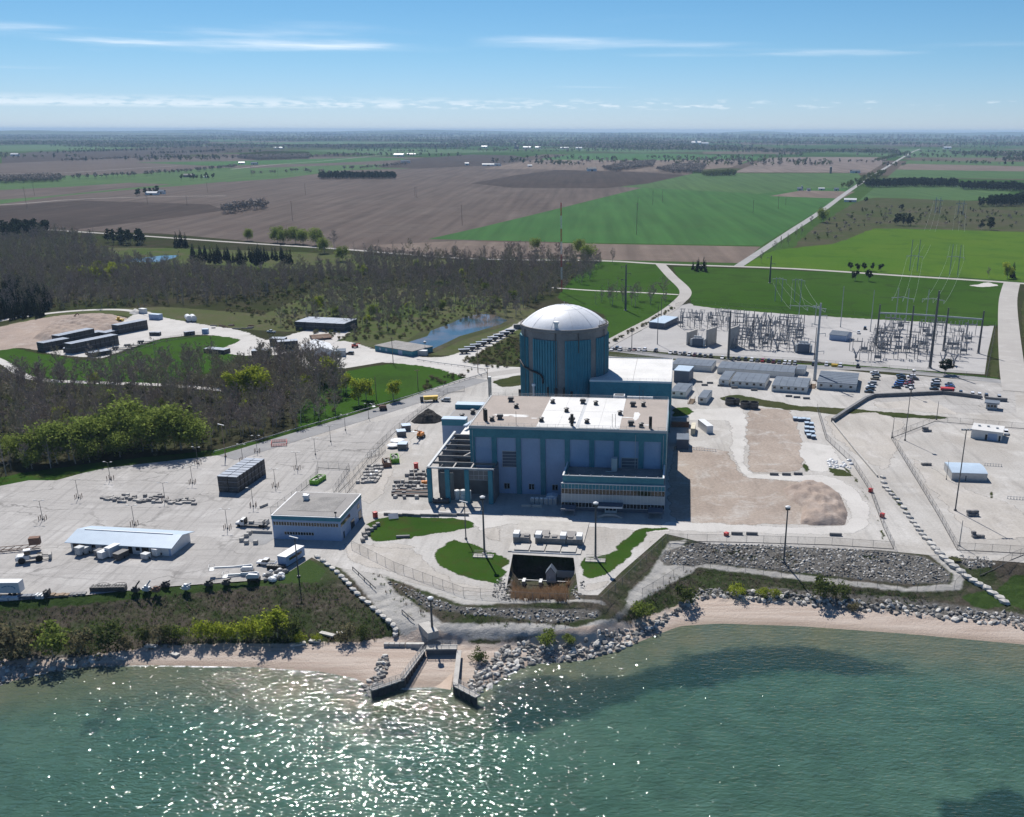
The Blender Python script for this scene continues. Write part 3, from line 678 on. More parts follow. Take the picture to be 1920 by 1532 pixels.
# ---------------------------------------------------------------- water
def water_mat():
    m, t, p = base_mat('lake_water'); v = pos(t)
    # the bed shows through: pale sand near the shore, weed beds, deep green beyond
    a = N(t, 'ShaderNodeAttribute', attribute_name='depth')
    s = N(t, 'ShaderNodeSeparateColor'); t.links.new(a.outputs['Color'], s.inputs[0])
    w1 = noise(t, v, .035, 5, .62, .5); w2 = noise(t, v, .12, 5, .65)
    deep = mixc(t, maprange(t, w1, .38, .62), (.036, .080, .055), (.050, .102, .072))
    deep = mixc(t, maprange(t, w2, .45, .75, 0, .6), deep, (.023, .048, .034))
    shal = mixc(t, maprange(t, w2, .35, .7), (.095, .105, .066), (.062, .085, .058))
    col = mixc(t, maprange(t, math_(t, 'ADD', s.outputs[0], math_(t, 'MULTIPLY', math_(t, 'SUBTRACT', w1, .5), .5)), .15, .85), deep, shal)
    wd = maprange(t, math_(t, 'ADD', s.outputs[1], math_(t, 'MULTIPLY', math_(t, 'SUBTRACT', math_(t, 'ADD', math_(t, 'MULTIPLY', w2, .6), math_(t, 'MULTIPLY', w1, .4)), .5), 2.0)), .34, .72)
    col = mixc(t, math_(t, 'MULTIPLY', wd, .74), col, (.008, .024, .021))
    foam = math_(t, 'MULTIPLY', maprange(t, s.outputs[2], .45, .75), maprange(t, noise(t, v, .6, 4, .7), .42, .56))
    col = mixc(t, foam, col, (.75, .75, .75))
    t.links.new(col, p.inputs['Base Color'])
    setin(p, Roughness=.04, IOR=1.333); p.inputs['Specular IOR Level'].default_value = .5
    rip = noise(t, mapping(t, v, scale=(.5, 1.0, 1), rot=(0, 0, .15)), 1.08, 1.5, .5, .4)
    swell = noise(t, mapping(t, v, scale=(.25, 1.0, 1), rot=(0, 0, .1)), .28, 2, .5)
    h = math_(t, 'ADD', math_(t, 'MULTIPLY', rip, .39), math_(t, 'MULTIPLY', swell, .36))
    bump(t, p, h, 1.0, 1.0)
    return m
M['water'] = water_mat()
wx = np.concatenate([np.linspace(-9000, -300, 20), np.arange(-290, 260, 1.5), np.linspace(270, 9000, 20)])
wy = np.concatenate([np.linspace(-7000, -50, 16), np.arange(-40, 140, 6.0), np.arange(142, 292, 1.2)])
WX, WY = np.meshgrid(wx, wy)
dist = np.interp(WX.ravel(), *LW) - WY.ravel()
shal = np.clip(1 - dist / 26, 0, 1)
shal += .25 * np.clip(1 - dist / 80, 0, 1)
def wpoly(pts): return [(p.x, p.y) for p in (G(a, b, WATER_Z) for a, b in pts)]
weed = np.zeros(WX.size, bool)
for q in ([(930, 1290), (1000, 1268), (1120, 1272), (1200, 1268), (1290, 1225), (1420, 1207), (1560, 1215), (1700, 1250), (1720, 1268), (1600, 1262), (1500, 1262), (1400, 1272), (1300, 1290), (1200, 1310), (1100, 1345), (1000, 1375), (930, 1380), (900, 1330)],
          [(600, 1310), (680, 1330), (760, 1360), (850, 1370), (840, 1400), (700, 1370), (620, 1340)], [(200, 1300), (420, 1280), (520, 1300), (420, 1400), (240, 1420), (120, 1360)], [(1750, 1500), (1920, 1470), (2000, 1560), (1780, 1560)]):
    weed |= inpoly(wpoly(q), WX.ravel(), WY.ravel())
weedf = soft(weed.reshape(WX.shape), 16).ravel()
weedf[inpoly(wpoly([(150, 1270), (560, 1270), (560, 1450), (80, 1450)]), WX.ravel(), WY.ravel())] *= .4
foamf = np.clip(1 - np.abs(dist - .2) / 1.3, 0, 1) * (np.interp(WX.ravel(), [-90, -60, 0, 10, 20], [1, 1, .9, .5, .35]))
wm = bpy.data.meshes.new('lake')
nx, ny = len(wx), len(wy)
idx = np.arange(nx * ny).reshape(ny, nx)
quads = np.stack([idx[:-1, :-1], idx[:-1, 1:], idx[1:, 1:], idx[1:, :-1]], -1).reshape(-1, 4)
wm.vertices.add(nx * ny); wm.vertices.foreach_set('co', np.stack([WX.ravel(), WY.ravel(), np.full(WX.size, WATER_Z)], -1).ravel())
wm.loops.add(quads.size); wm.loops.foreach_set('vertex_index', quads.ravel())
wm.polygons.add(len(quads)); wm.polygons.foreach_set('loop_start', np.arange(0, quads.size, 4))
at = wm.attributes.new('depth', 'FLOAT_COLOR', 'POINT')
at.data.foreach_set('color', np.stack([shal, weedf, foamf, np.ones(WX.size)], -1).astype(np.float32).ravel())
wm.update(calc_edges=True); wm.materials.append(M['water'])
tag(ob('water', wm), kind='structure')
# ponds behind the plant
def pond_mat():
    m, t, p = base_mat('pond_water'); v = pos(t)
    col = mixc(t, maprange(t, noise(t, v, .05, 3), .40, .6), (.03, .05, .055), (.12, .095, .08))
    t.links.new(col, p.inputs['Base Color']); setin(p, Roughness=.08)
    bump(t, p, noise(t, v, .8, 3), .05, .35)
    return m
M['pond'] = pond_mat()
ngon('pond', gpoly([(757, 646), (800, 632), (806, 622), (845, 607), (868, 596), (895, 590), (925, 591), (950, 602), (935, 610), (895, 622), (860, 632), (840, 642), (805, 658), (775, 655)]), M['pond'], .1)
ngon('pond_bank', gpoly([(748, 650), (780, 628), (800, 617), (845, 602), (868, 592), (895, 586), (930, 587), (965, 602), (945, 613), (900, 628), (860, 641), (842, 650), (810, 664), (775, 662)]), M['brush'], .09)
ngon('pond', gpoly([(215, 496), (240, 491), (300, 484), (332, 483), (325, 488), (300, 496), (230, 496)]), M['pond'], .25)

# ---------------------------------------------------------------- low hills along the horizon
hm = MB(); nh = 240
hs = RNG.normal(0, 1, nh)
for _ in range(6): hs = (hs + np.roll(hs, 1) + np.roll(hs, -1)) / 3
for ring, (rad, hh, amp) in enumerate(((17000, 22, 26), (24000, 58, 40), (33000, 92, 50))):
    prof = np.roll(hs, ring * 37)
    vs, fs = [], []
    for i in range(nh):
        a = -1.1 + 2.2 * i / (nh - 1)
        z = min(146, max(6, hh + amp * prof[i]))
        for r_, z_ in ((rad - 1500, -2), (rad, z), (rad + 2500, -2)): vs.append((math.sin(a) * r_, math.cos(a) * r_, z_))
    for i in range(nh - 1):
        for j in range(2): fs.append((i * 3 + j, i * 3 + 3 + j, i * 3 + 4 + j, i * 3 + 1 + j))
    hm.add(vs, fs)
M['hills'] = ground_mat('wooded_hills', (.05, .075, .035), (.08, .10, .05), (.10, .09, .07), s1=.0006, s2=.002, s3=.01, fine=.3)
tag(ob('hills', hm, M['hills'], smooth=True), kind='structure')

# ---------------------------------------------------------------- haze
hz = MB(); hz.box(-42000, 42000, -9000, 42000, WATER_Z - 8, 158)
hmat = bpy.data.materials.new('haze'); hmat.use_nodes = True
ht = hmat.node_tree; ht.nodes.clear()
pv = N(ht, 'ShaderNodeVolumePrincipled'); setin(pv, Color=(.52, .74, 1.0, 1), Density=4.2e-5, Anisotropy=0.0)
ho = N(ht, 'ShaderNodeOutputMaterial'); ht.links.new(pv.outputs[0], ho.inputs['Volume'])
hzo = ob('haze', hz, hmat, kind='stuff')

# ---------------------------------------------------------------- building materials
M['teal'] = mat('teal_siding', (.035, .20, .265), (.028, .165, .225), .25, rough=.5, fine=.10, fscale=2.0)
M['teal_dark'] = mat('weathered_teal', (.035, .165, .215), (.055, .21, .255), .18, rough=.55, fine=.14, fscale=1.2)
M['panel_blue'] = mat('pale_blue_siding', (.27, .365, .52), (.24, .33, .475), .12, rough=.5, fine=.06, fscale=1.5)
M['panel_grey'] = mat('grey_panel', (.42, .44, .45), (.38, .40, .41), .3, rough=.5)
M['rcon'] = mat('containment_concrete', (.20, .193, .188), (.155, .15, .148), .12, rough=.85, fine=.12, fscale=1.1)
M['white_roof'] = mat('white_membrane', (.54, .535, .525), (.45, .445, .43), .10, rough=.6, fine=.08, fscale=1.4, lo=.45, hi=.75)
M['dome_white'] = mat('white_dome_paint', (.72, .735, .76), (.62, .635, .66), .09, rough=.5, fine=.05, fscale=.8)
M['tan_roof'] = mat('tan_gravel_roof', (.33, .285, .255), (.28, .245, .22), .09, rough=.9, fine=.12, fscale=2.2)
M['grey_roof'] = mat('grey_gravel_roof', (.27, .26, .25), (.22, .21, .205), .1, rough=.9, fine=.14, fscale=2.0)
M['dark_roof'] = mat('dark_ballast_roof', (.17, .165, .16), (.25, .24, .23), .22, rough=.9, fine=.25, fscale=2.0, bmp=.05)
M['glass'] = mat('dark_glass', (.012, .012, .014), rough=.12, spec=.6, fine=.02)
M['white_metal'] = mat('white_metal', (.62, .63, .64), (.55, .56, .57), .5, rough=.45, fine=.05)
M['light_metal'] = mat('galvanised_steel', (.42, .43, .44), (.34, .35, .36), .8, rough=.4, metal=.3)
M['dark_metal'] = mat('dark_steel', (.05, .05, .055), (.08, .075, .07), .8, rough=.5)
M['black'] = mat('black_paint', (.015, .015, .016), rough=.5)
M['corr'] = mat('grey_corrugated_wall', (.16, .16, .165), (.12, .12, .125), .3, rough=.7)
M['cream'] = mat('cream_siding', (.55, .50, .38), rough=.6)
M['trailer_wall'] = mat('pale_trailer_wall', (.60, .60, .58), (.54, .54, .52), .5, rough=.6)
M['trailer_roof'] = mat('blue_grey_trailer_roof', (.145, .172, .21), (.115, .138, .172), .22, rough=.85, spec=.08, fine=.08)
M['blue_roof'] = mat('pale_blue_roof', (.40, .49, .58), (.36, .44, .53), .3, rough=.4, fine=.04)
M['blue_wall'] = mat('dark_blue_grey_wall', (.09, .11, .15), (.075, .095, .13), .3, rough=.6)
M['concrete_wall'] = mat('cast_concrete', (.40, .385, .36), (.33, .315, .295), .35, rough=.85, fine=.14, fscale=3)
M['red'] = mat('red_paint', (.45, .03, .03), rough=.45)
M['green_paint'] = mat('lime_green_paint', (.16, .42, .03), rough=.45)
M['orange'] = mat('orange_paint', (.62, .22, .03), rough=.45)
M['yellow'] = mat('yellow_paint', (.62, .40, .03), rough=.45)
M['wood'] = mat('weathered_timber', (.28, .21, .15), (.20, .15, .11), 1.5, rough=.9)
M['rust'] = mat('rusty_steel', (.20, .11, .075), (.13, .085, .065), 1.0, rough=.85)
M['tyre'] = mat('black_rubber', (.02, .02, .02), rough=.85)
M['stone_white'] = mat('pale_limestone', (.50, .485, .455), (.40, .385, .36), .8, rough=.9, fine=.15, fscale=3)

TB = G(1246, 935) - U * 68.0                    # ground under the turbine hall's front left corner
def P(x, y, z=0.0):
    """plant coordinates: x along the turbine hall's front, y towards its back"""
    q = TB + U * x + V * y; return Vector((q.x, q.y, z))

# ---------------------------------------------------------------- turbine hall
tb = thing('turbine_hall', 'large teal and pale blue turbine hall with tan and white flat roof', 'building', P(0, 0), -PA)
w = MB(); w.box(.3, 67.7, .5, 42, 0, 23.6); ob('wall', w, M['panel_blue'], tb)
H0 = 24.4
b = MB(); b.box(0, 68, 0, 42, 20.6, 23.7); b.box(-.15, 68.15, -.15, 42.15, 23.7, H0 + .25, 1); ob('fascia_band', b, [M['teal_dark'], M['panel_grey']], tb)
pil = MB(); pil.box(-.85, .85, -.02, .6, 0, 20.6)
pm = mesh('pilaster', pil, M['teal_dark'])
for i in range(9): ob('pilaster', pm, parent=tb, loc=(min(max(.88, 8.5 * i), 67.12), 0, 0))
side = MB(); side.box(67.6, 68.02, .65, 41.9, 0, 20.5); ob('side_wall', side, M['teal_dark'], tb)
for x0, x1 in ((.3, 23.3), (51.9, 67.7)): r = MB(); r.box(x0, x1, .3, 41.7, H0 + .26, H0 + .34); ob('roof', r, M['tan_roof'], tb)
r = MB()
for x0, x1 in ((23.3, 30.6), (30.65, 36.9), (38.0, 44.6), (44.65, 51.9)):
    for y0, y1 in ((.3, 21.5), (21.65, 41.7)): r.box(x0, x1, y0, y1, H0 + .26, H0 + .42)
wr = ob('white_roof', r, M['white_roof'], tb)
r = MB(); r.box(36.9, 38.0, .3, 41.7, H0 + .26, H0 + .33); ob('roof_seam', r, M['light_metal'], tb)
for px, py, rx, ry in ((12, 14.5, 9, 1.2), (16, 13, 4, 1.6), (57, 17, 1.6, 7), (53.5, 15, 3.5, .8), (61, 6, 2.2, .7), (21, 11, 1.5, .7), (9.5, 13, 3, 1.2)):
    n = 14; pts = [(px + rx * math.cos(2 * math.pi * k / n) * rnd.uniform(.55, 1), py + ry * math.sin(2 * math.pi * k / n) * rnd.uniform(.55, 1)) for k in range(n)]
    r = MB(); r.prism(pts, H0 + .35, H0 + .36 + .0007 * px); ob('roof_patch', r, M['white_roof'], tb)
# louvres
for lx, ly0, ly1, wd in ((14.0, 9.9, 15.6, 5.4), (55.6, 8.6, 14.4, 5.4)):
    fr = MB(); fr.box(lx - wd / 2 - .15, lx + wd / 2 + .15, .38, .49, ly0 - .15, ly1 + .15)
    lo = ob('louvre', fr, M['panel_grey'], tb)
    sl_ = MB(); sl_.box(lx - wd / 2, lx + wd / 2, .30, .36, 0, (ly1 - ly0) / 5 - .16); sm = mesh('slat', sl_, M['blue_wall'])
    for k in range(5): ob('slat', sm, parent=lo, loc=(0, 0, ly0 + k * (ly1 - ly0) / 5 + .08))
# small windows low on the wall
for x in (12.6, 21.3, 29.6):
    f_ = MB(); f_.box(x - 1.0, x + 1.0, .38, .49, 1.7, 3.9); fo = ob('window', f_, M['panel_grey'], tb)
    for k in (-.5, .5):
        g_ = MB(); g_.box(x + k - .4, x + k + .4, .32, .37, 1.85, 3.75); ob('pane', g_, M['glass'], fo)
for x in (1.0, 67.0, 57.5):
    d_ = MB(); d_.tube((x, -.12, .2), (x, -.12, 23), .09); ob('downpipe', d_, M['panel_grey'], tb)
# roof railing
rl = MB()
for a, b_ in (((.2, .2), (67.8, .2)), ((.2, .2), (.2, 41.8)), ((67.8, .2), (67.8, 41.8)), ((.2, 41.8), (67.8, 41.8))):
    for hh in (.55, 1.1): rl.bar((*a, H0 + hh + .26), (*b_, H0 + hh + .26), .06)
    L_ = math.hypot(b_[0] - a[0], b_[1] - a[1]); n = int(L_ / 2.6)
    for k in range(n + 1):
        q = (a[0] + (b_[0] - a[0]) * k / n, a[1] + (b_[1] - a[1]) * k / n); rl.bar((*q, H0 + .26), (*q, H0 + 1.42), .06)
ob('railing', rl, M['light_metal'], tb)
# roof ventilators: a square curb, a fan drum and a cowl
vb = MB(); vb.box(-.9, .9, -.9, .9, 0, .7); vb.lathe([(.75, .7), (.8, 1.4), (1.15, 1.5), (1.15, 1.75), (.5, 2.05), (0, 2.1)], 12)
vm = mesh('roof_vent', vb, M['dark_metal'])
bb = MB(); bb.box(-.9, .9, -.9, .9, 0, 1.2); bb.box(-1.35, 1.35, -1.2, 1.2, 1.2, 1.55); bb.box(-1.1, 1.1, -1.0, 1.0, 1.55, 2.1)
bm = mesh('exhaust_fan', bb, M['dark_metal'])
for x, y, k in ((9.0, 33.5, 1), (12.5, 24.5, 0), (6.8, 6.5, 0), (9.2, 9.0, 1), (25.0, 32.2, 0), (24.2, 7, 0), (31.5, 20.5, 0), (36.2, 33.2, 1), (41.2, 31.5, 0), (34.8, 7.5, 1), (40.2, 6.5, 0), (51.0, 18.5, 0), (55.0, 31, 1), (58.8, 31.5, 0), (55.6, 5.2, 1), (59.2, 3.6, 0)):
    ob('exhaust_fan' if k else 'roof_vent', bm if k else vm, parent=tb, loc=(x, y, H0 + .34), rz=rnd.uniform(-.1, .1)).scale = (.85, .85, .8)
st = MB(); st.tube((0, 0, 0), (0, 0, 4.2), .55, n=10); sm_ = mesh('exhaust_stack', st, M['black'])
for x, y in ((4.2, 7.0), (4.9, 5.6), (35.4, 2.6), (62.4, 2.0)): ob('exhaust_stack', sm_, parent=tb, loc=(x, y, H0 + .34))
for x, y, hh in ((16.0, 2.6, 5), (49.3, 2.4, 5), (50.4, 2.4, 5), (57.0, 41, 6), (58.3, 41, 4)):
    q = MB(); q.tube((x, y, H0 + .3), (x, y, H0 + hh), .07); ob('mast', q, M['dark_metal'], tb)
q = MB(); q.box(47, 51.2, 42.3, 46, 22.6, 25.5); q.box(47.3, 50.9, 42.6, 45.7, 25.5, 25.52, 1); ob('roof_hatch', q, [M['white_metal'], M['black']], tb)
q = MB(); q.box(52.2, 62, 43.2, 44.2, 22, 25.2); ob('roof_screen', q, M['white_metal'], tb)
q = MB(); q.box(20, 68, 42.2, 81, 0, 12); ob('rear_bay', q, M['teal_dark'], tb)
# pale lagging pile and other white bundle on the tan roof
q = MB(); q.lathe([(1.0, 0), (1.1, .6), (.7, 1.2), (0, 1.35)], 9, c=(6.2, 34)); ob('roof_bundle', q, M['white_metal'], tb)

# steel frame at the hall's left end
fr = thing('steel_frame_bay', 'open steel framed bay with four teal columns at left end of turbine hall', 'frame', P(0, 0), -PA)
for x in (-12.2, -6.0, .8, 8.9):
    c = MB(); c.box(x - .75, x + .75, -11.2, -9.9, 0, 12.1); ob('column', c, M['teal'], fr)
bm_ = MB()
bm_.bar((-13, -10.5, 12.4), (10.2, -10.5, 12.4), .5); ob('front_beam', bm_, M['panel_grey'], fr)
bm_ = MB(); bm_.bar((-12.6, -10.2, 12.45), (-12.6, 32.5, 12.45), .8, .7); ob('side_beam', bm_, M['panel_grey'], fr)
for k, y in enumerate((-4.5, 2.5, 9.0, 15.5, 22.0, 28.5)):
    c = MB(); c.bar((-12.1, y, 12.3), (-.1 if y > 0 else 9.5, y, 12.3), .4, .8); ob('cross_beam', c, M['corr'], fr)
for x in (-4.0, 2.2):
    c = MB(); c.bar((x, -10.2, 12.35), (x, -4.2, 12.35), .45); ob('purlin', c, M['concrete_wall'], fr)
c = MB(); c.bar((-3.2, 2.6, 12.35), (-1.0, 8.8, 12.35), .45); ob('brace', c, M['concrete_wall'], fr)
c = MB(); c.box(-11.9, -11.6, 2, 31, 0, 11.8); c.box(-9.6, -9.4, -8, 2, 0, 11); c.box(-9.4, -4.5, -7.8, -7.6, 0, 9.8); c.box(-11.9, -.2, 31, 31.4, 0, 12); c.box(9.6, 9.9, -9.9, -.2, 0, 11.9); c.box(-11.6, 9.6, -1.0, -.6, 0, 9.5)
ob('corrugated_wall', c, M['corr'], fr)
c = MB(); c.box(1.6, 8.2, -10.6, -10.4, 8.6, 11.9); ob('mesh_screen', c, M['corr'], fr)
c = MB()
for k in range(5): c.bar((1.6 + k * 1.65, -10.7, 8.6), (1.6 + k * 1.65, -10.7, 11.9), .08)
for z in (8.6, 10.2, 11.9): c.bar((1.6, -10.7, z), (8.2, -10.7, z), .1)
ob('screen_frame', c, M['panel_grey'], fr)
c = MB(); c.tube((-11, -11.8, 1.0), (-5.5, -11.8, 1.0), .95, n=14)
tag(ob('cylindrical_tank', c, M['dark_metal'], loc=P(0, 0), rz=-PA, smooth=False), 'dark cylindrical tank lying before the open steel framed bay', 'tank')
for k in range(6):
    c = MB(); c.lathe([(.0, 0), (.95, 0), (1.0, .6), (.95, 1.6), (.5, 1.8), (0, 1.75)], 9)
    tag(ob('bulk_bag', c, M['white_metal'], loc=P(-3.6 + (k % 3) * 2.0, -7.0 - .4 * (k % 2), 0 if k < 3 else 1.8)), 'white bulk bag stacked inside the open steel framed bay', 'bag', 'white bags inside the steel bay')

# ---------------------------------------------------------------- office annex
oa = thing('office_annex', 'two storey office annex with white mullions and dark window bands', 'office building', P(33.6, -14.8), -PA)
AW, AT = 34.6, 9.95
c = MB(); c.box(.2, AW - .2, .35, 14.6, 0, 9.8); ob('wall', c, M['blue_wall'], oa)
c = MB(); c.box(.5, AW - .5, .5, 1.0, 9.8, 12.35); c.box(.5, 1.0, 1.0, 14.6, 9.8, 12.35); c.box(AW - 1.0, AW - .5, 1.0, 14.6, 9.8, 12.35); ob('parapet', c, M['teal_dark'], oa)
c = MB(); c.box(.35, AW - .35, .35, .62, 12.36, 12.6); c.box(.35, .85, .62, 14.6, 12.36, 12.6); c.box(AW - .85, AW - .35, .62, 14.6, 12.36, 12.6); ob('coping', c, M['white_metal'], oa)
c = MB(); c.box(1.0, AW - 1.0, 1.0, 14.6, 9.82, 10.9); ob('roof', c, M['dark_roof'], oa)
c = MB(); c.box(-.05, AW + .05, -.12, .34, 9.7, AT + .05); ob('cornice', c, M['white_metal'], oa)
NB = 30; bw = AW / NB
for nm, z0, z1, m_, yy in (('spandrel_panel', 8.05, 9.68, 'teal', .1), ('window', 6.2, 8.0, 'glass', .2), ('spandrel_panel', 3.25, 6.15, 'panel_grey', .1), ('window', 1.55, 3.2, 'glass', .2)):
    c = MB(); c.box(.06, bw - .06, yy, yy + .12, z0, z1); pm_ = mesh(nm, c, M[m_])
    for k in range(NB):
        if nm == 'window' and z0 < 2 and 11 <= k <= 17: continue
        ob(nm, pm_, parent=oa, loc=(k * bw, 0, 0))
c = MB(); c.box(-.045, .045, -.05, .18, 1.5, 9.68); pm_ = mesh('mullion', c, M['white_metal'])
for k in range(NB + 1): ob('mullion', pm_, parent=oa, loc=(k * bw, 0, 0))
c = MB()
for z in (8.02, 6.17, 3.22, 1.5): c.box(0, AW, -.02, .1, z - .05, z + .04)
ob('transom', c, M['white_metal'], oa)
can = MB(); can.box(12.6, 20.8, -4.2, .05, 3.0, 3.6, 0, 1); ob('canopy', can, [M['white_metal'], M['blue_wall']], oa)
dr = MB(); dr.box(14.7, 18.7, -.6, .02, 0, 2.95); dro = ob('door', dr, M['white_metal'], oa)
for k in range(3):
    c = MB(); c.box(15.0 + k * 1.25, 16.0 + k * 1.25, -.68, -.62, .9, 2.7); ob('pane', c, M['glass'], dro)
for s_ in (1, -1):
    c = MB(); c.bar((16.7 + s_ * 1.8, -4.5, .8), (16.7 + s_ * 4.1, -5.6, .2), .5, .7); c.bar((16.7, -4.5, .8), (16.7 + s_ * 1.8, -4.5, .8), .5, .7); ob('step_wall', c, M['concrete_wall'], oa)
for x0 in (.3, 29.3):
    c = MB(); c.box(x0, x0 + 4.8, -4.6, -.2, 1.9, 2.4)
    for xx in (x0 + .15, x0 + 4.65): c.box(xx - .12, xx + .12, -4.5, -4.3, 0, 1.9)
    ob('lean_to', c, M['blue_wall'], oa)
c = MB(); c.box(16, 17.9, 11, 13.2, 10.9, 15.4); c.bar((14.2, 9.5, 11.2), (17.6, 10.2, 11.2), .25); ob('roof_unit', c, M['panel_grey'], oa)
c = MB()
for k in range(9): c.tube((2.5 + k * 3.7, .7, 12.5), (2.5 + k * 3.7, .7, 12.85), .14)
ob('parapet_light', c, M['white_metal'], oa)

# portable toilets and a blue box before the annex
for k in range(6):
    t_ = thing('portable_toilet', 'grey portable toilet in the row left of the office annex', 'toilet', P(23.0 + k * 1.55, -9.0), -PA, 'portable toilets before the turbine hall')
    c = MB(); c.box(-.6, .6, -.6, .6, 0, 2.05); ob('cabin', c, M['panel_grey'], t_)
    c = MB(); c.prism([(-.62, -.62), (.62, -.62), (.62, .62), (-.62, .62)], 2.06, 2.2); c.lathe([(.55, 2.2), (.35, 2.4), (0, 2.45)], 8); ob('roof', c, M['white_metal'], t_)
    c = MB(); c.box(-.42, .42, -.66, -.61, .15, 1.95); ob('door', c, M['light_metal'], t_)
t_ = thing('blue_shed', 'small pale blue shed behind the row of portable toilets', 'shed', P(29.6, -7.6), -PA)
c = MB(); c.box(-1.7, 1.7, -1.5, 1.5, 0, 2.7); ob('wall', c, M['panel_blue'], t_)
c = MB(); c.exty([(-1.9, 2.7), (1.9, 2.7), (1.9, 2.85), (0, 3.3), (-1.9, 2.85)], -1.6, 1.6); ob('roof', c, M['blue_roof'], t_)
for k in range(2):
    c = MB(); c.box(-1.7, 1.7, -.4, .4, 0, .9)
    tag(ob('concrete_barrier', c, M['concrete_wall'], loc=P(21.2 + k * 3.7, -12.2), rz=-PA), ('left' if k == 0 else 'right') + ' of two grey blocks before the portable toilets', 'barrier', 'blocks before the portable toilets')

# ---------------------------------------------------------------- containment
cc = P(21.65, 100.4); CR = 18.6
to_cam = math.atan2(-cc.y, -cc.x)
rb = thing('reactor_containment', 'round concrete reactor containment with teal ribs under a white dome', 'containment building', cc, to_cam + math.pi)
# local -x faces the camera after that turn, so angles below are measured from there
c = MB(); c.lathe([(CR, 0), (CR, 42.0)], 96); ob('shell_wall', c, M['rcon'], rb, smooth=True)
c = MB(); c.lathe([(CR + .02, 41.2), (CR + .45, 41.5), (CR + .45, 42.7), (CR - .2, 42.7), (CR - .2, 42.0)], 96); ob('rim', c, M['rcon'], rb)
prof = [(CR - .25, 42.2)] + [((CR - .3) * math.cos(a), 42.2 + 8.0 * math.sin(a) ** .92 if a > 0 else 42.2) for a in [math.pi / 2 * k / 16 for k in range(1, 17)]]
prof[-1] = (0, 50.2)
R_s = ((CR - .3) ** 2 + 64) / 16; prof = []
am = math.asin((CR - .3) / R_s)
for k in range(17):
    a = am * (1 - k / 16); prof.append((R_s * math.sin(a), 50.2 - R_s + R_s * math.cos(a)))
c = MB(); c.lathe(prof, 72); dm = ob('dome', c, M['dome_white'], rb, smooth=True)
c = MB()
for rr in (7.5,):
    zz = 50.2 - R_s + math.sqrt(R_s ** 2 - rr ** 2)
    c.lathe([(rr - .15, zz - .05), (rr, zz + .06), (rr + .15, zz - .05)], 60)
for k in range(12):
    a = 2 * math.pi * k / 12 + .2; pp = None
    for r_, z_ in prof[::2]:
        q = Vector((r_ * math.cos(a), r_ * math.sin(a), z_ + .04))
        if pp is not None: c.bar(pp, q, .22, .08)
        pp = q
ob('dome_seam', c, M['white_metal'], dm)
c = MB(); c.tube((0, 0, 50.2), (0, 0, 51.6), .12); ob('lightning_rod', c, M['light_metal'], dm)
rib = MB(); ri = .5
rib.exty([(-CR - .42, 0), (-CR - .42, 38.2), (-CR + .05, 38.2), (-CR + .05, 0)], -.57, .57)
rib.exty([(-CR - .75, 0), (-CR - .75, 38.2), (-CR - .42, 38.2), (-CR - .42, 0)], -.57, -.36)
rm = mesh('rib_panel', rib, M['teal'])
for g in range(8):
    g0 = math.radians(0.2 + 45 * g)
    for k in range(9):
        o = ob('rib_panel', rm, parent=rb, rz=g0 + math.radians(35.0) * (k + .5) / 9)
def onrim(deg, r, z): a = math.pi + math.radians(deg); return (r * math.cos(a), r * math.sin(a), z)
for deg, z0 in ((-11.5, 1), (-61, 2), (62, 2), (18, 33)):
    c = MB(); c.tube(onrim(deg, CR + .5, z0), onrim(deg, CR + .5, 41.4), .2); ob('downpipe', c, M['dark_metal'], rb)
c = MB(); c.tube(onrim(-11.5, CR - 1.5, 43.2), onrim(-11.5, CR - 1.5, 45.2), .85, n=10); c.tube(onrim(-11.5, CR - 1.5, 45.2), onrim(-11.5, CR - 1.5, 45.9), 1.25, 1.25, n=10); ob('dome_vent', c, M['white_metal'], rb)
gl = MB()
for k in range(8): gl.bar(onrim(52 + k * 3.2, CR + .2, 42.6), onrim(52 + k * 3.2, CR + .2, 45.4 - .2 * (k % 3)), .14)
gl.bar(onrim(50, CR + .2, 43.2), onrim(63, CR + .2, 43.2), .5); gl.bar(onrim(63, CR + .2, 43.2), onrim(76, CR + .2, 43.4), .4)
ob('rim_ladder_cage', gl, M['dark_metal'], rb)
cb = MB(); pv_ = None
for deg, z in ((-80, 27), (-62, 25.5), (-45, 24.6), (-36, 24.2), (-30, 23.4), (-28, 22), (-28, 20)):
    q = onrim(deg, CR + 1.1, z)
    if pv_: cb.tube(pv_, q, .42, n=7)
    pv_ = q
ob('cable_duct', cb, M['black'], rb)
for k, (x, z) in enumerate(((-3.0, 18), (9, 19.2), (12.4, 18.8), (15.8, 19), (19, 17.6), (3.0, 19.6))):
    c = MB(); c.tube((0, 0, 0), (0, 0, z), .5, n=8)
    if k == 5: c.tube((0, 0, z), (0, 0, z + .9), .8, n=8, m=1)
    tag(ob('vent_stack', c, [M['black'] if k != 5 else M['light_metal'], M['white_metal']], loc=P(8 + x, 79)), 'slim pale vent stack with white cap before the containment' if k == 5 else 'thin black vent stack standing before the containment wall', 'vent stack', None if k == 5 else 'black vent stacks before the containment')

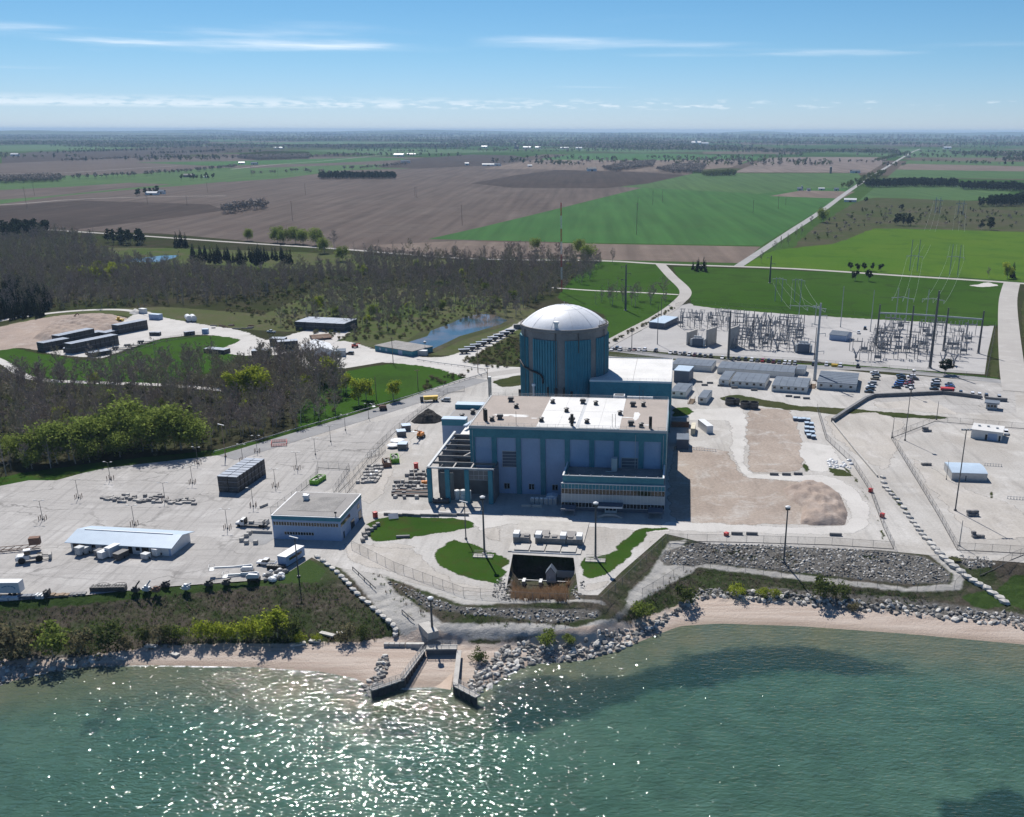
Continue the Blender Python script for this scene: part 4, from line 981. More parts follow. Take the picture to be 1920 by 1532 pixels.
# auxiliary building beside it
ab = thing('auxiliary_building', 'teal auxiliary building with bright white flat roof right of the containment', 'building', P(34.4, 82.0), -PA)
c = MB(); c.box(0, 34.2, 0, 45.8, 0, 21.3); ob('wall', c, M['teal_dark'], ab)
c = MB(); c.box(-.12, 34.32, -.12, .1, 21.3, 22.1); c.box(34.1, 34.32, .1, 45.92, 21.3, 22.1); c.box(-.12, 34.1, 45.7, 45.92, 21.3, 22.1); ob('parapet', c, M['white_metal'], ab)
r = MB()
for x0, x1 in ((0, 17.9), (18.0, 34.09)):
    for y0, y1 in ((.11, 22), (22.08, 45.69)): r.box(x0, x1, y0, y1, 21.31, 21.75)
ob('roof', r, M['white_roof'], ab)
rl = MB()
for a, b_ in (((.1, .1), (34.1, .1)), ((34.1, .1), (34.1, 45.7)), ((.1, 45.7), (34.1, 45.7))):
    for hh in (.5, 1.0): rl.bar((*a, 22.1 + hh), (*b_, 22.1 + hh), .05)
    L_ = math.hypot(b_[0] - a[0], b_[1] - a[1]); n = int(L_ / 2.6)
    for k in range(n + 1): q = (a[0] + (b_[0] - a[0]) * k / n, a[1] + (b_[1] - a[1]) * k / n); rl.bar((*q, 22.1), (*q, 23.15), .05)
ob('railing', rl, M['light_metal'], ab)
q = MB(); q.box(-20, -3, -21, 2, 0, 9.5); ob('blue_canopy', q, M['blue_roof'], ab, loc=(-13.6, -15, 0))

# low annex left of the turbine hall
la = thing('service_annex', 'low service annex with grey roof and teal ends left of turbine hall', 'building', P(-21.3, 47.8), -PA)
c = MB(); c.box(0, 20, 4.0, 24, 0, 10.6); ob('wall', c, M['panel_blue'], la)
c = MB(); c.box(0, 9.4, 0, 3.9, 0, 10.4); ob('front_block', c, M['panel_blue'], la)
c = MB(); c.box(-.1, 9.5, -.1, 4.0, 10.4, 12.9); ob('teal_band', c, M['teal'], la)
c = MB(); c.box(-.2, 9.6, -.2, 4.1, 12.9, 13.15); ob('front_roof', c, M['blue_roof'], la)
c = MB(); c.box(.2, 17, 4.2, 23.8, 10.62, 10.75); ob('roof', c, M['grey_roof'], la)
c = MB(); c.box(0, 20, 24, 29, 0, 12.6, 0, 1); ob('rear_block', c, [M['teal'], M['blue_roof']], la)
c = MB(); c.box(17, 20.5, -16, 24, 10.8, 11.6); ob('walkway_roof', c, M['white_metal'], la)
c = MB(); c.bar((10.4, -6, 12.2), (16.9, 20, 12.2), 1.2, .5); ob('duct', c, M['blue_roof'], la)
for x, y in ((6, 10), (9, 17)):
    ob('roof_vent', vm, parent=la, loc=(x, y, 10.75))
c = MB(); c.box(9.8, 20.8, -16, 3.8, 0, 10.5, 0, 1); ob('link_block', c, [M['corr'], M['white_roof']], la)

# stub post (a square concrete mast) behind the annex
c = MB(); c.box(-.75, .75, -.75, .75, 0, 9.6, 0, 1)
tag(ob('concrete_mast', c, [M['concrete_wall'], M['white_metal']], loc=G(918, 744)), 'thick square concrete mast behind the low service annex', 'mast')

# ---------------------------------------------------------------- two storey blue band building by the car park
def building(name, label, cat, a, b, depth, h, wall, roof, rz=None, over=.0, rh=.3, group=None, kind='flat', pitch=.8):
    """a plain building standing on front corners a and b (places of the photograph)"""
    A, B = G(*a), G(*b); wd = (B - A).length
    rz = math.atan2(B.y - A.y, B.x - A.x) if rz is None else rz
    t = thing(name, label, cat, A, rz, group)
    c = MB(); c.box(0, wd, 0, depth, 0, h); ob('wall', c, M[wall], t)
    c = MB(); o = over
    if kind == 'flat': c.box(-o, wd + o, -o, depth + o, h + .003, h + rh)
    elif kind == 'gable': c.ext([(-o, h - .05), (-o, h + .12), (depth / 2, h + pitch + .12), (depth + o, h + .12), (depth + o, h - .05), (depth / 2, h + pitch - .03)], -o, wd + o)
    elif kind == 'gabley': c.exty([(-o, h - .05), (-o, h + .12), (wd / 2, h + pitch + .12), (wd + o, h + .12), (wd + o, h - .05), (wd / 2, h + pitch - .03)][::-1], -o, depth + o)
    elif kind == 'arch':
        n = 8; p1 = [(depth * k / n, h + pitch * math.sin(math.pi * k / n) + .1) for k in range(n + 1)]
        c.ext([(0, h - .02)] + p1 + [(depth, h - .02)], -o, wd + o)
    ob('roof', c, M[roof], t)
    if kind in ('gable', 'gabley'):
        c = MB()
        if kind == 'gable': c.ext([(0, h), (depth, h), (depth / 2, h + pitch - .06)], .01, wd - .01)
        else: c.exty([(0, h), (wd / 2, h + pitch - .06), (wd, h)], .01, depth - .01)
        ob('gable', c, M[wall], t)
    return t, wd
def openings(t, wd, specs, m='glass', name='window', y=0.0):
    """boxes set 2 cm proud of the front wall: (x, width, z0, z1)"""
    for x, w_, z0, z1 in specs:
        c = MB(); c.box(x - w_ / 2 - .08, x + w_ / 2 + .08, y - .05, y + .02, z0 - .08, z1 + .08); f = ob(name, c, M['white_metal'], t)
        c = MB(); c.box(x - w_ / 2, x + w_ / 2, y - .08, y - .052, z0, z1); ob('pane', c, M[m], f)

A, B = G(514, 1013), G(640, 1019.5)
ax = thing('control_house', 'two storey pale blue building with teal band and grey flat roof by car park', 'building', A, -PA)
c = MB(); c.box(0, 21.8, 0, 21.5, 0, 6.5); ob('wall', c, M['panel_blue'], ax)
c = MB(); c.box(-.06, 21.86, -.06, 21.56, 6.5, 7.7); ob('teal_band', c, M['teal'], ax)
c = MB(); c.box(-.15, 21.95, -.15, 21.65, 7.7, 7.9); ob('coping', c, M['white_metal'], ax)
c = MB(); c.box(.3, 21.5, .3, 21.2, 7.9, 8.0); ob('roof', c, M['grey_roof'], ax)
c = MB(); c.box(3.6, 18.3, 4.2, 17.2, 8.0, 8.06); ob('roof_ballast', c, M['dark_roof'], ax)
c = MB(); c.box(0, 1.5, 0, 1.5, 0, 1.0); c.box(-.15, 1.65, -.15, 1.65, 1.0, 1.6); ob('roof_unit', c, M['white_metal'], ax, loc=(5.3, 13.6, 8.06))
c = MB(); c.box(3.2, 4.4, 18.6, 19.4, 8.0, 8.25); ob('skylight', c, M['white_metal'], ax)
c = MB(); c.tube((20.3, .8, 8.0), (20.3, .8, 9.3), .12); c.box(19.9, 20.7, .7, .9, 8.9, 9.5); ob('floodlight', c, M['dark_metal'], ax)
openings(ax, 21.8, [(.75 + .87 * k, .66, 4.7, 5.8) for k in range(24)])
openings(ax, 21.8, [(4.0 + .87 * k, .66, 1.6, 2.55) for k in range(11)])
for x, y0, z0, z1, yl in ((21.8, .4, 4.5, 5.7, 9), (21.8, 17, 4.2, 5.6, 2), (21.8, 9.4, .1, 2.8, 3.6), (21.8, 17.5, .1, 3.0, 3.0), (21.8, 2.0, .1, 2.3, 1.0)):
    c = MB(); c.box(x + .02, x + .08, y0, y0 + yl, z0, z1); ob('side_opening', c, M['glass'], ax)

# ---------------------------------------------------------------- long white shed on the car park
A, B = G(135, 1037), G(322, 1047)
t_, wd = building('storage_shed', 'long white shed with pale blue metal roof on the car park', 'shed', (135, 1037), (322, 1047), 11.5, 2.9, 'white_metal', 'blue_roof', over=1.1, kind='gable', pitch=1.7)
openings(t_, wd, [(7.5, 1.3, 1.3, 2.3), (15, 1.0, 1.3, 2.2), (21.8, 1.3, 1.2, 2.3), (28.6, 1.3, 1.2, 2.3)])
openings(t_, wd, [(3, 4.6, .1, 2.7), (19.4, 1.2, .1, 2.5), (24.2, 2.2, .1, 2.6), (26.6, 1.6, .1, 2.5)], m='black', name='doorway')
c = MB(); c.box(wd - .6, wd + .05, -.06, .0, 0, 2.85); ob('teal_corner', c, M['panel_blue'], t_)
c = MB(); c.box(1.5, wd - 2, 5.55, 5.95, 4.66, 4.86); ob('ridge_cap', c, M['white_metal'], t_)

# ---------------------------------------------------------------- site offices: modules of trailers side by side
RA = -math.radians(16.5)
def offices(label, a, wd, depth, n, h=3.1, win=0, name='site_office', wall='trailer_wall', rz=RA, pitch=.45, skirt=True, along=False):
    A = G(*a); t = thing(name, label, 'site office', A, rz)
    z0 = .7 if skirt else 0
    c = MB(); c.box(0, wd, 0, depth, z0, h); ob('wall', c, M[wall], t)
    if skirt: c = MB(); c.box(.06, wd - .06, .06, depth - .06, 0, z0 - .003); ob('skirting', c, M['panel_grey'], t)
    bw_ = (depth if along else wd) / n
    c = MB()
    if along: c.box(-.2, wd + .2, .05, bw_ - .05, h + .004, h + .2); c.box(-.2, wd + .2, -.05, .045, h + .02, h + .28)
    else:
        c.ext([(-.2, h + .004), (-.2, h + .1), (depth / 2, h + pitch), (depth + .2, h + .1), (depth + .2, h + .004)], .05, bw_ - .05)
    rm_ = mesh('roof_panel', c, M['trailer_roof'])
    for k in range(n): ob('roof_panel', rm_, parent=t, loc=(0, k * bw_, 0) if along else (k * bw_, 0, 0))
    if win: openings(t, wd, [((k + .5) * wd / win - .3, 1.25, 1.55, 2.65) for k in range(win)])
    return t
offices('long site office of seven roof panels behind the white roofed auxiliary building', (1258, 692), 21.5, 15, 7)
offices('longest row of joined site offices with eleven grey roof panels', (1343, 699), 40, 16, 11)
offices('pair of short white site offices right of the auxiliary building', (1256, 744), 7.5, 17, 2, win=2)
offices('single narrow trailer office beside the wooden steps', (1307, 756), 4.2, 15, 1, win=1)
offices('narrow single site office left of the front office row', (1346, 721.5), 5.2, 20, 1, win=1)
offices('left block of five white site offices facing the yard', (1368, 724), 17.2, 20, 5, win=5)
offices('right block of five white site offices facing the yard', (1445, 732), 17.2, 20, 5, win=5)
offices('small lone trailer office near the tall steel pole', (1491, 701), 4.6, 10, 1)
offices('broad site office with seven long lengthwise roof panels by parked cars', (1530, 727), 19, 26, 7, win=4, along=True, h=3.4)
t_, wd = building('warehouse', 'dark blue grey warehouse with pale roof behind auxiliary building', 'building', (1262, 716), (1290, 718), 12, 6.0, 'blue_wall', 'blue_roof', rz=RA, over=.15)
t_, wd = building('block_house', 'pale concrete block house with white roof and garage door right of yard', 'building', (1819, 817.5), (1876.4, 824), 10.5, 3.6, 'trailer_wall', 'white_roof', over=.2)
openings(t_, wd, [(8.4, 3.6, .05, 2.9)], m='panel_blue', name='garage_door'); openings(t_, wd, [(6.0, .9, .05, 2.3), (11.2, .7, .05, 2.3)], m='black', name='doorway')
for x, y in ((2.5, 6), (6, 6.5), (9.6, 5.2)): 
    c = MB(); c.box(x - .5, x + .5, y - .3, y + .3, 3.91, 4.5); ob('roof_unit', c, M['panel_grey'], t_)
t_, wd = building('metal_shed', 'grey metal shed with shallow arched pale roof on right yard', 'shed', (1783.5, 897), (1849.7, 899), 12.5, 2.9, 'light_metal', 'blue_roof', over=.1, kind='arch', pitch=.7)
openings(t_, wd, [(5, .6, .05, 2)], m='corr', name='door')
t_, wd = building('pond_building', 'low turquoise building with dark flat roof beside the pond', 'building', (702, 660), (772, 671), 17, 3.0, 'teal', 'dark_roof', over=.3)
openings(t_, wd, [(4, 1.2, 1, 2.2), (9, 1.2, 1, 2.2), (20, 3, .1, 2.6)], m='panel_blue')
t_, wd = building('trailer_box', 'pale grey trailer beside the low turquoise pond building', 'trailer', (772, 668), (793, 671), 3, 2.6, 'panel_grey', 'white_metal', rz=-.2, over=.03)
t_, wd = building('fabric_tent', 'white ridged fabric storage tent among trees by laydown yard', 'tent', (574, 676), (622, 668), 24, 3.2, 'white_metal', 'white_metal', rz=math.radians(22), over=.2, kind='gabley', pitch=3.0)
t_, wd = building('tent_annex', 'low pale annex at right end of the white fabric tent', 'shed', (618, 672), (645, 669), 8, 2.8, 'panel_grey', 'trailer_roof', rz=math.radians(10), over=.1)
t_, wd = building('relay_house', 'blue grey gabled relay house inside the switchyard', 'building', (1553, 635), (1578, 640), 12, 3.4, 'panel_blue', 'trailer_roof', rz=math.radians(-30), over=.3, kind='gable', pitch=1.6)
for k, (a, b, l_) in enumerate((((1215, 614), (1228, 615.5), 'left'), ((1229, 615.5), (1243, 617), 'right'))):
    t_, wd = building('switchgear_shed', l_ + ' of twin blue grey sheds at switchyard corner', 'shed', a, b, 26, 3.6, 'blue_wall', 'blue_roof', rz=math.radians(-24), over=.1)
t_, wd = building('guard_house', 'small grey guard house with dark flat roof by gate', 'guard house', (1847, 763), (1868, 765), 4.5, 2.8, 'panel_grey', 'trailer_roof', over=.8, rh=.5)
openings(t_, wd, [(1.1, 1.0, 1.1, 2.2), (2.5, 1.0, 1.1, 2.2), (3.9, 1.0, 1.1, 2.2)])
t_, wd = building('red_trailer', 'red ticket trailer with pale roof between rows of parked cars', 'trailer', (1762, 735), (1787, 736.5), 3.2, 2.6, 'red', 'red', over=.05)
openings(t_, wd, [(wd * .5, wd * .7, 1.2, 2.2)], m='black', name='counter')
t_, wd = building('yard_container', 'cream shipping container lying beside the turbine hall right side', 'container', (1294, 815), (1302, 815.5), 9.5, 2.6, 'cream', 'cream', rz=-PA - .05, over=.02)
t_, wd = building('box_trailer', 'long white box trailer on the pale yard right of turbine hall', 'trailer', (1324, 812), (1336, 811), 11, 3.2, 'white_metal', 'white_metal', rz=math.radians(14), over=.02, rh=.1)
t_, wd = building('generator_house', 'dark blue machine house in the shade right of turbine hall', 'building', (1268, 842), (1290, 842), 9, 4.0, 'blue_wall', 'trailer_roof', rz=-PA, over=.1)
t_, wd = building('dark_shelter', 'dark maroon low shelter behind the cream container', 'shelter', (1258, 800), (1291, 801), 6, 2.4, 'rust', 'dark_roof', rz=-PA, over=.1)

# ---------------------------------------------------------------- intake screen house and its sunken forebay
A = G(955, 1029)
ih = thing('intake_structure', 'concrete intake deck with white hoods above sunken forebay', 'intake structure', G(962, 1036), -PA - .01)
IW = (G(1080, 1040) - G(962, 1036)).length
c = MB(); c.box(-1.5, IW + 1.5, 0, 26, 0, .35); ob('deck', c, M['concrete_wall'], ih)
for k in range(4):
    c = MB(); c.box(.3 + k * IW / 4, IW / 4 - .1 + k * IW / 4, .4, 5.2, .354, .75); ob('deck_slab', c, M['concrete_wall'], ih)
for x0, x1 in ((-1.0, 4.0), (5.9, 15.4), (IW - 3.6, IW + 1.2)):
    c = MB(); c.box(x0, x1, 6.4, 9.4, .354, 2.3); ob('pump_housing', c, M['dark_roof'], ih)
for x in (-1.0, 5.9, 13.6, IW - .6):
    c = MB(); c.box(x, x + 1.8, 6.3, 9.5, 2.304, 3.5); ob('white_hood', c, M['white_metal'], ih)
for x in (2.3, 8.6, 11.0, IW - 3.2):
    c = MB(); c.box(x, x + 1.5, 7.2, 8.8, 2.304, 2.7); ob('hatch', c, M['grey_roof'], ih)
for x in (4.6, 13.0):
    c = MB(); c.box(x, x + 4.6, 12.0, 16.0, .354, 1.2, 0, 1); ob('raised_slab', c, [M['dark_roof'], M['grey_roof']], ih)
c = MB(); c.box(.0, IW, .35, .95, -8, -.01); wl = ob('retaining_wall', c, M['corr'], ih)
c = MB()
for k in range(11): c.box(.6 + k * (IW - 1.2) / 10 - .09, .6 + k * (IW - 1.2) / 10 + .09, .2, .345, -8, -.4)
ob('wall_rib', c, M['dark_metal'], wl)
c = MB(); c.box(-.3, IW + .3, -.15, .34, -.35, .34); ob('coping', c, M['white_metal'], ih)
for x, s_ in ((-.9, 0), (IW + .3, 0)):
    c = MB(); c.add([(x, .3, -8), (x + .6, .3, -8), (x + .6, .3, .34), (x, .3, .34), (x, -9, -8), (x + .6, -9, -8), (x + .6, -9, -4.8), (x, -9, -4.8)],
                    [(0, 1, 2, 3), (7, 6, 5, 4), (3, 2, 6, 7), (0, 4, 5, 1), (1, 5, 6, 2), (0, 3, 7, 4)]); ob('wing_wall', c, M['concrete_wall'], ih)
c = MB(); c.bar((-.5, -9, -4.9), (IW + .5, -9, -4.9), .25)
for x in (4.4, 9.4): c.box(x, x + .9, -10.5, -8, -6.5, -4.7)
ob('boom_walkway', c, M['light_metal'], ih)
A = ih.matrix_basis @ Vector((12.6, -6.3, -6.2))
t_ = thing('gauge_hut', 'small grey gabled gauge hut standing in the sunken forebay', 'hut', A, -PA)
c = MB(); c.box(-1.4, 1.4, -1.2, 1.2, 0, 3.2); ob('wall', c, M['panel_grey'], t_)
c = MB(); c.exty([(-1.6, 3.1), (0, 5.3), (1.6, 3.1), (1.4, 3.1), (0, 5.0), (-1.4, 3.1)], -1.4, 1.4); ob('roof', c, M['trailer_roof'], t_)
c = MB(); c.exty([(-1.38, 3.2), (1.38, 3.2), (0, 4.95)], -1.15, 1.15); ob('gable', c, M['panel_grey'], t_)
c = MB(); c.box(-.6, -.1, -1.26, -1.205, 1.4, 2.1); ob('window', c, M['white_metal'], t_)
c = MB(); c.box(0, 9.2, .0, .4, 0, 2.2)
tag(ob('pale_partition', c, M['panel_grey'], loc=ih.matrix_basis @ Vector((13.9, -3.4, -6.2)), rz=-PA), 'pale low partition wall right of the gauge hut', 'wall')

# ---------------------------------------------------------------- stacked crates with pale lids
def crate_mat():
    m, t, p = base_mat('crate_side'); tcx = N(t, 'ShaderNodeTexCoord')
    br = N(t, 'ShaderNodeTexBrick'); setin(br, Scale=1.0, Mortar_Size=.07) if False else None
    br.inputs['Color1'].default_value = (.035, .037, .042, 1); br.inputs['Color2'].default_value = (.24, .23, .215, 1); br.inputs['Mortar'].default_value = (.03, .03, .033, 1)
    br.inputs['Scale'].default_value = 1.0; br.inputs['Brick Width'].default_value = .9; br.inputs['Row Height'].default_value = .55; br.inputs['Mortar Size'].default_value = .14; br.inputs['Bias'].default_value = -.45
    sp = N(t, 'ShaderNodeSeparateXYZ'); t.links.new(tcx.outputs['Object'], sp.inputs[0])
    cb_ = N(t, 'ShaderNodeCombineXYZ'); t.links.new(math_(t, 'ADD', sp.outputs[0], sp.outputs[1]), cb_.inputs[0]); t.links.new(sp.outputs[2], cb_.inputs[1])
    t.links.new(cb_.outputs[0], br.inputs['Vector'])
    col = mixc(t, maprange(t, noise(t, pos(t), .9, 3), .4, .65), br.outputs['Color'], (.05, .052, .058))
    t.links.new(col, p.inputs['Base Color']); setin(p, Roughness=.7)
    return m
M['crate'] = crate_mat()
M['crate_lid'] = mat('pale_crate_lid', (.20, .24, .31), (.15, .18, .23), .35, rough=.45, fine=.06)
def crate_mesh(w_, d_, h_):
    b_ = MB(); b_.box(-w_ / 2 + .05, w_ / 2 - .05, -d_ / 2 + .05, d_ / 2 - .05, .1, h_ - .12)
    f_ = MB()
    for x in (-1, 1):
        for y in (-1, 1): f_.box(x * (w_ / 2 - .08) - .08, x * (w_ / 2 - .08) + .08, y * (d_ / 2 - .08) - .08, y * (d_ / 2 - .08) + .08, 0, h_ - .11)
    for z in (0, h_ / 2 - .06, h_ - .24):
        for y in (-1, 1): f_.box(-w_ / 2 + .16, w_ / 2 - .16, y * (d_ / 2 - .06) - .06, y * (d_ / 2 - .06) + .06, z, z + .12)
        for x in (-1, 1): f_.box(x * (w_ / 2 - .06) - .06, x * (w_ / 2 - .06) + .06, -d_ / 2 + .16, d_ / 2 - .16, z, z + .12)
    l_ = MB(); l_.box(-w_ / 2 - .03, w_ / 2 + .03, -d_ / 2 - .03, d_ / 2 + .03, h_ - .105, h_ - .01)
    return mesh('crate_body', b_, M['crate']), mesh('crate_frame', f_, M['dark_metal']), mesh('crate_lid', l_, M['crate_lid'])
CR_ = {}
def crate(x, y, z, rz, size, label, group, name='storage_crate'):
    if size not in CR_: CR_[size] = crate_mesh(*size)
    t = thing(name, label, 'crate', (x, y, z), rz, group)
    ob('body', CR_[size][0], parent=t); ob('frame', CR_[size][1], parent=t); ob('lid', CR_[size][2], parent=t)
    return t
def crate_row(a, b, n, lv, dep, h_, where, nd=1, skip=()):
    A, B = G(*a), G(*b); d = (B - A) / n; q = Vector((-d.y, d.x, 0)).normalized(); w_ = d.length; rz = math.atan2(d.y, d.x)
    for k in range(n):
        for j in range(nd):
            for l in range(lv if (k, j) not in skip else lv - 1):
                c_ = A + d * (k + .5) + q * dep * (j + .5)
                crate(c_.x, c_.y, l * h_, rz, (round(w_ - .28, 2), round(dep - (.25 if nd == 1 or j % 2 else .9), 2), h_),
                      f"dark crate with pale lid in {where}, {['bottom', 'middle', 'upper'][l] if lv == 3 else ['lower', 'upper'][l] if lv == 2 else 'single'} layer", f'crates in {where}')
A = G(409, 927); B = G(447, 929)
D_ = (G(506, 892) - B).length
crate_row((409, 927), (447, 929), 2, 3, D_ / 8, 2.0, 'the tall stack on the car park', nd=8)
crate_row((135, 669), (223, 650), 10, 2, 6.4, 2.9, 'the long front row of the laydown yard')
crate_row((82, 665), (132, 655), 6, 2, 6.4, 2.5, 'the left front row of the laydown yard')
crate_row((112, 652), (196, 633), 9, 2, 6.4, 2.7, 'the row beside the dirt heap', skip=((7, 0), (8, 0)))
crate_row((198, 637), (222, 631.5), 3, 1, 6.4, 2.7, 'the low gap between the two rear rows')
crate_row((222, 632), (277, 621), 8, 2, 6.4, 2.9, 'the far rear row of the laydown yard')
crate_row((172, 675), (209, 668.5), 3, 1, 5.5, 2.4, 'the low trio before the long row')
crate_row((117, 666), (134, 665), 2, 1, 4, 2.3, 'the low pair between the front rows')
crate_row((278, 634), (298, 634), 2, 1, 3, 2.2, 'the lone pair on the pale yard')
crate_row((346, 633.5), (365, 631), 2, 1, 3, 2.2, 'the lone pair by the yard fence')
crate_row((552, 621), (645, 625), 5, 2, 19, 2.6, 'the five long rows at the yard top')
crate_row((520, 661), (559, 658), 3, 2, 6, 2.6, 'the block near the white tent')
crate_row((504, 652), (533, 652), 3, 2, 6, 2.2, 'the block behind the tent block')
crate_row((470, 672), (504, 671), 3, 1, 6, 3.2, 'the low group above the woods')
crate_row((380, 665), (419, 668), 3, 1, 6, 2.4, 'the low group at the yard corner')
# sea container, sheds in the laydown yard
def box_thing(name, label, cat, a, size, m, rz=0.0, roof=None, group=None, legs=False, z=0.0):
    A = a if isinstance(a, Vector) else G(*a); t = thing(name, label, cat, Vector((A.x, A.y, A.z + z)), rz, group)
    w_, d_, h_ = size
    c = MB(); c.box(-w_ / 2, w_ / 2, -d_ / 2, d_ / 2, .12, h_ - .08)
    for k in range(int(w_ / .9)): c.box(-w_ / 2 + .3 + k * .9, -w_ / 2 + .5 + k * .9, -d_ / 2 - .05, -d_ / 2 - .002, .2, h_ - .2)
    ob('body', c, M[m], t)
    c = MB(); c.box(-w_ / 2 - .06, w_ / 2 + .06, -d_ / 2 - .06, d_ / 2 + .06, h_ - .077, h_ + .05); ob('roof', c, M[roof or m], t)
    c = MB()
    for x in (-1, 1):
        for y in (-1, 1): c.box(x * (w_ / 2 - .2) - .12, x * (w_ / 2 - .2) + .12, y * (d_ / 2 - .2) - .12, y * (d_ / 2 - .2) + .12, 0, .118)
    ob('foot', c, M['dark_metal'], t)
    return t
box_thing('container', 'small pale blue container at the grass corner of laydown yard', 'container', (384, 629), (3.6, 3, 2.9), 'panel_blue', .1, 'blue_roof')
box_thing('container', 'white container by the gravel heap at top of laydown yard', 'container', (267, 592), (5, 3, 3.4), 'white_metal', -.5)
box_thing('container', 'blue container lying at the laydown yard entrance track', 'container', (291, 603), (8, 4, 3.6), 'panel_blue', -.3, 'blue_roof')
for k, x in enumerate((352, 361)):
    t_ = thing('storage_tank', ('left' if k == 0 else 'right') + ' of two white horizontal tanks beyond the laydown yard', 'tank', G(x, 606), .5, 'white tanks beyond the laydown yard')
    c = MB(); c.tube((0, -4, 2.3), (0, 4, 2.3), 1.9, n=16); ob('shell', c, M['white_metal'], t_, smooth=False)
    c = MB(); c.box(-1.4, 1.4, -3, -2.6, 0, 1); c.box(-1.4, 1.4, 2.6, 3, 0, 1); ob('saddle', c, M['concrete_wall'], t_)
for k, (x, y) in enumerate(((224, 660), (246, 655), (271, 648))):
    t_ = thing('low_loader', f'{["left", "middle", "right"][k]} of three flat trailers parked along laydown yard edge', 'trailer', G(x, y), .32, 'flat trailers along the laydown yard edge')
    c = MB(); c.box(-4.5, 4.5, -1.2, 1.2, .8, 1.15); c.bar((4.5, 0, 1), (7.5, 0, .6), .3); ob('deck', c, M['dark_metal'], t_)
    c = MB(); c.box(-4, -.6, -1, 1, 1.152, 1.9); ob('load', c, M['corr'], t_)
    for x2 in (-3.2, -1.8):
        for y2 in (-1.1, 1.1): c = MB(); c.tube((x2, y2 - .15, .45), (x2, y2 + .15, .45), .45, n=10); ob('wheel', c, M['tyre'], t_)
# dark covered trailers by the pond road
for k in range(9):
    f = k / 8; A = G(869 + 86 * f, 664 - 38 * f)
    t_ = thing('covered_skip', 'dark covered skip trailer with pale top in the row by pond', 'skip', A, math.radians(14), 'skips parked along the pond road')
    c = MB(); c.add([(-2.2, -1.2, .7), (2.2, -1.2, .7), (2.2, 1.2, .7), (-2.2, 1.2, .7), (-3.2, -1.25, 2.5), (3.2, -1.25, 2.5), (3.2, 1.25, 2.5), (-3.2, 1.25, 2.5)], [(0, 3, 2, 1), (0, 1, 5, 4), (1, 2, 6, 5), (2, 3, 7, 6), (3, 0, 4, 7), (4, 5, 6, 7)]); ob('body', c, M['dark_metal'], t_)
    c = MB(); c.box(-3.3, 3.3, -1.3, 1.3, 2.51, 2.62); ob('cover', c, M['crate_lid'], t_)
    for x2 in (-1.2, 1.2): c = MB(); c.tube((x2, -1.2, .45), (x2, 1.2, .45), .45, n=10); ob('axle', c, M['tyre'], t_)
box_thing('container', 'grey container lying alone at far end of pond road', 'container', (970, 617), (6, 3, 2.8), 'corr', .1)

# ---------------------------------------------------------------- cars
CARC = {'white': (.75, .75, .76), 'black': (.012, .012, .014), 'silver': (.38, .39, .40), 'dark grey': (.06, .062, .068), 'red': (.32, .02, .025), 'blue': (.02, .07, .28), 'maroon': (.12, .02, .025), 'tan': (.38, .33, .22)}
for k, v in CARC.items():
    m_, t__, p_ = base_mat('car_paint_' + k.replace(' ', '_')); setin(p_, Roughness=.28); p_.inputs['Base Color'].default_value = (*v, 1); p_.inputs['Coat Weight'].default_value = .6; M['car ' + k] = m_
wheel_b = MB(); wheel_b.tube((-.12, 0, 0), (.12, 0, 0), .34, n=12); wheel_me = mesh('wheel', wheel_b, M['tyre'])
CARB = {}
def car_body(kind, colour):
    """car lies along y, nose to +y"""
    k = (kind, colour)
    if k in CARB: return CARB[k]
    if kind == 'sedan': low = [(-2.3, .35), (2.25, .35), (2.3, .62), (1.95, .80), (.95, .92), (-1.55, .95), (-2.25, .88)]; top = [(-1.75, .95), (1.0, .92), (.25, 1.42), (-1.0, 1.44)]
    elif kind == 'suv': low = [(-2.3, .4), (2.25, .4), (2.3, .75), (2.1, 1.0), (1.1, 1.08), (-2.25, 1.1)]; top = [(-2.22, 1.1), (1.15, 1.08), (.5, 1.70), (-2.05, 1.74)]
    else: low = [(-2.9, .5), (2.8, .5), (2.85, .85), (2.7, 1.12), (1.3, 1.18), (-2.85, 1.18)]; top = [(-.75, 1.18), (1.35, 1.18), (.75, 1.85), (-.6, 1.88)]
    w_ = .9 if kind != 'pickup' else 1.0
    b_ = MB(); b_.ext(low[::-1], -w_, w_)
    n = len(top); wi = w_ - .18
    roof = [(x, top[2][0], top[2][1] + .005) for x in (wi, -wi)] + [(x, top[3][0], top[3][1] + .005) for x in (-wi, wi)]
    b_.add([(x * s, y, z + dz) for dz in (0, .05) for (x, y, z) in roof for s in (1.02,)], [(0, 1, 2, 3), (7, 6, 5, 4), (0, 4, 5, 1), (1, 5, 6, 2), (2, 6, 7, 3), (3, 7, 4, 0)])
    g_ = MB(); g_.add([(-w_ + .03, top[0][0], top[0][1]), (w_ - .03, top[0][0], top[0][1]), (w_ - .03, top[1][0], top[1][1]), (-w_ + .03, top[1][0], top[1][1]),
                       (-wi, top[3][0], top[3][1]), (wi, top[3][0], top[3][1]), (wi, top[2][0], top[2][1]), (-wi, top[2][0], top[2][1])],
                      [(0, 1, 5, 4), (1, 2, 6, 5), (2, 3, 7, 6), (3, 0, 4, 7), (4, 5, 6, 7)])
    if kind == 'pickup':
        b_.box(-.85, .85, -2.75, -.85, 1.19, 1.2, 1)
    CARB[k] = (mesh(kind + '_body', b_, [M['car ' + colour], M['black']]), mesh(kind + '_windows', g_, M['glass']))
    return CARB[k]
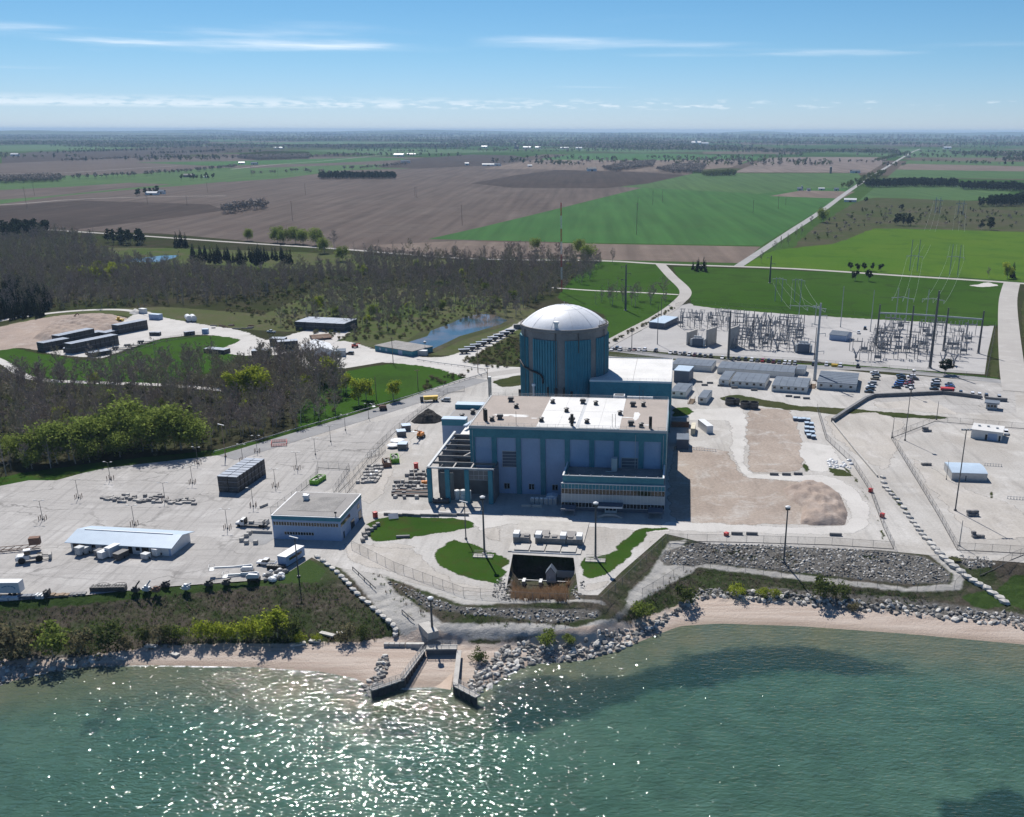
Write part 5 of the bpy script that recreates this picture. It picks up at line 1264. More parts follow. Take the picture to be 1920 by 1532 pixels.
def car(A, rz, kind, colour, label, group=None, wheels=True):
    t = thing('parked_car' if kind != 'pickup' else 'pickup_truck', label, 'car' if kind != 'pickup' else 'pickup truck', A, rz, group)
    b_, g_ = car_body(kind, colour)
    ob('body', b_, parent=t); ob('windows', g_, parent=t)
    ww, yy = (.82, 1.4) if kind != 'pickup' else (.9, 1.8)
    for x in (-ww, ww):
        for y in (-yy, yy): ob('wheel', wheel_me, parent=t, loc=(x, y, .36))
    return t
row = [(1146, 656), (1155, 655), (1161, 657), (1179, 657), (1188, 657), (1197, 657), (1207, 657.5), (1228, 659), (1255.6, 662), (1264.7, 662.5), (1273.5, 664), (1281.6, 665), (1290.9, 666), (1301, 667), (1310.7, 668), (1320.8, 668.5), (1331, 669),
       (1353, 671), (1374.5, 673), (1383.6, 674), (1396.4, 674.5), (1408, 675.5), (1418.6, 676.5), (1428.5, 677), (1439.4, 677.5), (1448.7, 679), (1459.6, 679.5), (1470, 680.5), (1478.6, 681), (1488.5, 681.5)]
rc = 'white black white dark_grey maroon white white black white dark_grey silver dark_grey white maroon black black dark_grey white black dark_grey black white black red black maroon dark_grey white white silver'.split()
num = ['first', 'second', 'third', 'fourth', 'fifth', 'sixth', 'seventh', 'eighth', 'ninth', 'tenth', 'eleventh']
seen = {}
for (x, y), c_ in zip(row, rc):
    c_ = c_.replace('_', ' '); seen[c_] = seen.get(c_, 0) + 1
    car(G(x, y), RA + math.pi + rnd.uniform(-.04, .04), 'suv' if rnd.random() < .6 else 'sedan', c_, f'{num[seen[c_] - 1]} {c_} car from the left, row along switchyard fence', 'cars along the switchyard fence')
cols = [('first', [(1638, 697.5), (1641, 702.5), (1639, 709)], 'white dark_grey tan'), ('second', [(1634, 718), (1632, 723.5), (1630, 728), (1628, 733.5)], 'silver white dark_grey black'),
        ('third', [(1687, 703), (1689, 707.5), (1688, 712), (1685, 716.5), (1683, 720.5), (1679, 725)], 'black black dark_grey blue blue black'), ('fourth', [(1707, 705.5), (1713, 709), (1704, 714), (1702, 718.5), (1704, 724)], 'white dark_grey maroon red silver'),
        ('fifth', [(1754, 711), (1752, 716), (1752, 721.5), (1750, 727.5)], 'black white dark_grey black'), ('sixth', [(1778, 718), (1780, 722.5), (1778, 726.5)], 'silver blue black')]
for nm, ps, cs in cols:
    for i, ((x, y), c_) in enumerate(zip(ps, cs.split())):
        c_ = c_.replace('_', ' ')
        car(G(x, y), RA + math.pi / 2 + rnd.uniform(-.03, .03), rnd.choice(['sedan', 'suv']), c_, f'{c_} car, {num[i]} from the back of {nm} line in right car park', 'cars in the right car park')
for (x, y), c_, lb in (((1800, 736), 'black', 'black car alone right of the red ticket trailer'), ((1822, 738.5), 'white', 'white car left of two at the pipe barrier'), ((1835, 740), 'white', 'white car right of two at the pipe barrier'), ((1848, 741.5), 'dark grey', 'dark grey car by the barrier gap near guard house'),
                      ((1872, 744), 'silver', 'grey car behind the guard house lawn'), ((1524, 683), 'black', 'black car on the road near the tall pale pole'), ((1548, 683), 'white', 'white car parked by the grass right of pale pole'), ((1574, 685), 'white', 'white van at the switchyard gate'),
                      ((1607, 686.5), 'black', 'black van on the road before the switchyard'), ((1891 - 6, 807 + 3), 'white', 'white car beside the white roofed block house'), ((1620, 615), 'black', 'dark car parked inside the switchyard'), ((1608, 623), 'white', 'white car inside switchyard near the relay house')):
    car(G(x, y), RA + math.pi, 'suv', c_, lb)
c = MB(); c.box(-1.6, 1.6, -.9, .9, 0, 1.4); tag(ob('yellow_skip', c, M['yellow'], loc=G(1563, 685), rz=RA), 'small yellow skip on grass by the switchyard', 'skip')
car(G(501, 1062), math.radians(82), 'pickup', 'white', 'white pickup truck parked left of the pale box trailer')
car(G(507, 627), math.radians(70), 'pickup', 'white', 'white pickup truck in the laydown yard')
car(G(835, 754), math.radians(80), 'suv', 'silver', 'silver grey van parked by the yellow dump truck')
car(G(655, 667), math.radians(80), 'suv', 'dark grey', 'dark car at the right end of white tent')

# ---------------------------------------------------------------- trucks and plant
def wheels(t, ps, r, w_):
    for x, y in ps: c = MB(); c.tube((x, y - w_ / 2, r), (x, y + w_ / 2, r), r, n=14); ob('wheel', c, M['tyre'], t)
t_ = thing('flatbed_truck', 'white cab flatbed truck parked left of the control house', 'truck', G(474, 990), -.12)
c = MB(); c.ext([(-1.15, .9), (1.15, .9), (1.15, 1.15), (-1.15, 1.15)], -2.0, 5.6); ob('bed', c, M['corr'], t_)
c = MB(); c.exty([(-5.2, .6), (-2.3, .6), (-2.3, 2.6), (-3.4, 2.6), (-4.0, 1.6), (-5.2, 1.45)], -1.15, 1.15); ob('cab', c, M['white_metal'], t_)
c = MB(); c.box(-3.3, -2.5, -1.17, 1.17, 1.7, 2.4); c.box(-2.28, -2.05, -1.1, 1.1, .9, 2.8); ob('windows', c, M['black'], t_)
c = MB(); c.box(3.9, 4.1, -1, 1, 1.15, 2.4); c.box(5.2, 5.4, -1, 1, 1.15, 2.6); c.box(-1, .5, -.5, .5, 1.152, 1.9); c.bar((1.5, -1, 1.9), (5.3, -1, 2.2), .12); c.bar((1.5, 1, 1.9), (5.3, 1, 2.2), .12); ob('rack', c, M['concrete_wall'], t_)
wheels(t_, [(x, y) for x in (-4.2, 3.0, 4.1) for y in (-1, 1)], .5, .35)
t_ = thing('dump_truck', 'yellow dump truck at the left fence behind black gravel heap', 'truck', G(807, 754), .2)
c = MB(); c.exty([(-3.2, 1.0), (3.0, 1.0), (3.4, 2.6), (-3.4, 2.6)], -1.3, 1.3); ob('tipper', c, M['yellow'], t_)
c = MB(); c.box(-5.0, -3.5, -1.2, 1.2, .7, 2.7); ob('cab', c, M['dark_metal'], t_)
wheels(t_, [(x, y) for x in (-4.2, 1.4, 2.6) for y in (-1.1, 1.1)], .55, .4)
t_ = thing('wheel_loader', 'white wheel loader with front attachment on the car park left side', 'wheel loader', G(62, 1057), math.radians(205) + math.pi)
c = MB(); c.exty([(-4.2, .9), (-.6, .9), (-.6, 2.2), (-3.6, 2.3), (-4.2, 1.9)], -1.2, 1.2); ob('engine_hood', c, M['white_metal'], t_)
c = MB(); c.box(-1.8, -.2, -.8, .8, 2.25, 3.6); ob('cab', c, M['glass'], t_); c = MB(); c.box(-1.95, -.05, -.95, .95, 3.61, 3.8); ob('cab_roof', c, M['white_metal'], t_)
c = MB(); c.box(-.59, 2.6, -.8, .8, .8, 1.6); c.bar((1.5, -.6, 1.6), (4.6, -.6, 1.0), .3); c.bar((1.5, .6, 1.6), (4.6, .6, 1.0), .3); c.box(4.4, 5.2, -1.5, 1.5, .5, 1.8); ob('loader_arm', c, M['concrete_wall'], t_)
c = MB(); c.box(-4.3, -4.21, -1.1, 1.1, 1.0, 1.9); ob('grille', c, M['black'], t_)
wheels(t_, [(x, y) for x in (-2.7, 1.9) for y in (-1.3, 1.3)], .95, .6)
t_ = thing('semi_trailer', 'white box semi trailer with painted green swirl at left edge', 'trailer', G(6, 1121), .03)
c = MB(); c.box(-7, 5.6, -1.3, 1.3, 1.1, 4.2); ob('box_body', c, M['white_metal'], t_)
c = MB()
for k in range(12):
    a = -.2 + k * .25; r0, r1 = 1.5, 1.5 + .35 * math.sin(math.pi * k / 12)
    q = [(2.6 + 1.25 * rr * math.cos(b_), -1.31, 2.4 + .5 * rr * math.sin(b_)) for rr, b_ in ((r0 - .2, a), (r1, a), (r1, a + .25), (r0 - .2, a + .25))]
    c.quad(*q, m=k % 2)
ob('swirl_emblem', c, [M['teal'], M['panel_blue']], t_)
wheels(t_, [(x, y) for x in (2.6, 4.0) for y in (-1.1, 1.1)], .5, .3)
c = MB(); c.box(-5.2, -5, -1, -.8, 0, 1.09); c.box(-5.2, -5, .8, 1, 0, 1.09); ob('landing_leg', c, M['dark_metal'], t_)
def boom_lift(label, a, rz, col='white_metal', L_=9.0, up=.06):
    t = thing('boom_lift', label, 'boom lift', G(*a), rz)
    c = MB(); c.box(-1.6, 1.6, -1.1, 1.1, .5, 1.1); ob('chassis', c, M['dark_metal'], t)
    c = MB(); c.exty([(-1.9, 1.12), (1.5, 1.12), (1.3, 2.2), (-1.2, 2.4), (-1.9, 1.9)], -1.0, 1.0); ob('turret', c, M[col], t)
    c = MB(); c.bar((1.4, .3, 2.0), (-L_, .3, 2.0 + L_ * up), .42, .5); c.bar((-L_ * .5, .3, 2.35), (1.2, .3, 2.5), .3); ob('boom', c, M[col], t)
    c = MB(); x = -L_ - .9; z = 1.7 + L_ * up
    for y0, y1 in ((-.9, -.9), (1.5, 1.5)): c.bar((x - .5, y0, z + 1), (x + .9, y1, z + 1), .07); c.bar((x - .5, y0, z), (x - .5, y0, z + 1), .07); c.bar((x + .9, y0, z), (x + .9, y0, z + 1), .07)
    c.bar((x - .5, -.9, z + 1), (x - .5, 1.5, z + 1), .07); c.box(x - .5, x + .9, -.9, 1.5, z - .1, z); ob('basket', c, M['light_metal'], t)
    wheels(t, [(x, y) for x in (-1.2, 1.2) for y in (-1.1, 1.1)], .5, .4)
    return t
boom_lift('white boom lift with long boom lowered to the left on car park', (466, 1078), .25)
boom_lift('white telescopic lift with dark wheels nearest the grass corner', (477, 1092), .12, L_=7, up=0)
boom_lift('orange boom lift on the pale yard near the service annex', (789, 822), math.radians(75), 'orange', 5.0, .5)
boom_lift('orange lift by the laydown yard fence corner', (718, 785 - 14), .3, 'rust', 3.5, .1)
t_ = thing('telehandler', 'small red telehandler beside the pond building track', 'telehandler', G(664, 654), .3)
c = MB(); c.exty([(-2, .6), (2, .6), (1.8, 1.6), (-1.6, 1.7)], -1, 1); c.bar((-1.8, .5, 1.8), (3.2, .5, 2.3), .4); ob('body', c, M['red'], t_); c = MB(); c.box(-.8, .6, -.9, 0, 1.71, 2.6); ob('cab', c, M['glass'], t_); wheels(t_, [(x, y) for x in (-1.3, 1.3) for y in (-1, 1)], .55, .4)
t_ = thing('excavator', 'dark tracked excavator digging on the dirt heap', 'excavator', G(132, 608), .2)
c = MB(); c.box(-1.8, 1.8, -1.4, -.8, 0, .9); c.box(-1.8, 1.8, .8, 1.4, 0, .9); ob('tracks', c, M['dark_metal'], t_)
c = MB(); c.box(-2.2, 1.4, -1.3, 1.3, 1.0, 2.4); c.box(.1, 1.4, .1, 1.2, 2.4, 3.3); ob('house', c, M['rust'], t_)
c = MB(); c.bar((1, -.3, 2.2), (4.6, -.3, 5.4), .6); c.bar((4.6, -.3, 5.4), (7.2, -.3, 2.0), .5); c.box(6.7, 8, -.9, .3, .6, 2); ob('digging_arm', c, M['rust'], t_)
t_ = thing('drum_roller', 'yellow brown dozer at the right end of the dirt heap', 'dozer', G(222, 607), .1)
c = MB(); c.box(-2, 2, -1.3, 1.3, .3, 1.6); c.box(-1, .4, -.8, .8, 1.61, 3.0); c.box(2.2, 2.6, -1.8, 1.8, .2, 1.5); ob('body', c, M['yellow'], t_); wheels(t_, [(x, y) for x in (-1.2, 1.2) for y in (-1.2, 1.2)], .6, .5)
def skip(label, a, size, rz, m):
    t = thing('skip_container', label, 'skip', G(*a), rz); w_, d_, h_ = size
    c = MB(); c.box(-w_ / 2, w_ / 2, -d_ / 2, d_ / 2, 0, .2)
    for x in (-1, 1): c.box(x * w_ / 2 - .08, x * w_ / 2 + .08, -d_ / 2, d_ / 2, .2, h_)
    for y in (-1, 1): c.box(-w_ / 2 + .08, w_ / 2 - .08, y * d_ / 2 - .08, y * d_ / 2 + .08, .2, h_)
    for k in range(5): y = -d_ / 2 + .5 + k * (d_ - 1) / 4; c.box(-w_ / 2 - .2, -w_ / 2 - .081, y - .08, y + .08, .1, h_ - .1); c.box(w_ / 2 + .081, w_ / 2 + .2, y - .08, y + .08, .1, h_ - .1)
    ob('body', c, M[m], t)
    c = MB(); n = 0
    for k in range(7): x = rnd.uniform(-w_ / 2 + .5, w_ / 2 - .5); y = -d_ / 2 + .6 + k * (d_ - 1.2) / 6; c.cbox((x, y, h_ * .5), (.9, .8, h_ * .45), rz=rnd.uniform(0, 3))
    ob('rubble_load', c, M['concrete_wall'], t, kind='stuff')
skip('lime green roll off skip full of rubble behind the control house', (596, 906), (2.8, 7, 1.7), math.radians(-14), 'green_paint')
skip('lime green open skip beside the crooked yard fence', (740, 866), (2.8, 7, 1.9), math.radians(14), 'green_paint')
skip('dark rusty open skip left of the lime green skip', (725, 874), (2.8, 6.5, 1.9), math.radians(16), 'rust')
for k, (x, y, l_) in enumerate(((752, 819, 'upper'), (761, 808, 'far'), (755, 843, 'lower'))):
    box_thing('equipment_box', l_ + ' grey equipment box with pale blue lid along the yard fence', 'box', (x, y), (3.6, 4, 2.4), 'corr', .3 if k < 2 else 0, 'blue_roof')
for x, y, r in ((745, 832, 2.9), (737, 841, 2.4)):
    c = MB(); c.lathe([(r, .8), (r + .2, 1.0), (r * .9, 1.3), (r * .3, 1.6), (0, 1.7)], 14); c.lathe([(r * .6, 0), (r * .6, .8), (r, .8)], 12, m=1)
    tag(ob('tank_lid', c, [M['white_metal'], M['corr']], loc=G(x, y)), ('broad' if r > 2.5 else 'smaller') + ' round white lid on a low stand by fence', 'tank lid')
for x, y, h_, lb in ((704, 972, 1.9, 'red box standing before the control house lawn'), (780, 880, 2.2, 'red round drum at the back of the block field'), (1254 + 400, 967, 1.4, 'lower red cabinet on the diagonal yard fence'), (1632, 920, 1.4, 'upper red cabinet on the diagonal yard fence'), (1362, 1003, 1.1, 'small red box on the fence line before dirt lot')):
    t_ = thing('red_cabinet', lb, 'cabinet', G(x, y), 0)
    c = MB(); c.lathe([(0, 0), (.85, 0), (.85, h_ - .2), (.8, h_ - .19)], 10 if 'drum' in lb else 4); ob('body', c, M['red'], t_)
    c = MB(); c.lathe([(.95, h_ - .19), (.95, h_), (0, h_ + .08)], 10 if 'drum' in lb else 4); ob('lid', c, M['red'], t_)
# white box trailer near grass corner
t_ = thing('office_trailer', 'pale blue white box trailer with dark side windows by the grass corner', 'trailer', G(548, 1056), math.radians(-20))
c = MB(); c.box(-1.5, 1.5, -4.5, 4.5, .5, 3.4); ob('body', c, M['panel_blue'], t_)
c = MB(); c.box(-1.56, 1.56, -4.56, 4.56, 3.402, 3.55); ob('roof', c, M['white_metal'], t_)
c = MB(); c.box(1.502, 1.54, -3, 3, 1.8, 2.6); ob('window', c, M['glass'], t_)
c = MB(); c.box(-1.2, 1.2, -4, 4, 0, .498); ob('skirting', c, M['dark_metal'], t_)
# utility trailers and generators in front of the long shed
for k, (x, y, w_, d_, h_, m_, lb) in enumerate(((152, 1046, 2, 2, 2.4, 'panel_grey', 'tall pale cabinet at left end of the shed front'), (164, 1043, 1.8, 2.4, 2, 'panel_grey', 'low grey cabinet behind the tall pale cabinet'), (192, 1046, 1.8, 4, 1.8, 'corr', 'grey covered cart left of the white generator'), (200, 1050, 1.9, 4.4, 2.1, 'white_metal', 'white generator trailer before the shed door'),
                                            (215, 1046, 2.0, 4.6, 2.9, 'white_metal', 'tall white tank trailer before the shed'), (229, 1052, 2.2, 4.0, 1.9, 'dark_metal', 'dark engine unit right of tall white trailer'), (275, 1053, 2.2, 1.8, 1.6, 'panel_grey', 'pale pallet box before the shed windows'), (298, 1046, 1.9, 3.2, 2.3, 'white_metal', 'white generator at the right end of shed front'))):
    t_ = box_thing('generator', lb, 'generator', (x, y), (w_, d_, h_), m_, math.radians(-22), z=.35)
    wheels(t_, [(s_ * w_ / 2, 0) for s_ in (-1, 1)], .38, .2)
# gear along the grass edge
for k, (x, y, lb) in enumerate(((250, 1112, 'left of two black hose baskets by the grass edge'), (282, 1110 - 1, 'right of two black hose baskets by the grass edge'))):
    pass
for lb, x, y in (('left of two dark hose pallets by the grass edge', 189, 1112), ('right of two dark hose pallets by the grass edge', 221, 1111)):
    t_ = thing('hose_pallet', lb, 'pallet', G(x, y), .05, 'hose pallets by the grass edge')
    c = MB(); c.box(-2.4, 2.4, -1, 1, 0, 1.3)
    for j in range(6): c.box(-2.3 + j * .8, -1.9 + j * .8, -1.1, 1.1, 1.302, 1.45)
    ob('pallet', c, M['dark_metal'], t_)
    c = MB(); pq = None
    for j in range(13):
        a = math.pi * 2 * j / 12; q = (1.0 + 1.7 * math.cos(a), .3 + .5 * math.sin(a), 1.7 + .25 * math.sin(a))
        if pq: c.tube(pq, q, .07, n=5)
        pq = q
    ob('hose', c, M['dark_metal'], t_)
for lb, x, y, m_ in (('upright dark pump with thin neck near the grass edge', 255, 1113, 'dark_metal'), ('white conveyor chute leaning by the grass edge', 276, 1111, 'white_metal'), ('rusty dark machine on the grass edge', 294, 1113, 'rust'), ('small dark machine behind the rusty machine', 311, 1103, 'dark_metal'), ('pale folded frame at the grass edge', 350, 1108, 'white_metal'), ('dark compact engine stand left of the boom lifts', 392, 1101, 'dark_metal'), ('dark thin plough frame beside the boom lift', 425, 1099, 'dark_metal')):
    t_ = thing('site_machine', lb, 'machine', G(x, y), rnd.uniform(-.3, .3))
    c = MB(); c.box(-.9, .9, -.7, .7, 0, 1.0); c.box(-.5, .4, -.4, .4, 1.0, 1.5); ob('body', c, M[m_], t_)
    c = MB(); c.bar((-.2, 0, .9), (1.5, .3, 3.1 if 'chute' in lb or 'neck' in lb else 1.7), .35); c.bar((-1.6, -.4, .25), (1.4, -.4, .25), .12); ob('arm', c, M[m_], t_)
    wheels(t_, [(s_ * .7, .75) for s_ in (-1, 1)], .3, .2)
for lb, x, y, w_, h_, m_ in (('white boat shaped load at the far left grass edge', 20, 1129, 5, .9, 'white_metal'), ('blue steel rack by the semi trailer', 53, 1127, 5, 1.1, 'blue_wall'), ('white bag pile right of the blue rack', 77, 1126, 2.2, 1.2, 'white_metal'), ('dark forklift mast at the grass edge', 90, 1124, 1.4, 2.0, 'dark_metal'), ('flat timber stack at the grass edge', 114, 1122, 5, .6, 'wood'), ('low mesh heap at the grass edge', 147, 1119, 4.5, .4, 'corr')):
    t_ = thing('yard_stock', lb, 'stock pile', G(x, y), .05)
    for j in range(4):
        c = MB(); c.cbox((-w_ / 2 + w_ * (j + .5) / 4, rnd.uniform(-.2, .2), 0), (w_ / 4 * .9, 1.6, h_ * rnd.uniform(.7, 1.1)), rz=rnd.uniform(-.15, .15)); ob('bundle', c, M[m_], t_)
t_ = thing('truss_boom', 'rusty lattice crane boom lying at the left picture edge', 'crane boom', G(18, 1040), .25)
for j in range(8):
    c = MB(); x0 = -9 + j * 2.2
    for y0, z0 in ((-.6, .5), (.6, .5), (0, 1.7)): c.bar((x0, y0, z0), (x0 + 2.2, y0, z0), .16)
    c.bar((x0, -.6, .5), (x0 + 2.2, 0, 1.7), .1); c.bar((x0, .6, .5), (x0 + 2.2, 0, 1.7), .1); ob('truss_segment', c, M['rust'], t_)
c = MB(); c.box(6, 9, -1, 1, 1.8, 4); ob('boom_foot', c, M['rust'], t_)

# concrete blocks laid out on the yard
blk = {}
def block(A, size, rz, label, group, m='concrete_wall', name='concrete_block'):
    k = (size, m)
    if k not in blk:
        b_ = MB(); w_, d_, h_ = size; e = .06
        b_.add([(-w_ / 2, -d_ / 2, 0), (w_ / 2, -d_ / 2, 0), (w_ / 2, d_ / 2, 0), (-w_ / 2, d_ / 2, 0), (-w_ / 2, -d_ / 2, h_ - e), (w_ / 2, -d_ / 2, h_ - e), (w_ / 2, d_ / 2, h_ - e), (-w_ / 2, d_ / 2, h_ - e),
                (-w_ / 2 + e, -d_ / 2 + e, h_), (w_ / 2 - e, -d_ / 2 + e, h_), (w_ / 2 - e, d_ / 2 - e, h_), (-w_ / 2 + e, d_ / 2 - e, h_)],
               [(0, 3, 2, 1), (0, 1, 5, 4), (1, 2, 6, 5), (2, 3, 7, 6), (3, 0, 4, 7), (4, 5, 9, 8), (5, 6, 10, 9), (6, 7, 11, 10), (7, 4, 8, 11), (8, 9, 10, 11)])
        blk[k] = mesh(name, b_, M[m])
    return tag(ob(name, blk[k], loc=A, rz=rz), label, 'block', group)
SZ = [(1.5, 1.1, .8), (1.8, .9, .7), (1.2, 1.2, .9), (2.4, 1.0, .6)]
for x0, x1, y0, y1, n in ((194, 222, 937, 945, 12), (224, 306, 933, 947, 26), (312, 366, 941, 951, 16)):
    for k in range(n):
        block(G(x0 + (x1 - x0) * (k + rnd.random() * .6) / n, rnd.uniform(y0, y1)), rnd.choice(SZ), rnd.uniform(-.3, .3), 'grey concrete block in the loose row across the car park', 'blocks in the row across the car park', rnd.choice(['concrete_wall', 'dark_roof', 'grey_roof']))
for j in range(6):
    for k in range(7):
        if rnd.random() < .15: continue
        x = 671 + k * 5.4 + j * 4.2; y = 908 - j * 6.0 - k * .3
        if x > 720: continue
        block(G(x, y), (1.3, 1.6, 1.0) if rnd.random() < .8 else (1.4, 2.4, .7), rnd.uniform(-.25, .25), 'grey concrete block in the field beside the crooked fence', 'blocks beside the crooked fence', 'white_metal' if (j, k) in ((2, 3), (3, 4)) else rnd.choice(['concrete_wall', 'grey_roof', 'dark_roof']))
for j in range(8):
    for k in range(10):
        x = 742 + k * 7.6 - max(0, 5 - j) * 1.5 + rnd.uniform(-1.5, 1.5); y = 936 - j * 7.0 + rnd.uniform(-1, 1)
        if j < 2 and rnd.random() < .5 or x > 806 or (j > 4 and k < j - 3) or rnd.random() < .1: continue
        block(G(x, y), rnd.choice([(1.3, 1.3, 1.2), (1.1, 1.4, 1.0), (1.8, 1.2, 1.1)]), rnd.uniform(-.4, .4), 'grey concrete block in the field left of the open steel frame', 'blocks left of the open steel frame', 'orange' if (j == 4 and k in (7, 8)) else rnd.choice(['dark_roof', 'grey_roof', 'concrete_wall', 'corr']))
for k in range(2):
    t_ = thing('steel_beam_stack', ('near' if k == 0 else 'far') + ' dark beam stack before the block field', 'beam stack', G(772 + k * 6, 931 - 6 * k), -.1)
    for j in range(3): c = MB(); c.bar((-7, j * .8 - .8, .4), (6, j * .8 - .8, .4), .5, .7); ob('beam', c, M['rust'] if j == 1 else M['dark_metal'], t_)
for x, y, lb in ((454, 1018, 'left'), (463, 1010, 'upper left'), (468, 1005, 'top'), (463, 1023, 'lower left'), (480, 1023, 'lower right')):
    block(G(x, y), (1.3, 1.3, 1.2), .1, f'pale cube block at {lb} corner of the dark pad', 'cube blocks round the dark pad')
field('pad', [(461, 1016), (473, 1002), (508, 1004), (520, 1010), (498, 1024), (486, 1026)], 'asphalt', .16)
block(G(492, 1003), (6.5, .5, .9), -PA, 'long grey concrete barrier left of control house', None)
block(G(495, 953), (.5, 3.4, .8), -.5, 'short grey barrier on the car park before control house', None)
for lb, (x, y), l_ in (('left', (1382, 1001), 3.6), ('middle', (1410, 1001), 3.6), ('right', (1567, 1002), 3.8)):
    block(G(x, y), (l_, .7, .9), -PA, f'{lb} dark block on the verge before the dirt lot', 'dark blocks before the dirt lot', 'corr')
for k, (x, y) in enumerate(((1451, 889), (1474, 889), (1496, 888), (1350, 723), (1376, 727), (1413, 731), (1478, 742), (1493, 744), (1511, 746), (1310, 716), (1320, 722), (1330, 718))):
    block(G(x, y), (3.2, .7, .9), -.1, 'dark concrete road barrier beside the pale track', 'road barriers on the plant yard', 'corr')
# blue lidded boxes near the pale pad
for k, (x, y) in enumerate(((1490, 786), (1498, 787), (1506, 787), (1514, 788), (1512, 795), (1520, 796), (1512, 803), (1521, 804), (1512, 811), (1522, 812), (1516, 818), (1524, 820))):
    box_thing('lidded_box', 'pale blue lidded steel box in the cluster above the pale pad', 'box', (x, y), (1.9, 2.6, 1.3), 'blue_wall', -PA, 'blue_roof', group='lidded boxes above the pale pad')
for x, y, r, lb in ((1368, 757, 2.4, 'left large'), (1381, 758, 1.2, 'small'), (1396, 763, 2.3, 'middle large'), (1412, 764, 2.2, 'right large')):
    t_ = thing('round_tank', f'{lb} dark round open tank by the grass strip', 'tank', G(x, y), 0, 'dark round tanks by the grass strip')
    c = MB(); c.lathe([(0, .1), (r - .15, .1), (r - .15, 3.0), (r, 3.0), (r, 0)], 20); ob('shell', c, M['dark_metal'], t_)
    c = MB(); c.lathe([(r + .01, 1.4), (r + .1, 1.45), (r + .1, 1.65), (r + .01, 1.7)], 20); ob('hoop', c, M['corr'], t_)

# heaps
def heap(name, label, px, h_, m, seed=1, cat='heap'):
    P_ = gpoly(px); r_ = np.random.default_rng(seed)
    ax_ = np.array(P_); x0, y0 = ax_[:, 0].min(), ax_[:, 1].min(); x1, y1 = ax_[:, 0].max(), ax_[:, 1].max()
    n = 44; gx, gy = np.meshgrid(np.linspace(x0, x1, n), np.linspace(y0, y1, n))
    k = inpoly(P_, gx.ravel(), gy.ravel()).reshape(gx.shape); d = np.full(gx.shape, 1e9)
    for i in range(len(P_)):
        a, b_ = np.array(P_[i][:2]), np.array(P_[(i + 1) % len(P_)][:2]); e = b_ - a
        t = np.clip(((gx - a[0]) * e[0] + (gy - a[1]) * e[1]) / (e @ e), 0, 1); d = np.minimum(d, np.hypot(gx - a[0] - t * e[0], gy - a[1] - t * e[1]))
    nz = r_.normal(0, 1, gx.shape)
    for _ in range(3): nz = (nz + np.roll(nz, 1, 0) + np.roll(nz, 1, 1) + np.roll(nz, -1, 0) + np.roll(nz, -1, 1)) / 5
    nz /= np.abs(nz).max(); bg_ = np.sin(gx * .55 + seed) * np.cos(gy * .7 + seed * 2)
    z = h_ * (1 - np.exp(-d * .95 / h_)) * (1 + .28 * nz + .22 * bg_); z = np.where(k, z + .06, -.2)
    mb = MB(); mb.add(list(zip(gx.ravel(), gy.ravel(), z.ravel())), [(j * n + i, j * n + i + 1, (j + 1) * n + i + 1, (j + 1) * n + i) for j in range(n - 1) for i in range(n - 1)])
    return tag(ob(name, mb, M[m], smooth=True), label, cat)
M['black_gravel'] = ground_mat('black_gravel', (.045, .043, .042), (.03, .03, .03), (.08, .075, .07), s1=.3, s2=1.0, s3=4, fine=.35, bmp=.2)
heap('gravel_heap', 'black gravel heap on the pale yard left of service annex', [(769, 792), (783, 782), (800, 776), (815, 777), (830, 785), (833, 790), (815, 796), (790, 797), (775, 796)], 5.4, 'black_gravel', 3, 'gravel heap')
heap('soil_heap', 'reddish soil heap at the right corner of dirt lot', [(1468, 915), (1500, 903), (1545, 905), (1575, 925), (1590, 960), (1585, 982), (1530, 984), (1500, 980), (1505, 950), (1480, 935)], 2.6, 'red_dirt', 5, 'soil heap')
heap('soil_heap', 'broad low dirt mound beside the long crate rows', [(60, 640), (100, 610), (150, 602), (215, 600), (225, 614), (170, 640), (110, 652)], 4.0, 'red_dirt', 8, 'soil heap')
heap('gravel_heap', 'small pale gravel heap at the top of laydown yard', [(240, 592), (248, 586), (258, 586), (264, 592), (250, 595)], 3.0, 'pale_gravel', 9, 'gravel heap')
c = []
for k in range(26):
    a = G(rnd.uniform(1553, 1597), rnd.uniform(860, 876)); s_ = rnd.uniform(.5, 1.0)
    b_ = MB(); b_.lathe([(0, 0), (s_, .05), (s_ * .9, .5 * s_), (.4 * s_, .8 * s_), (0, .85 * s_)], 7)
    tag(ob('sand_bag', b_, M['white_metal'], loc=a, rz=rnd.uniform(0, 3)), 'white plastic sack in the pile right of pale pad', 'sack', 'white sacks right of the pale pad')
t_ = thing('red_pen', 'square pen of red mesh barriers on the car park road edge', 'barrier pen', G(523, 836), .25)
for k in range(4):
    a = k * math.pi / 2; ca, sa = math.cos(a), math.sin(a); c = MB()
    def rt(x, y, z): return (x * ca - y * sa, x * sa + y * ca, z)
    for j in range(7): c.bar(rt(-3 + j, -3, 0), rt(-3 + j, -3, 1.1), .09)
    for z in (.25, .65, 1.1): c.bar(rt(-3, -3, z), rt(3, -3, z), .14)
    ob('barrier_panel', c, M['red'], t_)

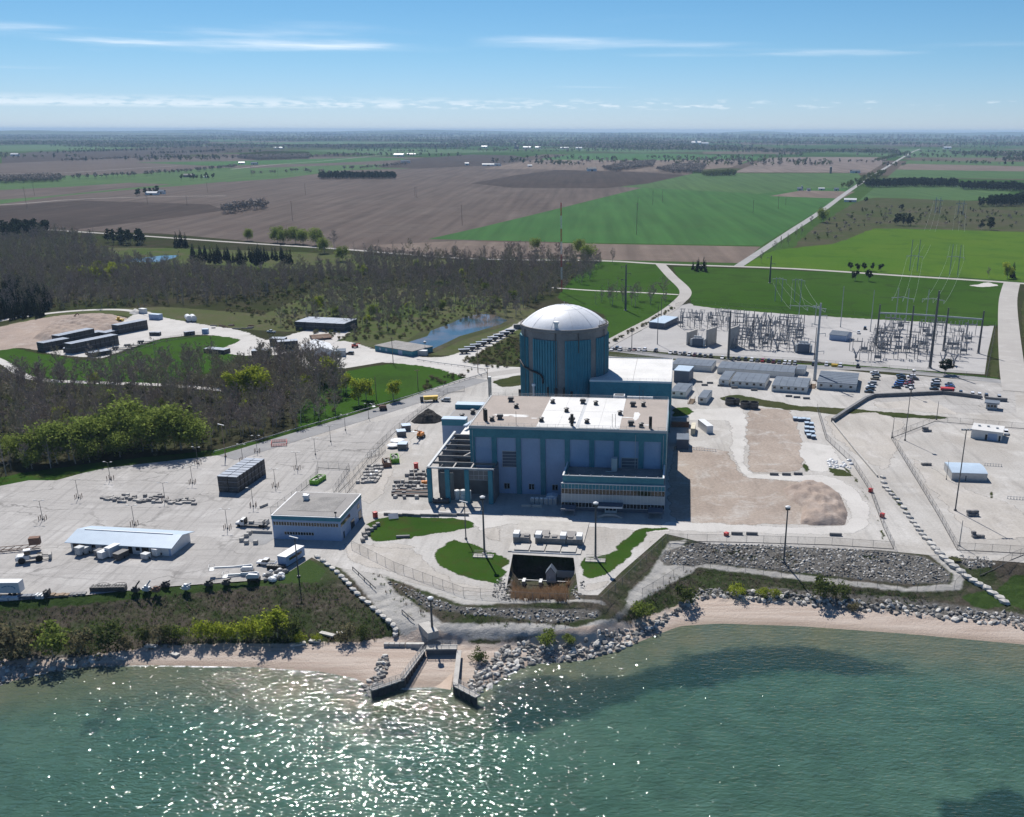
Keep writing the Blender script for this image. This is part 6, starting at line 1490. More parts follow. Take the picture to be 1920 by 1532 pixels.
# ---------------------------------------------------------------- lamps and poles
M['pole'] = mat('dark_steel_pole', (.11, .11, .115), (.085, .085, .09), .5, rough=.5)
M['pole_light'] = mat('pale_steel_pole', (.36, .385, .40), (.30, .32, .34), .2, rough=.5)
lamp_tree = None
LOT = [(80.5, 980), (147.5, 939), (207, 904), (252.5, 989), (310, 944), (361, 910), (371, 874), (427, 995), (475, 953), (516.6, 916), (557, 883), (455, 868), (482, 851)]
FAR = [(591, 855), (619.6, 831), (647, 809), (690.7, 787)]
def lamp(a, guards, h_=6.6):
    t = thing('parking_lamp', 'thin twin arm lamp post with orange guard posts on the car park' if guards else 'thin single arm lamp post along the car park road edge', 'lamp post', G(*a), rnd.uniform(-.2, .2), 'lamp posts on the car park')
    c = MB(); c.tube((0, 0, 0), (0, 0, h_), .11, .07); c.lathe([(.3, 0), (.3, .5), (0, .52)], 8); ob('post', c, M['pole'], t)
    for s_ in ((-1, 1) if guards else (-1, 1)):
        c = MB(); c.bar((0, 0, h_ - .1), (s_ * 1.1, 0, h_ + .25), .08); ob('arm', c, M['pole'], t)
        c = MB(); c.box(s_ * 1.35 - .4, s_ * 1.35 + .4, -.15, .15, h_ + .18, h_ + .34); ob('lamp_head', c, M['light_metal'], t)
    if guards:
        for x in (-.9, .9):
            for y in (-.7, .7): c = MB(); c.tube((x, y, 0), (x, y, 1.5), .12, n=6); ob('guard_post', c, M['rust'], t)
for a in LOT: lamp(a, True)
for a in FAR: lamp(a, False)
def mast(label, a, h_, r=.28, head='box', z=None, m='pole', name='floodlight_mast', on_shore=False):
    A = S(*a) if on_shore else G(*a)
    t = thing(name, label, 'light mast', A)
    c = MB(); c.tube((0, 0, 0), (0, 0, h_), r, r * .6, n=10); c.lathe([(r * 2.2, 0), (r * 2.2, .5), (0, .55)], 8); ob('shaft', c, M[m], t)
    if head == 'box':
        c = MB(); c.box(-.65, .65, -.5, .5, h_ - .5, h_ + .1); ob('lamp_mount', c, M['dark_metal'], t)
        c = MB(); c.lathe([(.75, h_ + .11), (.8, h_ + .5), (.4, h_ + .75), (0, h_ + .8)], 12); ob('lamp_head', c, M['white_metal'], t)
    elif head == 'bar':
        c = MB(); c.bar((-1.6, 0, h_ - .3), (1.6, 0, h_ - .3), .15); ob('cross_bar', c, M[m], t)
        for x in (-1.4, -.5, .5, 1.4): c = MB(); c.box(x - .3, x + .3, -.3, .25, h_ - .2, h_ + .25); ob('lamp_head', c, M['light_metal'], t)
    elif head == 'arm':
        c = MB(); c.bar((-1.5, .2, h_ + .3), (1.0, -.2, h_ - .2), .35, .2); ob('lamp_head', c, M['white_metal'], t)
    return t
mast('dark floodlight mast with railed platform left of the intake deck', (909, 1040), 18, .34)
mast('dark floodlight mast with railed platform right of the intake deck', (1117, 1047), 17.3, .34)
mast('dark floodlight mast standing above the discharge channel', (812, 1186), 9.4, .34, on_shore=True)
mast('dark floodlight mast standing on the stone revetment', (1470, 1053), 17.5, .3, on_shore=True)
mast('tall thin lamp mast on the grass corner by boom lifts', (561, 1085), 12.3, .22, 'arm', on_shore=True)
mast('very tall thin mast with lamp bar beside the arched shed', (1791, 954), 28.5, .24, 'bar')
mast('tall thin mast by the right diagonal fence', (1696, 823), 22, .2, 'box')
mast('slim lamp mast on the lawn left of intake', (874, 1012), 12.5, .2, 'arm')
mast('wooden lamp pole at the wood edge by car park road', (422.5, 860), 13, .22, 'arm', m='wood')
mast('short mast at the fence corner near the pale grass', (1672, 818), 8.5, .16, 'none')
mast('short mast at the far fence corner behind block house', (1755, 784), 8.5, .16, 'none')
mast('wooden post at the lower corner of right fence', (1799, 1020), 8.5, .18, 'none', m='concrete_wall')
mast('white lamp mast in the right car park', (1707, 740), 12.5, .18, 'box')
mast('thin antenna mast beside the arched shed gable', (1774, 896), 7.5, .1, 'none')
mast('white lamp post by the pond water', (796, 663), 6, .12, 'box')
for x, y, ly in ((908, 1040, 2.5), (1117, 1047, 2.5)):
    c = MB(); A = G(x, y)
    c.box(-3, 3, -1.2, 1.2, -2.0, .25)
    for j in range(5): c.bar((-3 + j * 1.5, -1.2, .25), (-3 + j * 1.5, -1.2, 1.4), .08)
    for z in (.8, 1.4): c.bar((-3, -1.2, z), (3, -1.2, z), .08); c.bar((-3, 1.2, z), (3, 1.2, z), .08)
    tag(ob('mast_platform', c, M['concrete_wall'], loc=A + Vector((0, -1.7, 0)), rz=-PA), ('left' if x < 1000 else 'right') + ' railed concrete platform at the foot of intake floodlight mast', 'platform')
def upole(a, h_, label, arms=1, r=.2, group='wooden power poles', m='wood', w_=2.6):
    t = thing('power_pole', label, 'power pole', G(*a), .3, group)
    c = MB(); c.tube((0, 0, 0), (0, 0, h_), r, r * .7, n=6); ob('pole', c, M[m], t)
    for k in range(arms): c = MB(); c.bar((-w_ / 2, 0, h_ - .6 - 1.4 * k), (w_ / 2, 0, h_ - .6 - 1.4 * k), .2); ob('cross_arm', c, M[m], t)
for (x, y, yt), lb in (((736, 684, 634), 'wooden power pole with shadow on the grass before pond building'), ((705, 752, 708), 'bare wooden pole rising from the shrubs by car park road'), ((783, 733, 694), 'wooden pole on the grass slope by the road bend'), ((895, 700, 655), 'slim pole by the road below the skips'), ((913, 712, 690), 'small post beside the bent guard rail')):
    upole((x, y), hat(G(x, y), x, yt), lb, 1 if 'bare' not in lb else 0, group=None)
for k, (x, y, yt) in enumerate(((546, 416, 380), (864, 424, 385), (1191, 440, 365 + 15), (48, 396, 357), (62, 372, 350), (348, 388, 372), (570, 368, 347), (778, 372, 353), (775, 370, 352), (1221, 384, 357), (1239, 378, 357), (1409, 398, 374), (1456, 390, 366), (1470, 383, 368), (1193, 394, 369), (468, 334, 316), (518, 333, 318), (386, 363, 346), (274, 386, 372))):
    upole((x, y), max(8, hat(G(x, y), x, yt)), 'dark wooden power pole standing in the open fields', 1, .3, 'power poles in the open fields', w_=4)
def steel(label, a, yt, r=.8, m='pole', top=True, arms=0, group=None):
    A = G(*a); h_ = hat(A, a[0], yt); t = thing('steel_monopole', label, 'transmission pole', A, RA, group)
    c = MB(); c.tube((0, 0, 0), (0, 0, h_), r, r * .55, n=12); ob('shaft', c, M[m], t)
    c = MB(); c.lathe([(r * 1.5, 0), (r * 1.5, .5), (0, .55)], 10); ob('base_plate', c, M['concrete_wall'], t)
    for k in range(arms):
        c = MB(); z = h_ - 2 - k * 4.5; s_ = 1 if k % 2 else -1; c.bar((0, 0, z), (s_ * 3.6, 0, z + .5), .3); c.tube((s_ * 3.5, 0, z - 1.2), (s_ * 3.5, 0, z + .3), .14); ob('arm', c, M[m], t)
    return t, A, h_
steel('tallest pale steel pole rising beside the broad site office', (1526, 711), 566, .85, 'pole_light', arms=6)
steel('dark steel pole among cars at switchyard front', (1364, 672), 582, .75, arms=0)
steel('tall dark steel pole at the switchyard front right', (1742, 687), 542, .85)
steel('dark steel monopole on the meadow beyond the containment', (1171, 582), 495, .8, arms=4)
steel('dark steel monopole beside the crossing road', (1441, 529), 478, .8, arms=2)
steel('slim pale lightning mast between the relay house and gate', (1574, 611), 534, .3, 'pole_light')
steel('slim pale lightning mast inside switchyard near the H frames', (1630, 619), 541, .3, 'pole_light')
steel('thin dark pole at the twin switchyard sheds', (1231, 645), 572, .25)
steel('thin dark pole behind the twin switchyard sheds', (1238, 596), 556, .25)
steel('thin dark pole at the left fence of switchyard', (1183, 653), 615, .25)
steel('dark steel pole right of the transformer', (1525, 672), 612, .3)
g4 = [(1640.8, 646, 568), (1702.8, 650, 570), (1767, 654.7, 574), (1832.6, 659, 579)]
tp = []
for k, (x, y, yt) in enumerate(g4):
    t_, A, h_ = steel(f'{num[k]} from the left of four dark gantry poles in switchyard', (x, y), yt, .72, group='gantry poles in the switchyard'); tp.append((A, h_))
c = MB()
for k in range(3): (a, h0), (b_, h1) = tp[k], tp[k + 1]; c.bar(a + Vector((0, 0, h0 * .80)), b_ + Vector((0, 0, h1 * .80)), .8)
tag(ob('gantry_beam', c, M['pole_light']), 'long pale beam carried by four dark gantry poles', 'beam')
WIRES = MB()
def hframe(label, a, b, yt, arm_y, m='pole_light', ext=2.0, group=None, name='h_frame'):
    A, B = G(*a), G(*b); t = thing(name, label, 'transmission frame', A, 0, group); B = B - A
    h_ = hat(A, a[0], yt); ha = hat(A, a[0], arm_y); r = max(.28, A.y / 2600)
    for q in (Vector((0, 0, 0)), B): c = MB(); c.tube(q, q + Vector((0, 0, h_)), r, r * .8, n=8); ob('post', c, M[m], t)
    d = B.normalized(); z = Vector((0, 0, ha)); c = MB(); p0 = -d * B.length * .6 + z - Vector((0, 0, .2))
    for q in (z, B * .5 + z + Vector((0, 0, .7)), B + z, B + d * B.length * .6 + z - Vector((0, 0, .2))): c.bar(p0, q, r * 1.3); p0 = q
    ob('cross_arm', c, M[m], t)
    for f in (-.55, .5, 1.55): c = MB(); q = B * f + z; c.tube(q - Vector((0, 0, 2.4)), q, .16, n=5); ob('insulator', c, M['panel_grey'], t)
    return [A + B * f + z - Vector((0, 0, 2.4)) for f in (-.55, .5, 1.55)]
h1 = hframe('left pale H frame at the back of switchyard', (1677, 599), (1696, 600.5), 537, 555)
h2 = hframe('right pale H frame at the back of switchyard', (1733, 603.5), (1752, 605), 540, 557.5)
h3 = hframe('pale arched frame at the middle back of switchyard', (1495, 604), (1526, 607), 564, 572)
h0 = [hframe('left slim H frame in the meadow behind the switchyard', (1451, 563), (1463, 564), 518, 521), hframe('right slim H frame in the meadow behind the switchyard', (1487, 565), (1498, 566), 520, 523)]
far_l = [hframe('pale lattice line frame on the meadow, far left line', (1703, 505), (1717, 506), 446, 477, group=None), hframe('pale line frame beyond, smallest of the left line', (1750, 396), (1758, 396.5), 366, 372)]
far_r = [hframe('pale line frame on the meadow, right line', (1778, 512), (1793, 513), 455, 478), hframe('pale line frame beyond, smallest of the right line', (1793, 399), (1802, 399.5), 372, 378)]
def wire(a, b, r=.028, sag=.02):
    a, b = Vector(a), Vector(b); L_ = (b - a).length; p0 = a
    for k in range(1, 9): f = k / 8; q = a.lerp(b, f) - Vector((0, 0, 4 * sag * L_ * f * (1 - f))); WIRES.bar(p0, q, 2 * r * (1 + .0006 * q.y)); p0 = q
for ch in ([h1, far_l[0], far_l[1]], [h2, far_r[0], far_r[1]], [h3, h0[0]], [h3, h0[1]]):
    for k in range(len(ch) - 1):
        for a, b_ in zip(ch[k], ch[k + 1]): wire(a, b_)
M['wire'] = mat('bright_aluminium_wire', (.42, .45, .42), rough=.35, metal=.4)
tag(ob('power_lines', WIRES, M['wire']), 'thin bright power line wires from the switchyard to the frames', 'wires')
# red and white radio tower
A = G(1051, 548); h_ = hat(A, 1051, 380)
t_ = thing('radio_tower', 'slender red and white guyed radio tower behind the woods', 'radio tower', A)
for k in range(7):
    c = MB(); z0, z1 = h_ * k / 7, h_ * (k + 1) / 7
    for q in ((-.5, -.3), (.5, -.3), (0, .55)): c.bar((*q, z0), (*q, z1), .22)
    for j in range(3): zz = z0 + (z1 - z0) * j / 3; c.bar((-.5, -.3, zz), (.5, -.3, zz + 3), .1); c.bar((.5, -.3, zz), (0, .55, zz + 3), .1)
    ob('tower_section', c, M['red'] if k % 2 == 0 else M['white_metal'], t_)

# ---------------------------------------------------------------- switchyard apparatus
def sw_unit(kind):
    t = MB(); ins = MB()
    if kind == 0:      # disconnect stand
        for x in (-2, 2): t.bar((x, 0, 0), (x, 0, 4.6), .26)
        t.bar((-2.6, 0, 4.6), (2.6, 0, 4.6), .3); t.bar((-2.6, 1.1, 4.6), (2.6, 1.1, 4.6), .25)
        for x in (-2.2, 0, 2.2):
            for y in (0, 1.1): ins.tube((x, y, 4.7), (x, y, 6.2), .16, .12)
            t.bar((x, -.1, 6.25), (x, 1.3, 6.3), .12)
    elif kind == 1:    # circuit breaker with raking bushings
        t.box(-1.6, 1.6, -.5, .5, 1.0, 2.2)
        for x in (-1.4, 1.4): t.bar((x, 0, 0), (x, 0, 1.0), .3)
        for x in (-1.2, 0, 1.2):
            for s_ in (-1, 1): ins.tube((x, s_ * .3, 2.2), (x + .1 * x, s_ * 1.5, 4.6), .2, .12)
    else:              # bus support column
        t.bar((0, 0, 0), (0, 0, 4.2), .3); t.bar((-.9, 0, 4.2), (.9, 0, 4.2), .25)
        for x in (-.8, .8): ins.tube((x, 0, 4.3), (x, 0, 6.0), .17, .12)
        t.bar((-1.6, 0, 6.05), (1.6, 0, 6.05), .16)
    return t, ins
M['insul'] = mat('grey_porcelain', (.30, .31, .33), (.22, .23, .25), .5, rough=.35)
M['galv'] = mat('grey_galvanised', (.20, .205, .215), (.15, .155, .165), .4, rough=.5)
SWM = [tuple(mesh(n, m_, mt) for n, m_, mt in zip(('stand', 'insulator'), sw_unit(k), (M['galv'], M['insul']))) for k in range(3)]
SWL = ['grey disconnect switch stand in the ', 'grey circuit breaker with raking bushings in the ', 'slim bus support column in the ']
def switch(k, A, bank, rz):
    t = thing(['disconnect_switch', 'circuit_breaker', 'bus_support'][k], SWL[k] + bank, ['switch', 'circuit breaker', 'bus support'][k], A, rz, 'apparatus in the ' + bank)
    t.scale = (1.2, 1.2, rnd.uniform(1.15, 1.5)); ob('stand', SWM[k][0], parent=t); ob('insulator', SWM[k][1], parent=t, kind='stuff')
for bank, x0, x1, y0, y1, nx_, ny_, sk in (('left switchyard bank', 1278, 1368, 598, 614, 8, 5, -2), ('middle switchyard bank', 1386, 1502, 606, 652, 11, 8, -3), ('right front switchyard bank', 1650, 1728, 655, 668, 6, 2, 0), ('first right switchyard bay', 1664, 1698, 613, 657, 4, 7, -10), ('second right switchyard bay', 1728, 1762, 616, 662, 4, 7, -9), ('third right switchyard bay', 1788, 1820, 624, 682, 4, 6, -8), ('front middle bank', 1590, 1645, 655, 672, 5, 2, 0)):
    for j in range(ny_):
        for i in range(nx_):
            if rnd.random() < .12: continue
            x = x0 + (x1 - x0) * i / max(1, nx_ - 1) + sk * j * .6 + rnd.uniform(-1.5, 1.5); y = y0 + (y1 - y0) * j / max(1, ny_ - 1) + (x - x0) * .035
            k = 2 if 'left' in bank and rnd.random() < .6 else rnd.choice([0, 0, 1, 2])
            switch(k, G(x, y), bank, RA + (math.pi / 2 if rnd.random() < .3 else 0))
for k, (x, y, yt) in enumerate(((1380, 619, 579), (1411, 620, 581), (1442, 624, 583), (1474, 628, 585), (1504, 629, 587), (1371, 643, 600), (1407, 645, 604))):
    A = G(x, y); t_ = thing('bus_pole', 'thin dark bus pole in the middle of switchyard', 'pole', A, 0, 'bus poles in the switchyard'); c = MB(); c.tube((0, 0, 0), (0, 0, hat(A, x, yt)), .3, .22, n=8); ob('shaft', c, M['pole'], t_)
def transformer(label, a, s_=1.0):
    t = thing('power_transformer', label, 'transformer', G(*a), RA)
    c = MB(); c.box(-2.6 * s_, 2.6 * s_, -1.8 * s_, 1.8 * s_, .3, 4.2 * s_); ob('tank', c, M['blue_wall'], t)
    for x in (-1, 1):
        for k in range(5): c = MB(); c.box(x * 3.3 * s_ - .5, x * 3.3 * s_ + .5, (-1.6 + k * .75) * s_, (-1.2 + k * .75) * s_, .6, 3.8 * s_); ob('radiator_fin', c, M['panel_grey'], t)
    for k in (-1.6, 0, 1.6): c = MB(); c.tube((k * s_, .2, 4.2 * s_), (k * 1.2 * s_, .6, 6.8 * s_), .25, .12); ob('bushing', c, M['insul'], t)
    c = MB(); c.tube((-2 * s_, -1.4, 5.2 * s_), (2 * s_, -1.4, 5.2 * s_), .55, n=10); ob('conservator', c, M['panel_grey'], t)
transformer('large grey blue transformer at the switchyard front fence', (1505, 659), 1.25)
transformer('bank transformer between tall concrete fire walls', (1307, 648), 1.15)
for k, (x, y, yt) in enumerate(((1286.5, 646, 622), (1323, 648, 617), (1364, 653, 615))):
    A = G(x, y); h_ = hat(A, x, yt); c = MB(); c.box(-.5, .5, 0, 12, 0, h_)
    tag(ob('fire_wall', c, M['concrete_wall'], loc=A, rz=RA - .3), f'{["left", "middle", "right"][k]} tall concrete fire wall in the switchyard', 'wall', 'fire walls in the switchyard')

# ---------------------------------------------------------------- fences, guard rails and barriers
def mesh_mat():
    m, t, p = base_mat('chain_link'); t.nodes.remove(p)
    d = N(t, 'ShaderNodeBsdfDiffuse'); d.inputs[0].default_value = (.10, .10, .105, 1)
    tr = N(t, 'ShaderNodeBsdfTransparent'); mx = N(t, 'ShaderNodeMixShader'); mx.inputs[0].default_value = .14
    t.links.new(tr.outputs[0], mx.inputs[1]); t.links.new(d.outputs[0], mx.inputs[2]); t.links.new(mx.outputs[0], t.nodes['Material Output'].inputs[0])
    return m
M['chain'] = mesh_mat()
fpost = MB(); fpost.tube((0, 0, 0), (0, 0, 2.6), .05, n=5); fpost_me = mesh('fence_post', fpost, M['galv'])
def fence(label, px, h_=2.5, gap=3.2, shore=False, base=True):
    P_ = [S(*q) if shore else G(*q) for q in px]; A = P_[0]
    t = thing('chain_link_fence', label, 'fence', A)
    me_ = MB(); ra = MB()
    for a, b_ in zip(P_, P_[1:]):
        L_ = (b_ - a).length; n = max(1, int(L_ / gap)); prev = None
        for k in range(n + 1):
            q = a.lerp(b_, k / n)
            if shore: q.z = float(smooth_z(np.array([q.x]), np.array([q.y]))[0])
            q = q - A
            if k: me_.quad(prev, q, q + Vector((0, 0, h_ - .1)), prev + Vector((0, 0, h_ - .1))); ra.bar(prev + Vector((0, 0, h_)), q + Vector((0, 0, h_)), .06)
            if k and base: ra.bar(prev + Vector((0, 0, .1)), q + Vector((0, 0, .1)), .16)
            if k < n or b_ is P_[-1]: ob('fence_post', fpost_me, parent=t, loc=q)
            prev = q
    ob('wire_mesh', me_, M['chain'], t); ob('rail', ra, M['dark_metal'], t)
    return t
fence('chain link fence along the diagonal yard edge left of the plant', [(635, 925), (655, 905), (672, 885), (700, 850), (740, 812), (790, 772), (838, 738), (870, 735)], gap=5)
fence('chain link fence from control house up to the pen gate', [(508, 968), (548, 938), (592, 900), (596, 880), (655, 883), (625, 928)], gap=4)
fence('second crooked chain link fence beside the first', [(648, 930), (668, 905), (690, 880), (722, 846)], gap=4)
fence('chain link fence along the plateau edge before the dirt lot', [(1252, 1014), (1400, 1016), (1560, 1020), (1676, 1027)], gap=5)
fence('diagonal chain link fence right of the dirt lot', [(1531, 765), (1548, 822), (1600, 870), (1632, 920), (1656, 985), (1676, 1027)], gap=5)
fence('long diagonal chain link fence at the left of right yard', [(1670, 819), (1720, 900), (1760, 965), (1795, 1028)], gap=5)
fence('chain link fence along the back of the right yard', [(1670, 819), (1752, 787), (1920, 800), (2000, 808)], gap=5)
fence('chain link fence along the front of the right yard', [(1795, 1028), (1860, 1031), (1960, 1036)], gap=5)
fence('chain link fence along the lower path by the beach', [(1205, 1118), (1300, 1058), (1500, 1083), (1720, 1106), (1790, 1100), (1806, 1082)], shore=True, gap=5, base=False)
fence('chain link fence round the sunken forebay and path', [(660, 1030), (740, 1070), (870, 1118), (1000, 1128), (1128, 1135), (1180, 1085), (1252, 1014)], shore=True, gap=4, base=False)
fence('chain link fence climbing the grass at the right edge', [(1838, 1076), (1880, 1056), (1960, 1020)], shore=True, gap=4)
fence('chain link fence round the front of the switchyard', [(1140, 657), (1300, 668), (1500, 678), (1700, 693), (1848, 704), (1857, 655), (1865, 607)], gap=9)
fence('chain link fence along the back of the switchyard', [(1265, 574), (1290, 568), (1600, 588), (1865, 607)], gap=10)
fence('chain link fence along the laydown yard lawn', [(210, 676), (300, 645), (378, 633)], gap=6)
def guard(label, px, h_=.8, gap=2.4, m='wood', name='guard_rail', shore=False, zz=0):
    P_ = [S(*q) if shore else G(*q) for q in px]; A = P_[0]; t = thing(name, label, 'guard rail', A)
    po = MB(); po.box(-.1, .1, -.1, .1, 0, h_ - .05); pm_ = mesh('rail_post', po, M['wood']); ra = MB()
    for a, b_ in zip(P_, P_[1:]):
        n = max(1, int((b_ - a).length / gap))
        for k in range(n): ob('rail_post', pm_, parent=t, loc=a.lerp(b_, k / n) - A)
        ra.bar(a - A + Vector((0, 0, h_)), b_ - A + Vector((0, 0, h_)), .12, .35)
    ob('rail', ra, M[m], t)
guard('wooden posted guard rail along the woods side road', [(400, 854), (480, 832), (560, 808), (640, 785), (700, 767), (760, 749), (820, 730), (880, 712), (912, 702)], m='light_metal', gap=4)
guard('guard rail curving at the road bend below the pond', [(912, 702), (908, 696), (870, 690), (820, 684), (780, 678)], m='light_metal', gap=4)
t_ = thing('pipe_barrier', 'long dark pipe barrier curving along the right car park edge', 'barrier', G(1560, 789))
pq = None
for q in ((1560, 789), (1585, 772), (1608, 757), (1622, 748), (1637, 742), (1700, 739), (1765, 735.5), (1800, 739), (1838, 744)):
    q = G(*q) - t_.location
    if pq is not None: c = MB(); c.bar(pq + Vector((0, 0, .9)), q + Vector((0, 0, .9)), 1.4, 1.7); ob('barrier_segment', c, M['corr'], t_)
    pq = q
pq = None; t_ = thing('pipe_barrier', 'short dark pipe barrier behind the guard house', 'barrier', G(1846, 746))
for q in ((1846, 746), (1866, 748), (1887, 749)):
    q = G(*q) - t_.location
    if pq is not None: c = MB(); c.bar(pq + Vector((0, 0, .9)), q + Vector((0, 0, .9)), 1.2, 1.5); ob('barrier_segment', c, M['corr'], t_)
    pq = q
c = MB(); c.bar(G(1560, 790) + Vector((0, 0, .4)), G(1602, 842) + Vector((0, 0, .4)), .5, .8); c.bar(G(1602, 842) + Vector((0, 0, .4)), G(1645, 892) + Vector((0, 0, .4)), .5, .8)
tag(ob('low_wall', c, M['concrete_wall']), 'low pale concrete kerb wall slanting through the right yard', 'wall')
for lb, px in (('upper guard beam along the ramp road', [(662, 1070), (684, 1090), (706, 1110)]), ('lower guard beam along the ramp road', [(755, 1150), (766, 1160), (778, 1170)])):
    guard(lb, px, shore=True, m='corr', gap=3)

# white limestone blocks edging the ramp and the right yard
def stone_mesh(seed, sx, sy, sz):
    r_ = random.Random(seed); bm_ = bmesh.new(); bmesh.ops.create_icosphere(bm_, subdivisions=1, radius=1.0)
    for v in bm_.verts:
        n_ = v.co.normalized(); m_ = max(abs(n_.x), abs(n_.y), abs(n_.z)); f = (1 / m_) ** .75 * r_.uniform(.82, 1.08)
        v.co = Vector((n_.x * f * sx, n_.y * f * sy, n_.z * f * sz))
    me = bpy.data.meshes.new('boulder'); bm_.to_mesh(me); bm_.free(); return me
M['boulder'] = mat('grey_boulder', (.26, .25, .235), (.13, .126, .12), .5, rough=.9, fine=.18, fscale=3.5, bmp=.05)
LBM = [stone_mesh(100 + k, 1.25, .8, .55) for k in range(4)]
for me in LBM: me.materials.append(M['stone_white'])
ramp = [(596, 1048), (606, 1055), (615, 1063), (624, 1070), (633, 1077), (641, 1085), (648, 1092), (655, 1099), (663, 1109), (671, 1117), (681, 1127), (691, 1134), (701, 1144), (711, 1152), (720, 1160), (730, 1168), (739, 1176), (743, 1184), (743, 1192)]
for k, (x, y) in enumerate(ramp):
    A = S(x, y); tag(ob('limestone_block', LBM[k % 4], loc=A + Vector((0, 0, .35)), rz=math.radians(-48 + rnd.uniform(-12, 12) - (30 if k > 15 else 0))), 'white limestone block edging the ramp road down to the shore', 'boulder', 'limestone blocks along the ramp road')
lr = [(1655, 893), (1657, 903), (1660, 912), (1665, 918), (1672, 925), (1680, 932), (1686, 940), (1694, 950), (1700, 960), (1706, 968), (1712, 977), (1718, 984), (1724, 992), (1730, 1000), (1738, 1008), (1746, 1018), (1754, 1027), (1762, 1035), (1770, 1044), (1780, 1052), (1790, 1060), (1802, 1069), (1813, 1079), (1824, 1086), (1836, 1093), (1850, 1100), (1862, 1110), (1874, 1118), (1884, 1126)]
for k, (x, y) in enumerate(lr):
    A = S(x, y); o = ob('limestone_block', LBM[k % 4], loc=A + Vector((0, 0, .35)), rz=math.radians(-50 + rnd.uniform(-15, 15))); s_ = 1.1 if k < 14 else 1.45; o.scale = (s_,) * 3
    tag(o, 'white limestone block in the line dividing the right yard', 'boulder', 'limestone blocks dividing the right yard')

# ---------------------------------------------------------------- discharge channel
t_ = thing('discharge_channel', 'dark sheet pile discharge channel with railed concrete walkways', 'channel', G(805, 1215, -6))
O_ = t_.location
def dq(x, y, z): return G(x, y, z) - O_
def wallseg(nm, a, b_, z1, z0, th, m, corr=False):
    c = MB(); d = (b_ - a); n_ = max(1, int(d.length / .8)) if corr else 1; q = Vector((-d.y, d.x, 0)).normalized() * th
    for k in range(n_):
        p0 = a.lerp(b_, k / n_); p1 = a.lerp(b_, (k + 1) / n_); off = q * (.35 if corr and k % 2 else 0)
        vs = [p + off * 0 + w_ + Vector((0, 0, z)) for z in (z0 - O_.z, z1 - O_.z) for p, w_ in ((p0, off), (p1, off), (p1, q), (p0, q))]
        vs = [Vector((v.x, v.y, v.z)) for v in vs]
        c.add(vs, [(0, 3, 2, 1), (4, 5, 6, 7), (0, 1, 5, 4), (1, 2, 6, 5), (2, 3, 7, 6), (3, 0, 4, 7)])
    return ob(nm, c, M[m], t_)
def flat(v): return Vector((v.x, v.y, 0))
zt = -4.6
Lw = [dq(699, 1297, -5.2), dq(760, 1276, -5.2), dq(800, 1220, -5)]; Rw = [dq(858, 1221, -5), dq(851, 1287, -5.2), dq(893, 1309, -5.2)]
Lw = [flat(v) for v in Lw]; Rw = [flat(v) for v in Rw]
for a, b_ in zip(Lw, Lw[1:]): wallseg('sheet_pile_wall', a, b_, -5.3, -9.5, .6, 'dark_metal', True)
for a, b_ in zip(Rw, Rw[1:]): wallseg('sheet_pile_wall', b_, a, -5.3, -9.5, -.6, 'dark_metal', True)
wallseg('head_wall', flat(dq(800, 1220, -5)), flat(dq(858, 1219, -5)), -4.9, -9, .8, 'corr')
def walkway(a, b_, w_, z, rail=True):
    d = (b_ - a).normalized(); q = Vector((-d.y, d.x, 0)) * w_; z_ = z - O_.z; c = MB()
    vs = [a, b_, b_ + q, a + q]
    c.add([Vector((v.x, v.y, z_ + dz)) for dz in (-.35, 0) for v in vs], [(0, 3, 2, 1), (4, 5, 6, 7), (0, 1, 5, 4), (1, 2, 6, 5), (2, 3, 7, 6), (3, 0, 4, 7)]); ob('walkway', c, M['concrete_wall'], t_)
    if rail:
        c = MB(); n_ = max(2, int((b_ - a).length / 1.6))
        for off in (Vector((0, 0, 0)), q):
            for k in range(n_ + 1): p = a.lerp(b_, k / n_) + off; c.bar((p.x, p.y, z_), (p.x, p.y, z_ + 1.1), .08)
            for h in (.4, .75, 1.1): c.bar((*(a + off).xy, z_ + h), (*(b_ + off).xy, z_ + h), .07)
        ob('railing', c, M['galv'], t_)
walkway(Lw[0], Lw[1], 1.2, -5.2); walkway(Lw[1], Lw[2], .9, -4.95, True)
walkway(Rw[2], Rw[1], -1.7, -5.2); walkway(Rw[1], Rw[0], -1.2, -4.95, False)
walkway(flat(dq(800, 1219, -4.6)), flat(dq(858, 1218, -4.6)), 2.6, -4.6)
for k, x in enumerate((727, 737, 747, 757, 768, 777, 785, 793)):
    A = S(x, 1212); block(A + Vector((0, -.4, -.6)), (1.3, 1.1, 1.5), -.05, 'grey square block in the short wall left of discharge channel' if k < 4 else 'white square block in the short wall left of discharge channel', 'blocks of the short wall by the discharge', 'concrete_wall' if k < 4 else 'stone_white')
A = S(805, 1187); c = MB(); c.box(-1.5, 1.5, -3.2, 3.2, -.5, 1.5)
tag(ob('concrete_abutment', c, M['concrete_wall'], loc=A, rz=.55), 'pale concrete abutment at the foot of discharge floodlight mast', 'abutment')
sb = MB(); sb.add([Vector((v.x, v.y, 0)) + Vector((O_.x, O_.y, WATER_Z + h)) for v, h in ((Lw[1] + Vector((1.2, .3, 0)), -.1), (Rw[1] + Vector((-.8, .3, 0)), -.1), (Rw[0] + Vector((-.6, -.4, 0)), .9), (Lw[2] + Vector((1.0, -.4, 0)), .9))], [(0, 1, 2, 3)])
M['sandbar'] = ground_mat('wet_sand', (.50, .41, .34), (.43, .34, .275), (.52, .44, .38), s1=.1, s2=.3, s3=2, fine=.1, streak=(.3, .1, .6, .1))
tag(ob('sand_bar', sb, M['sandbar']), kind='structure')

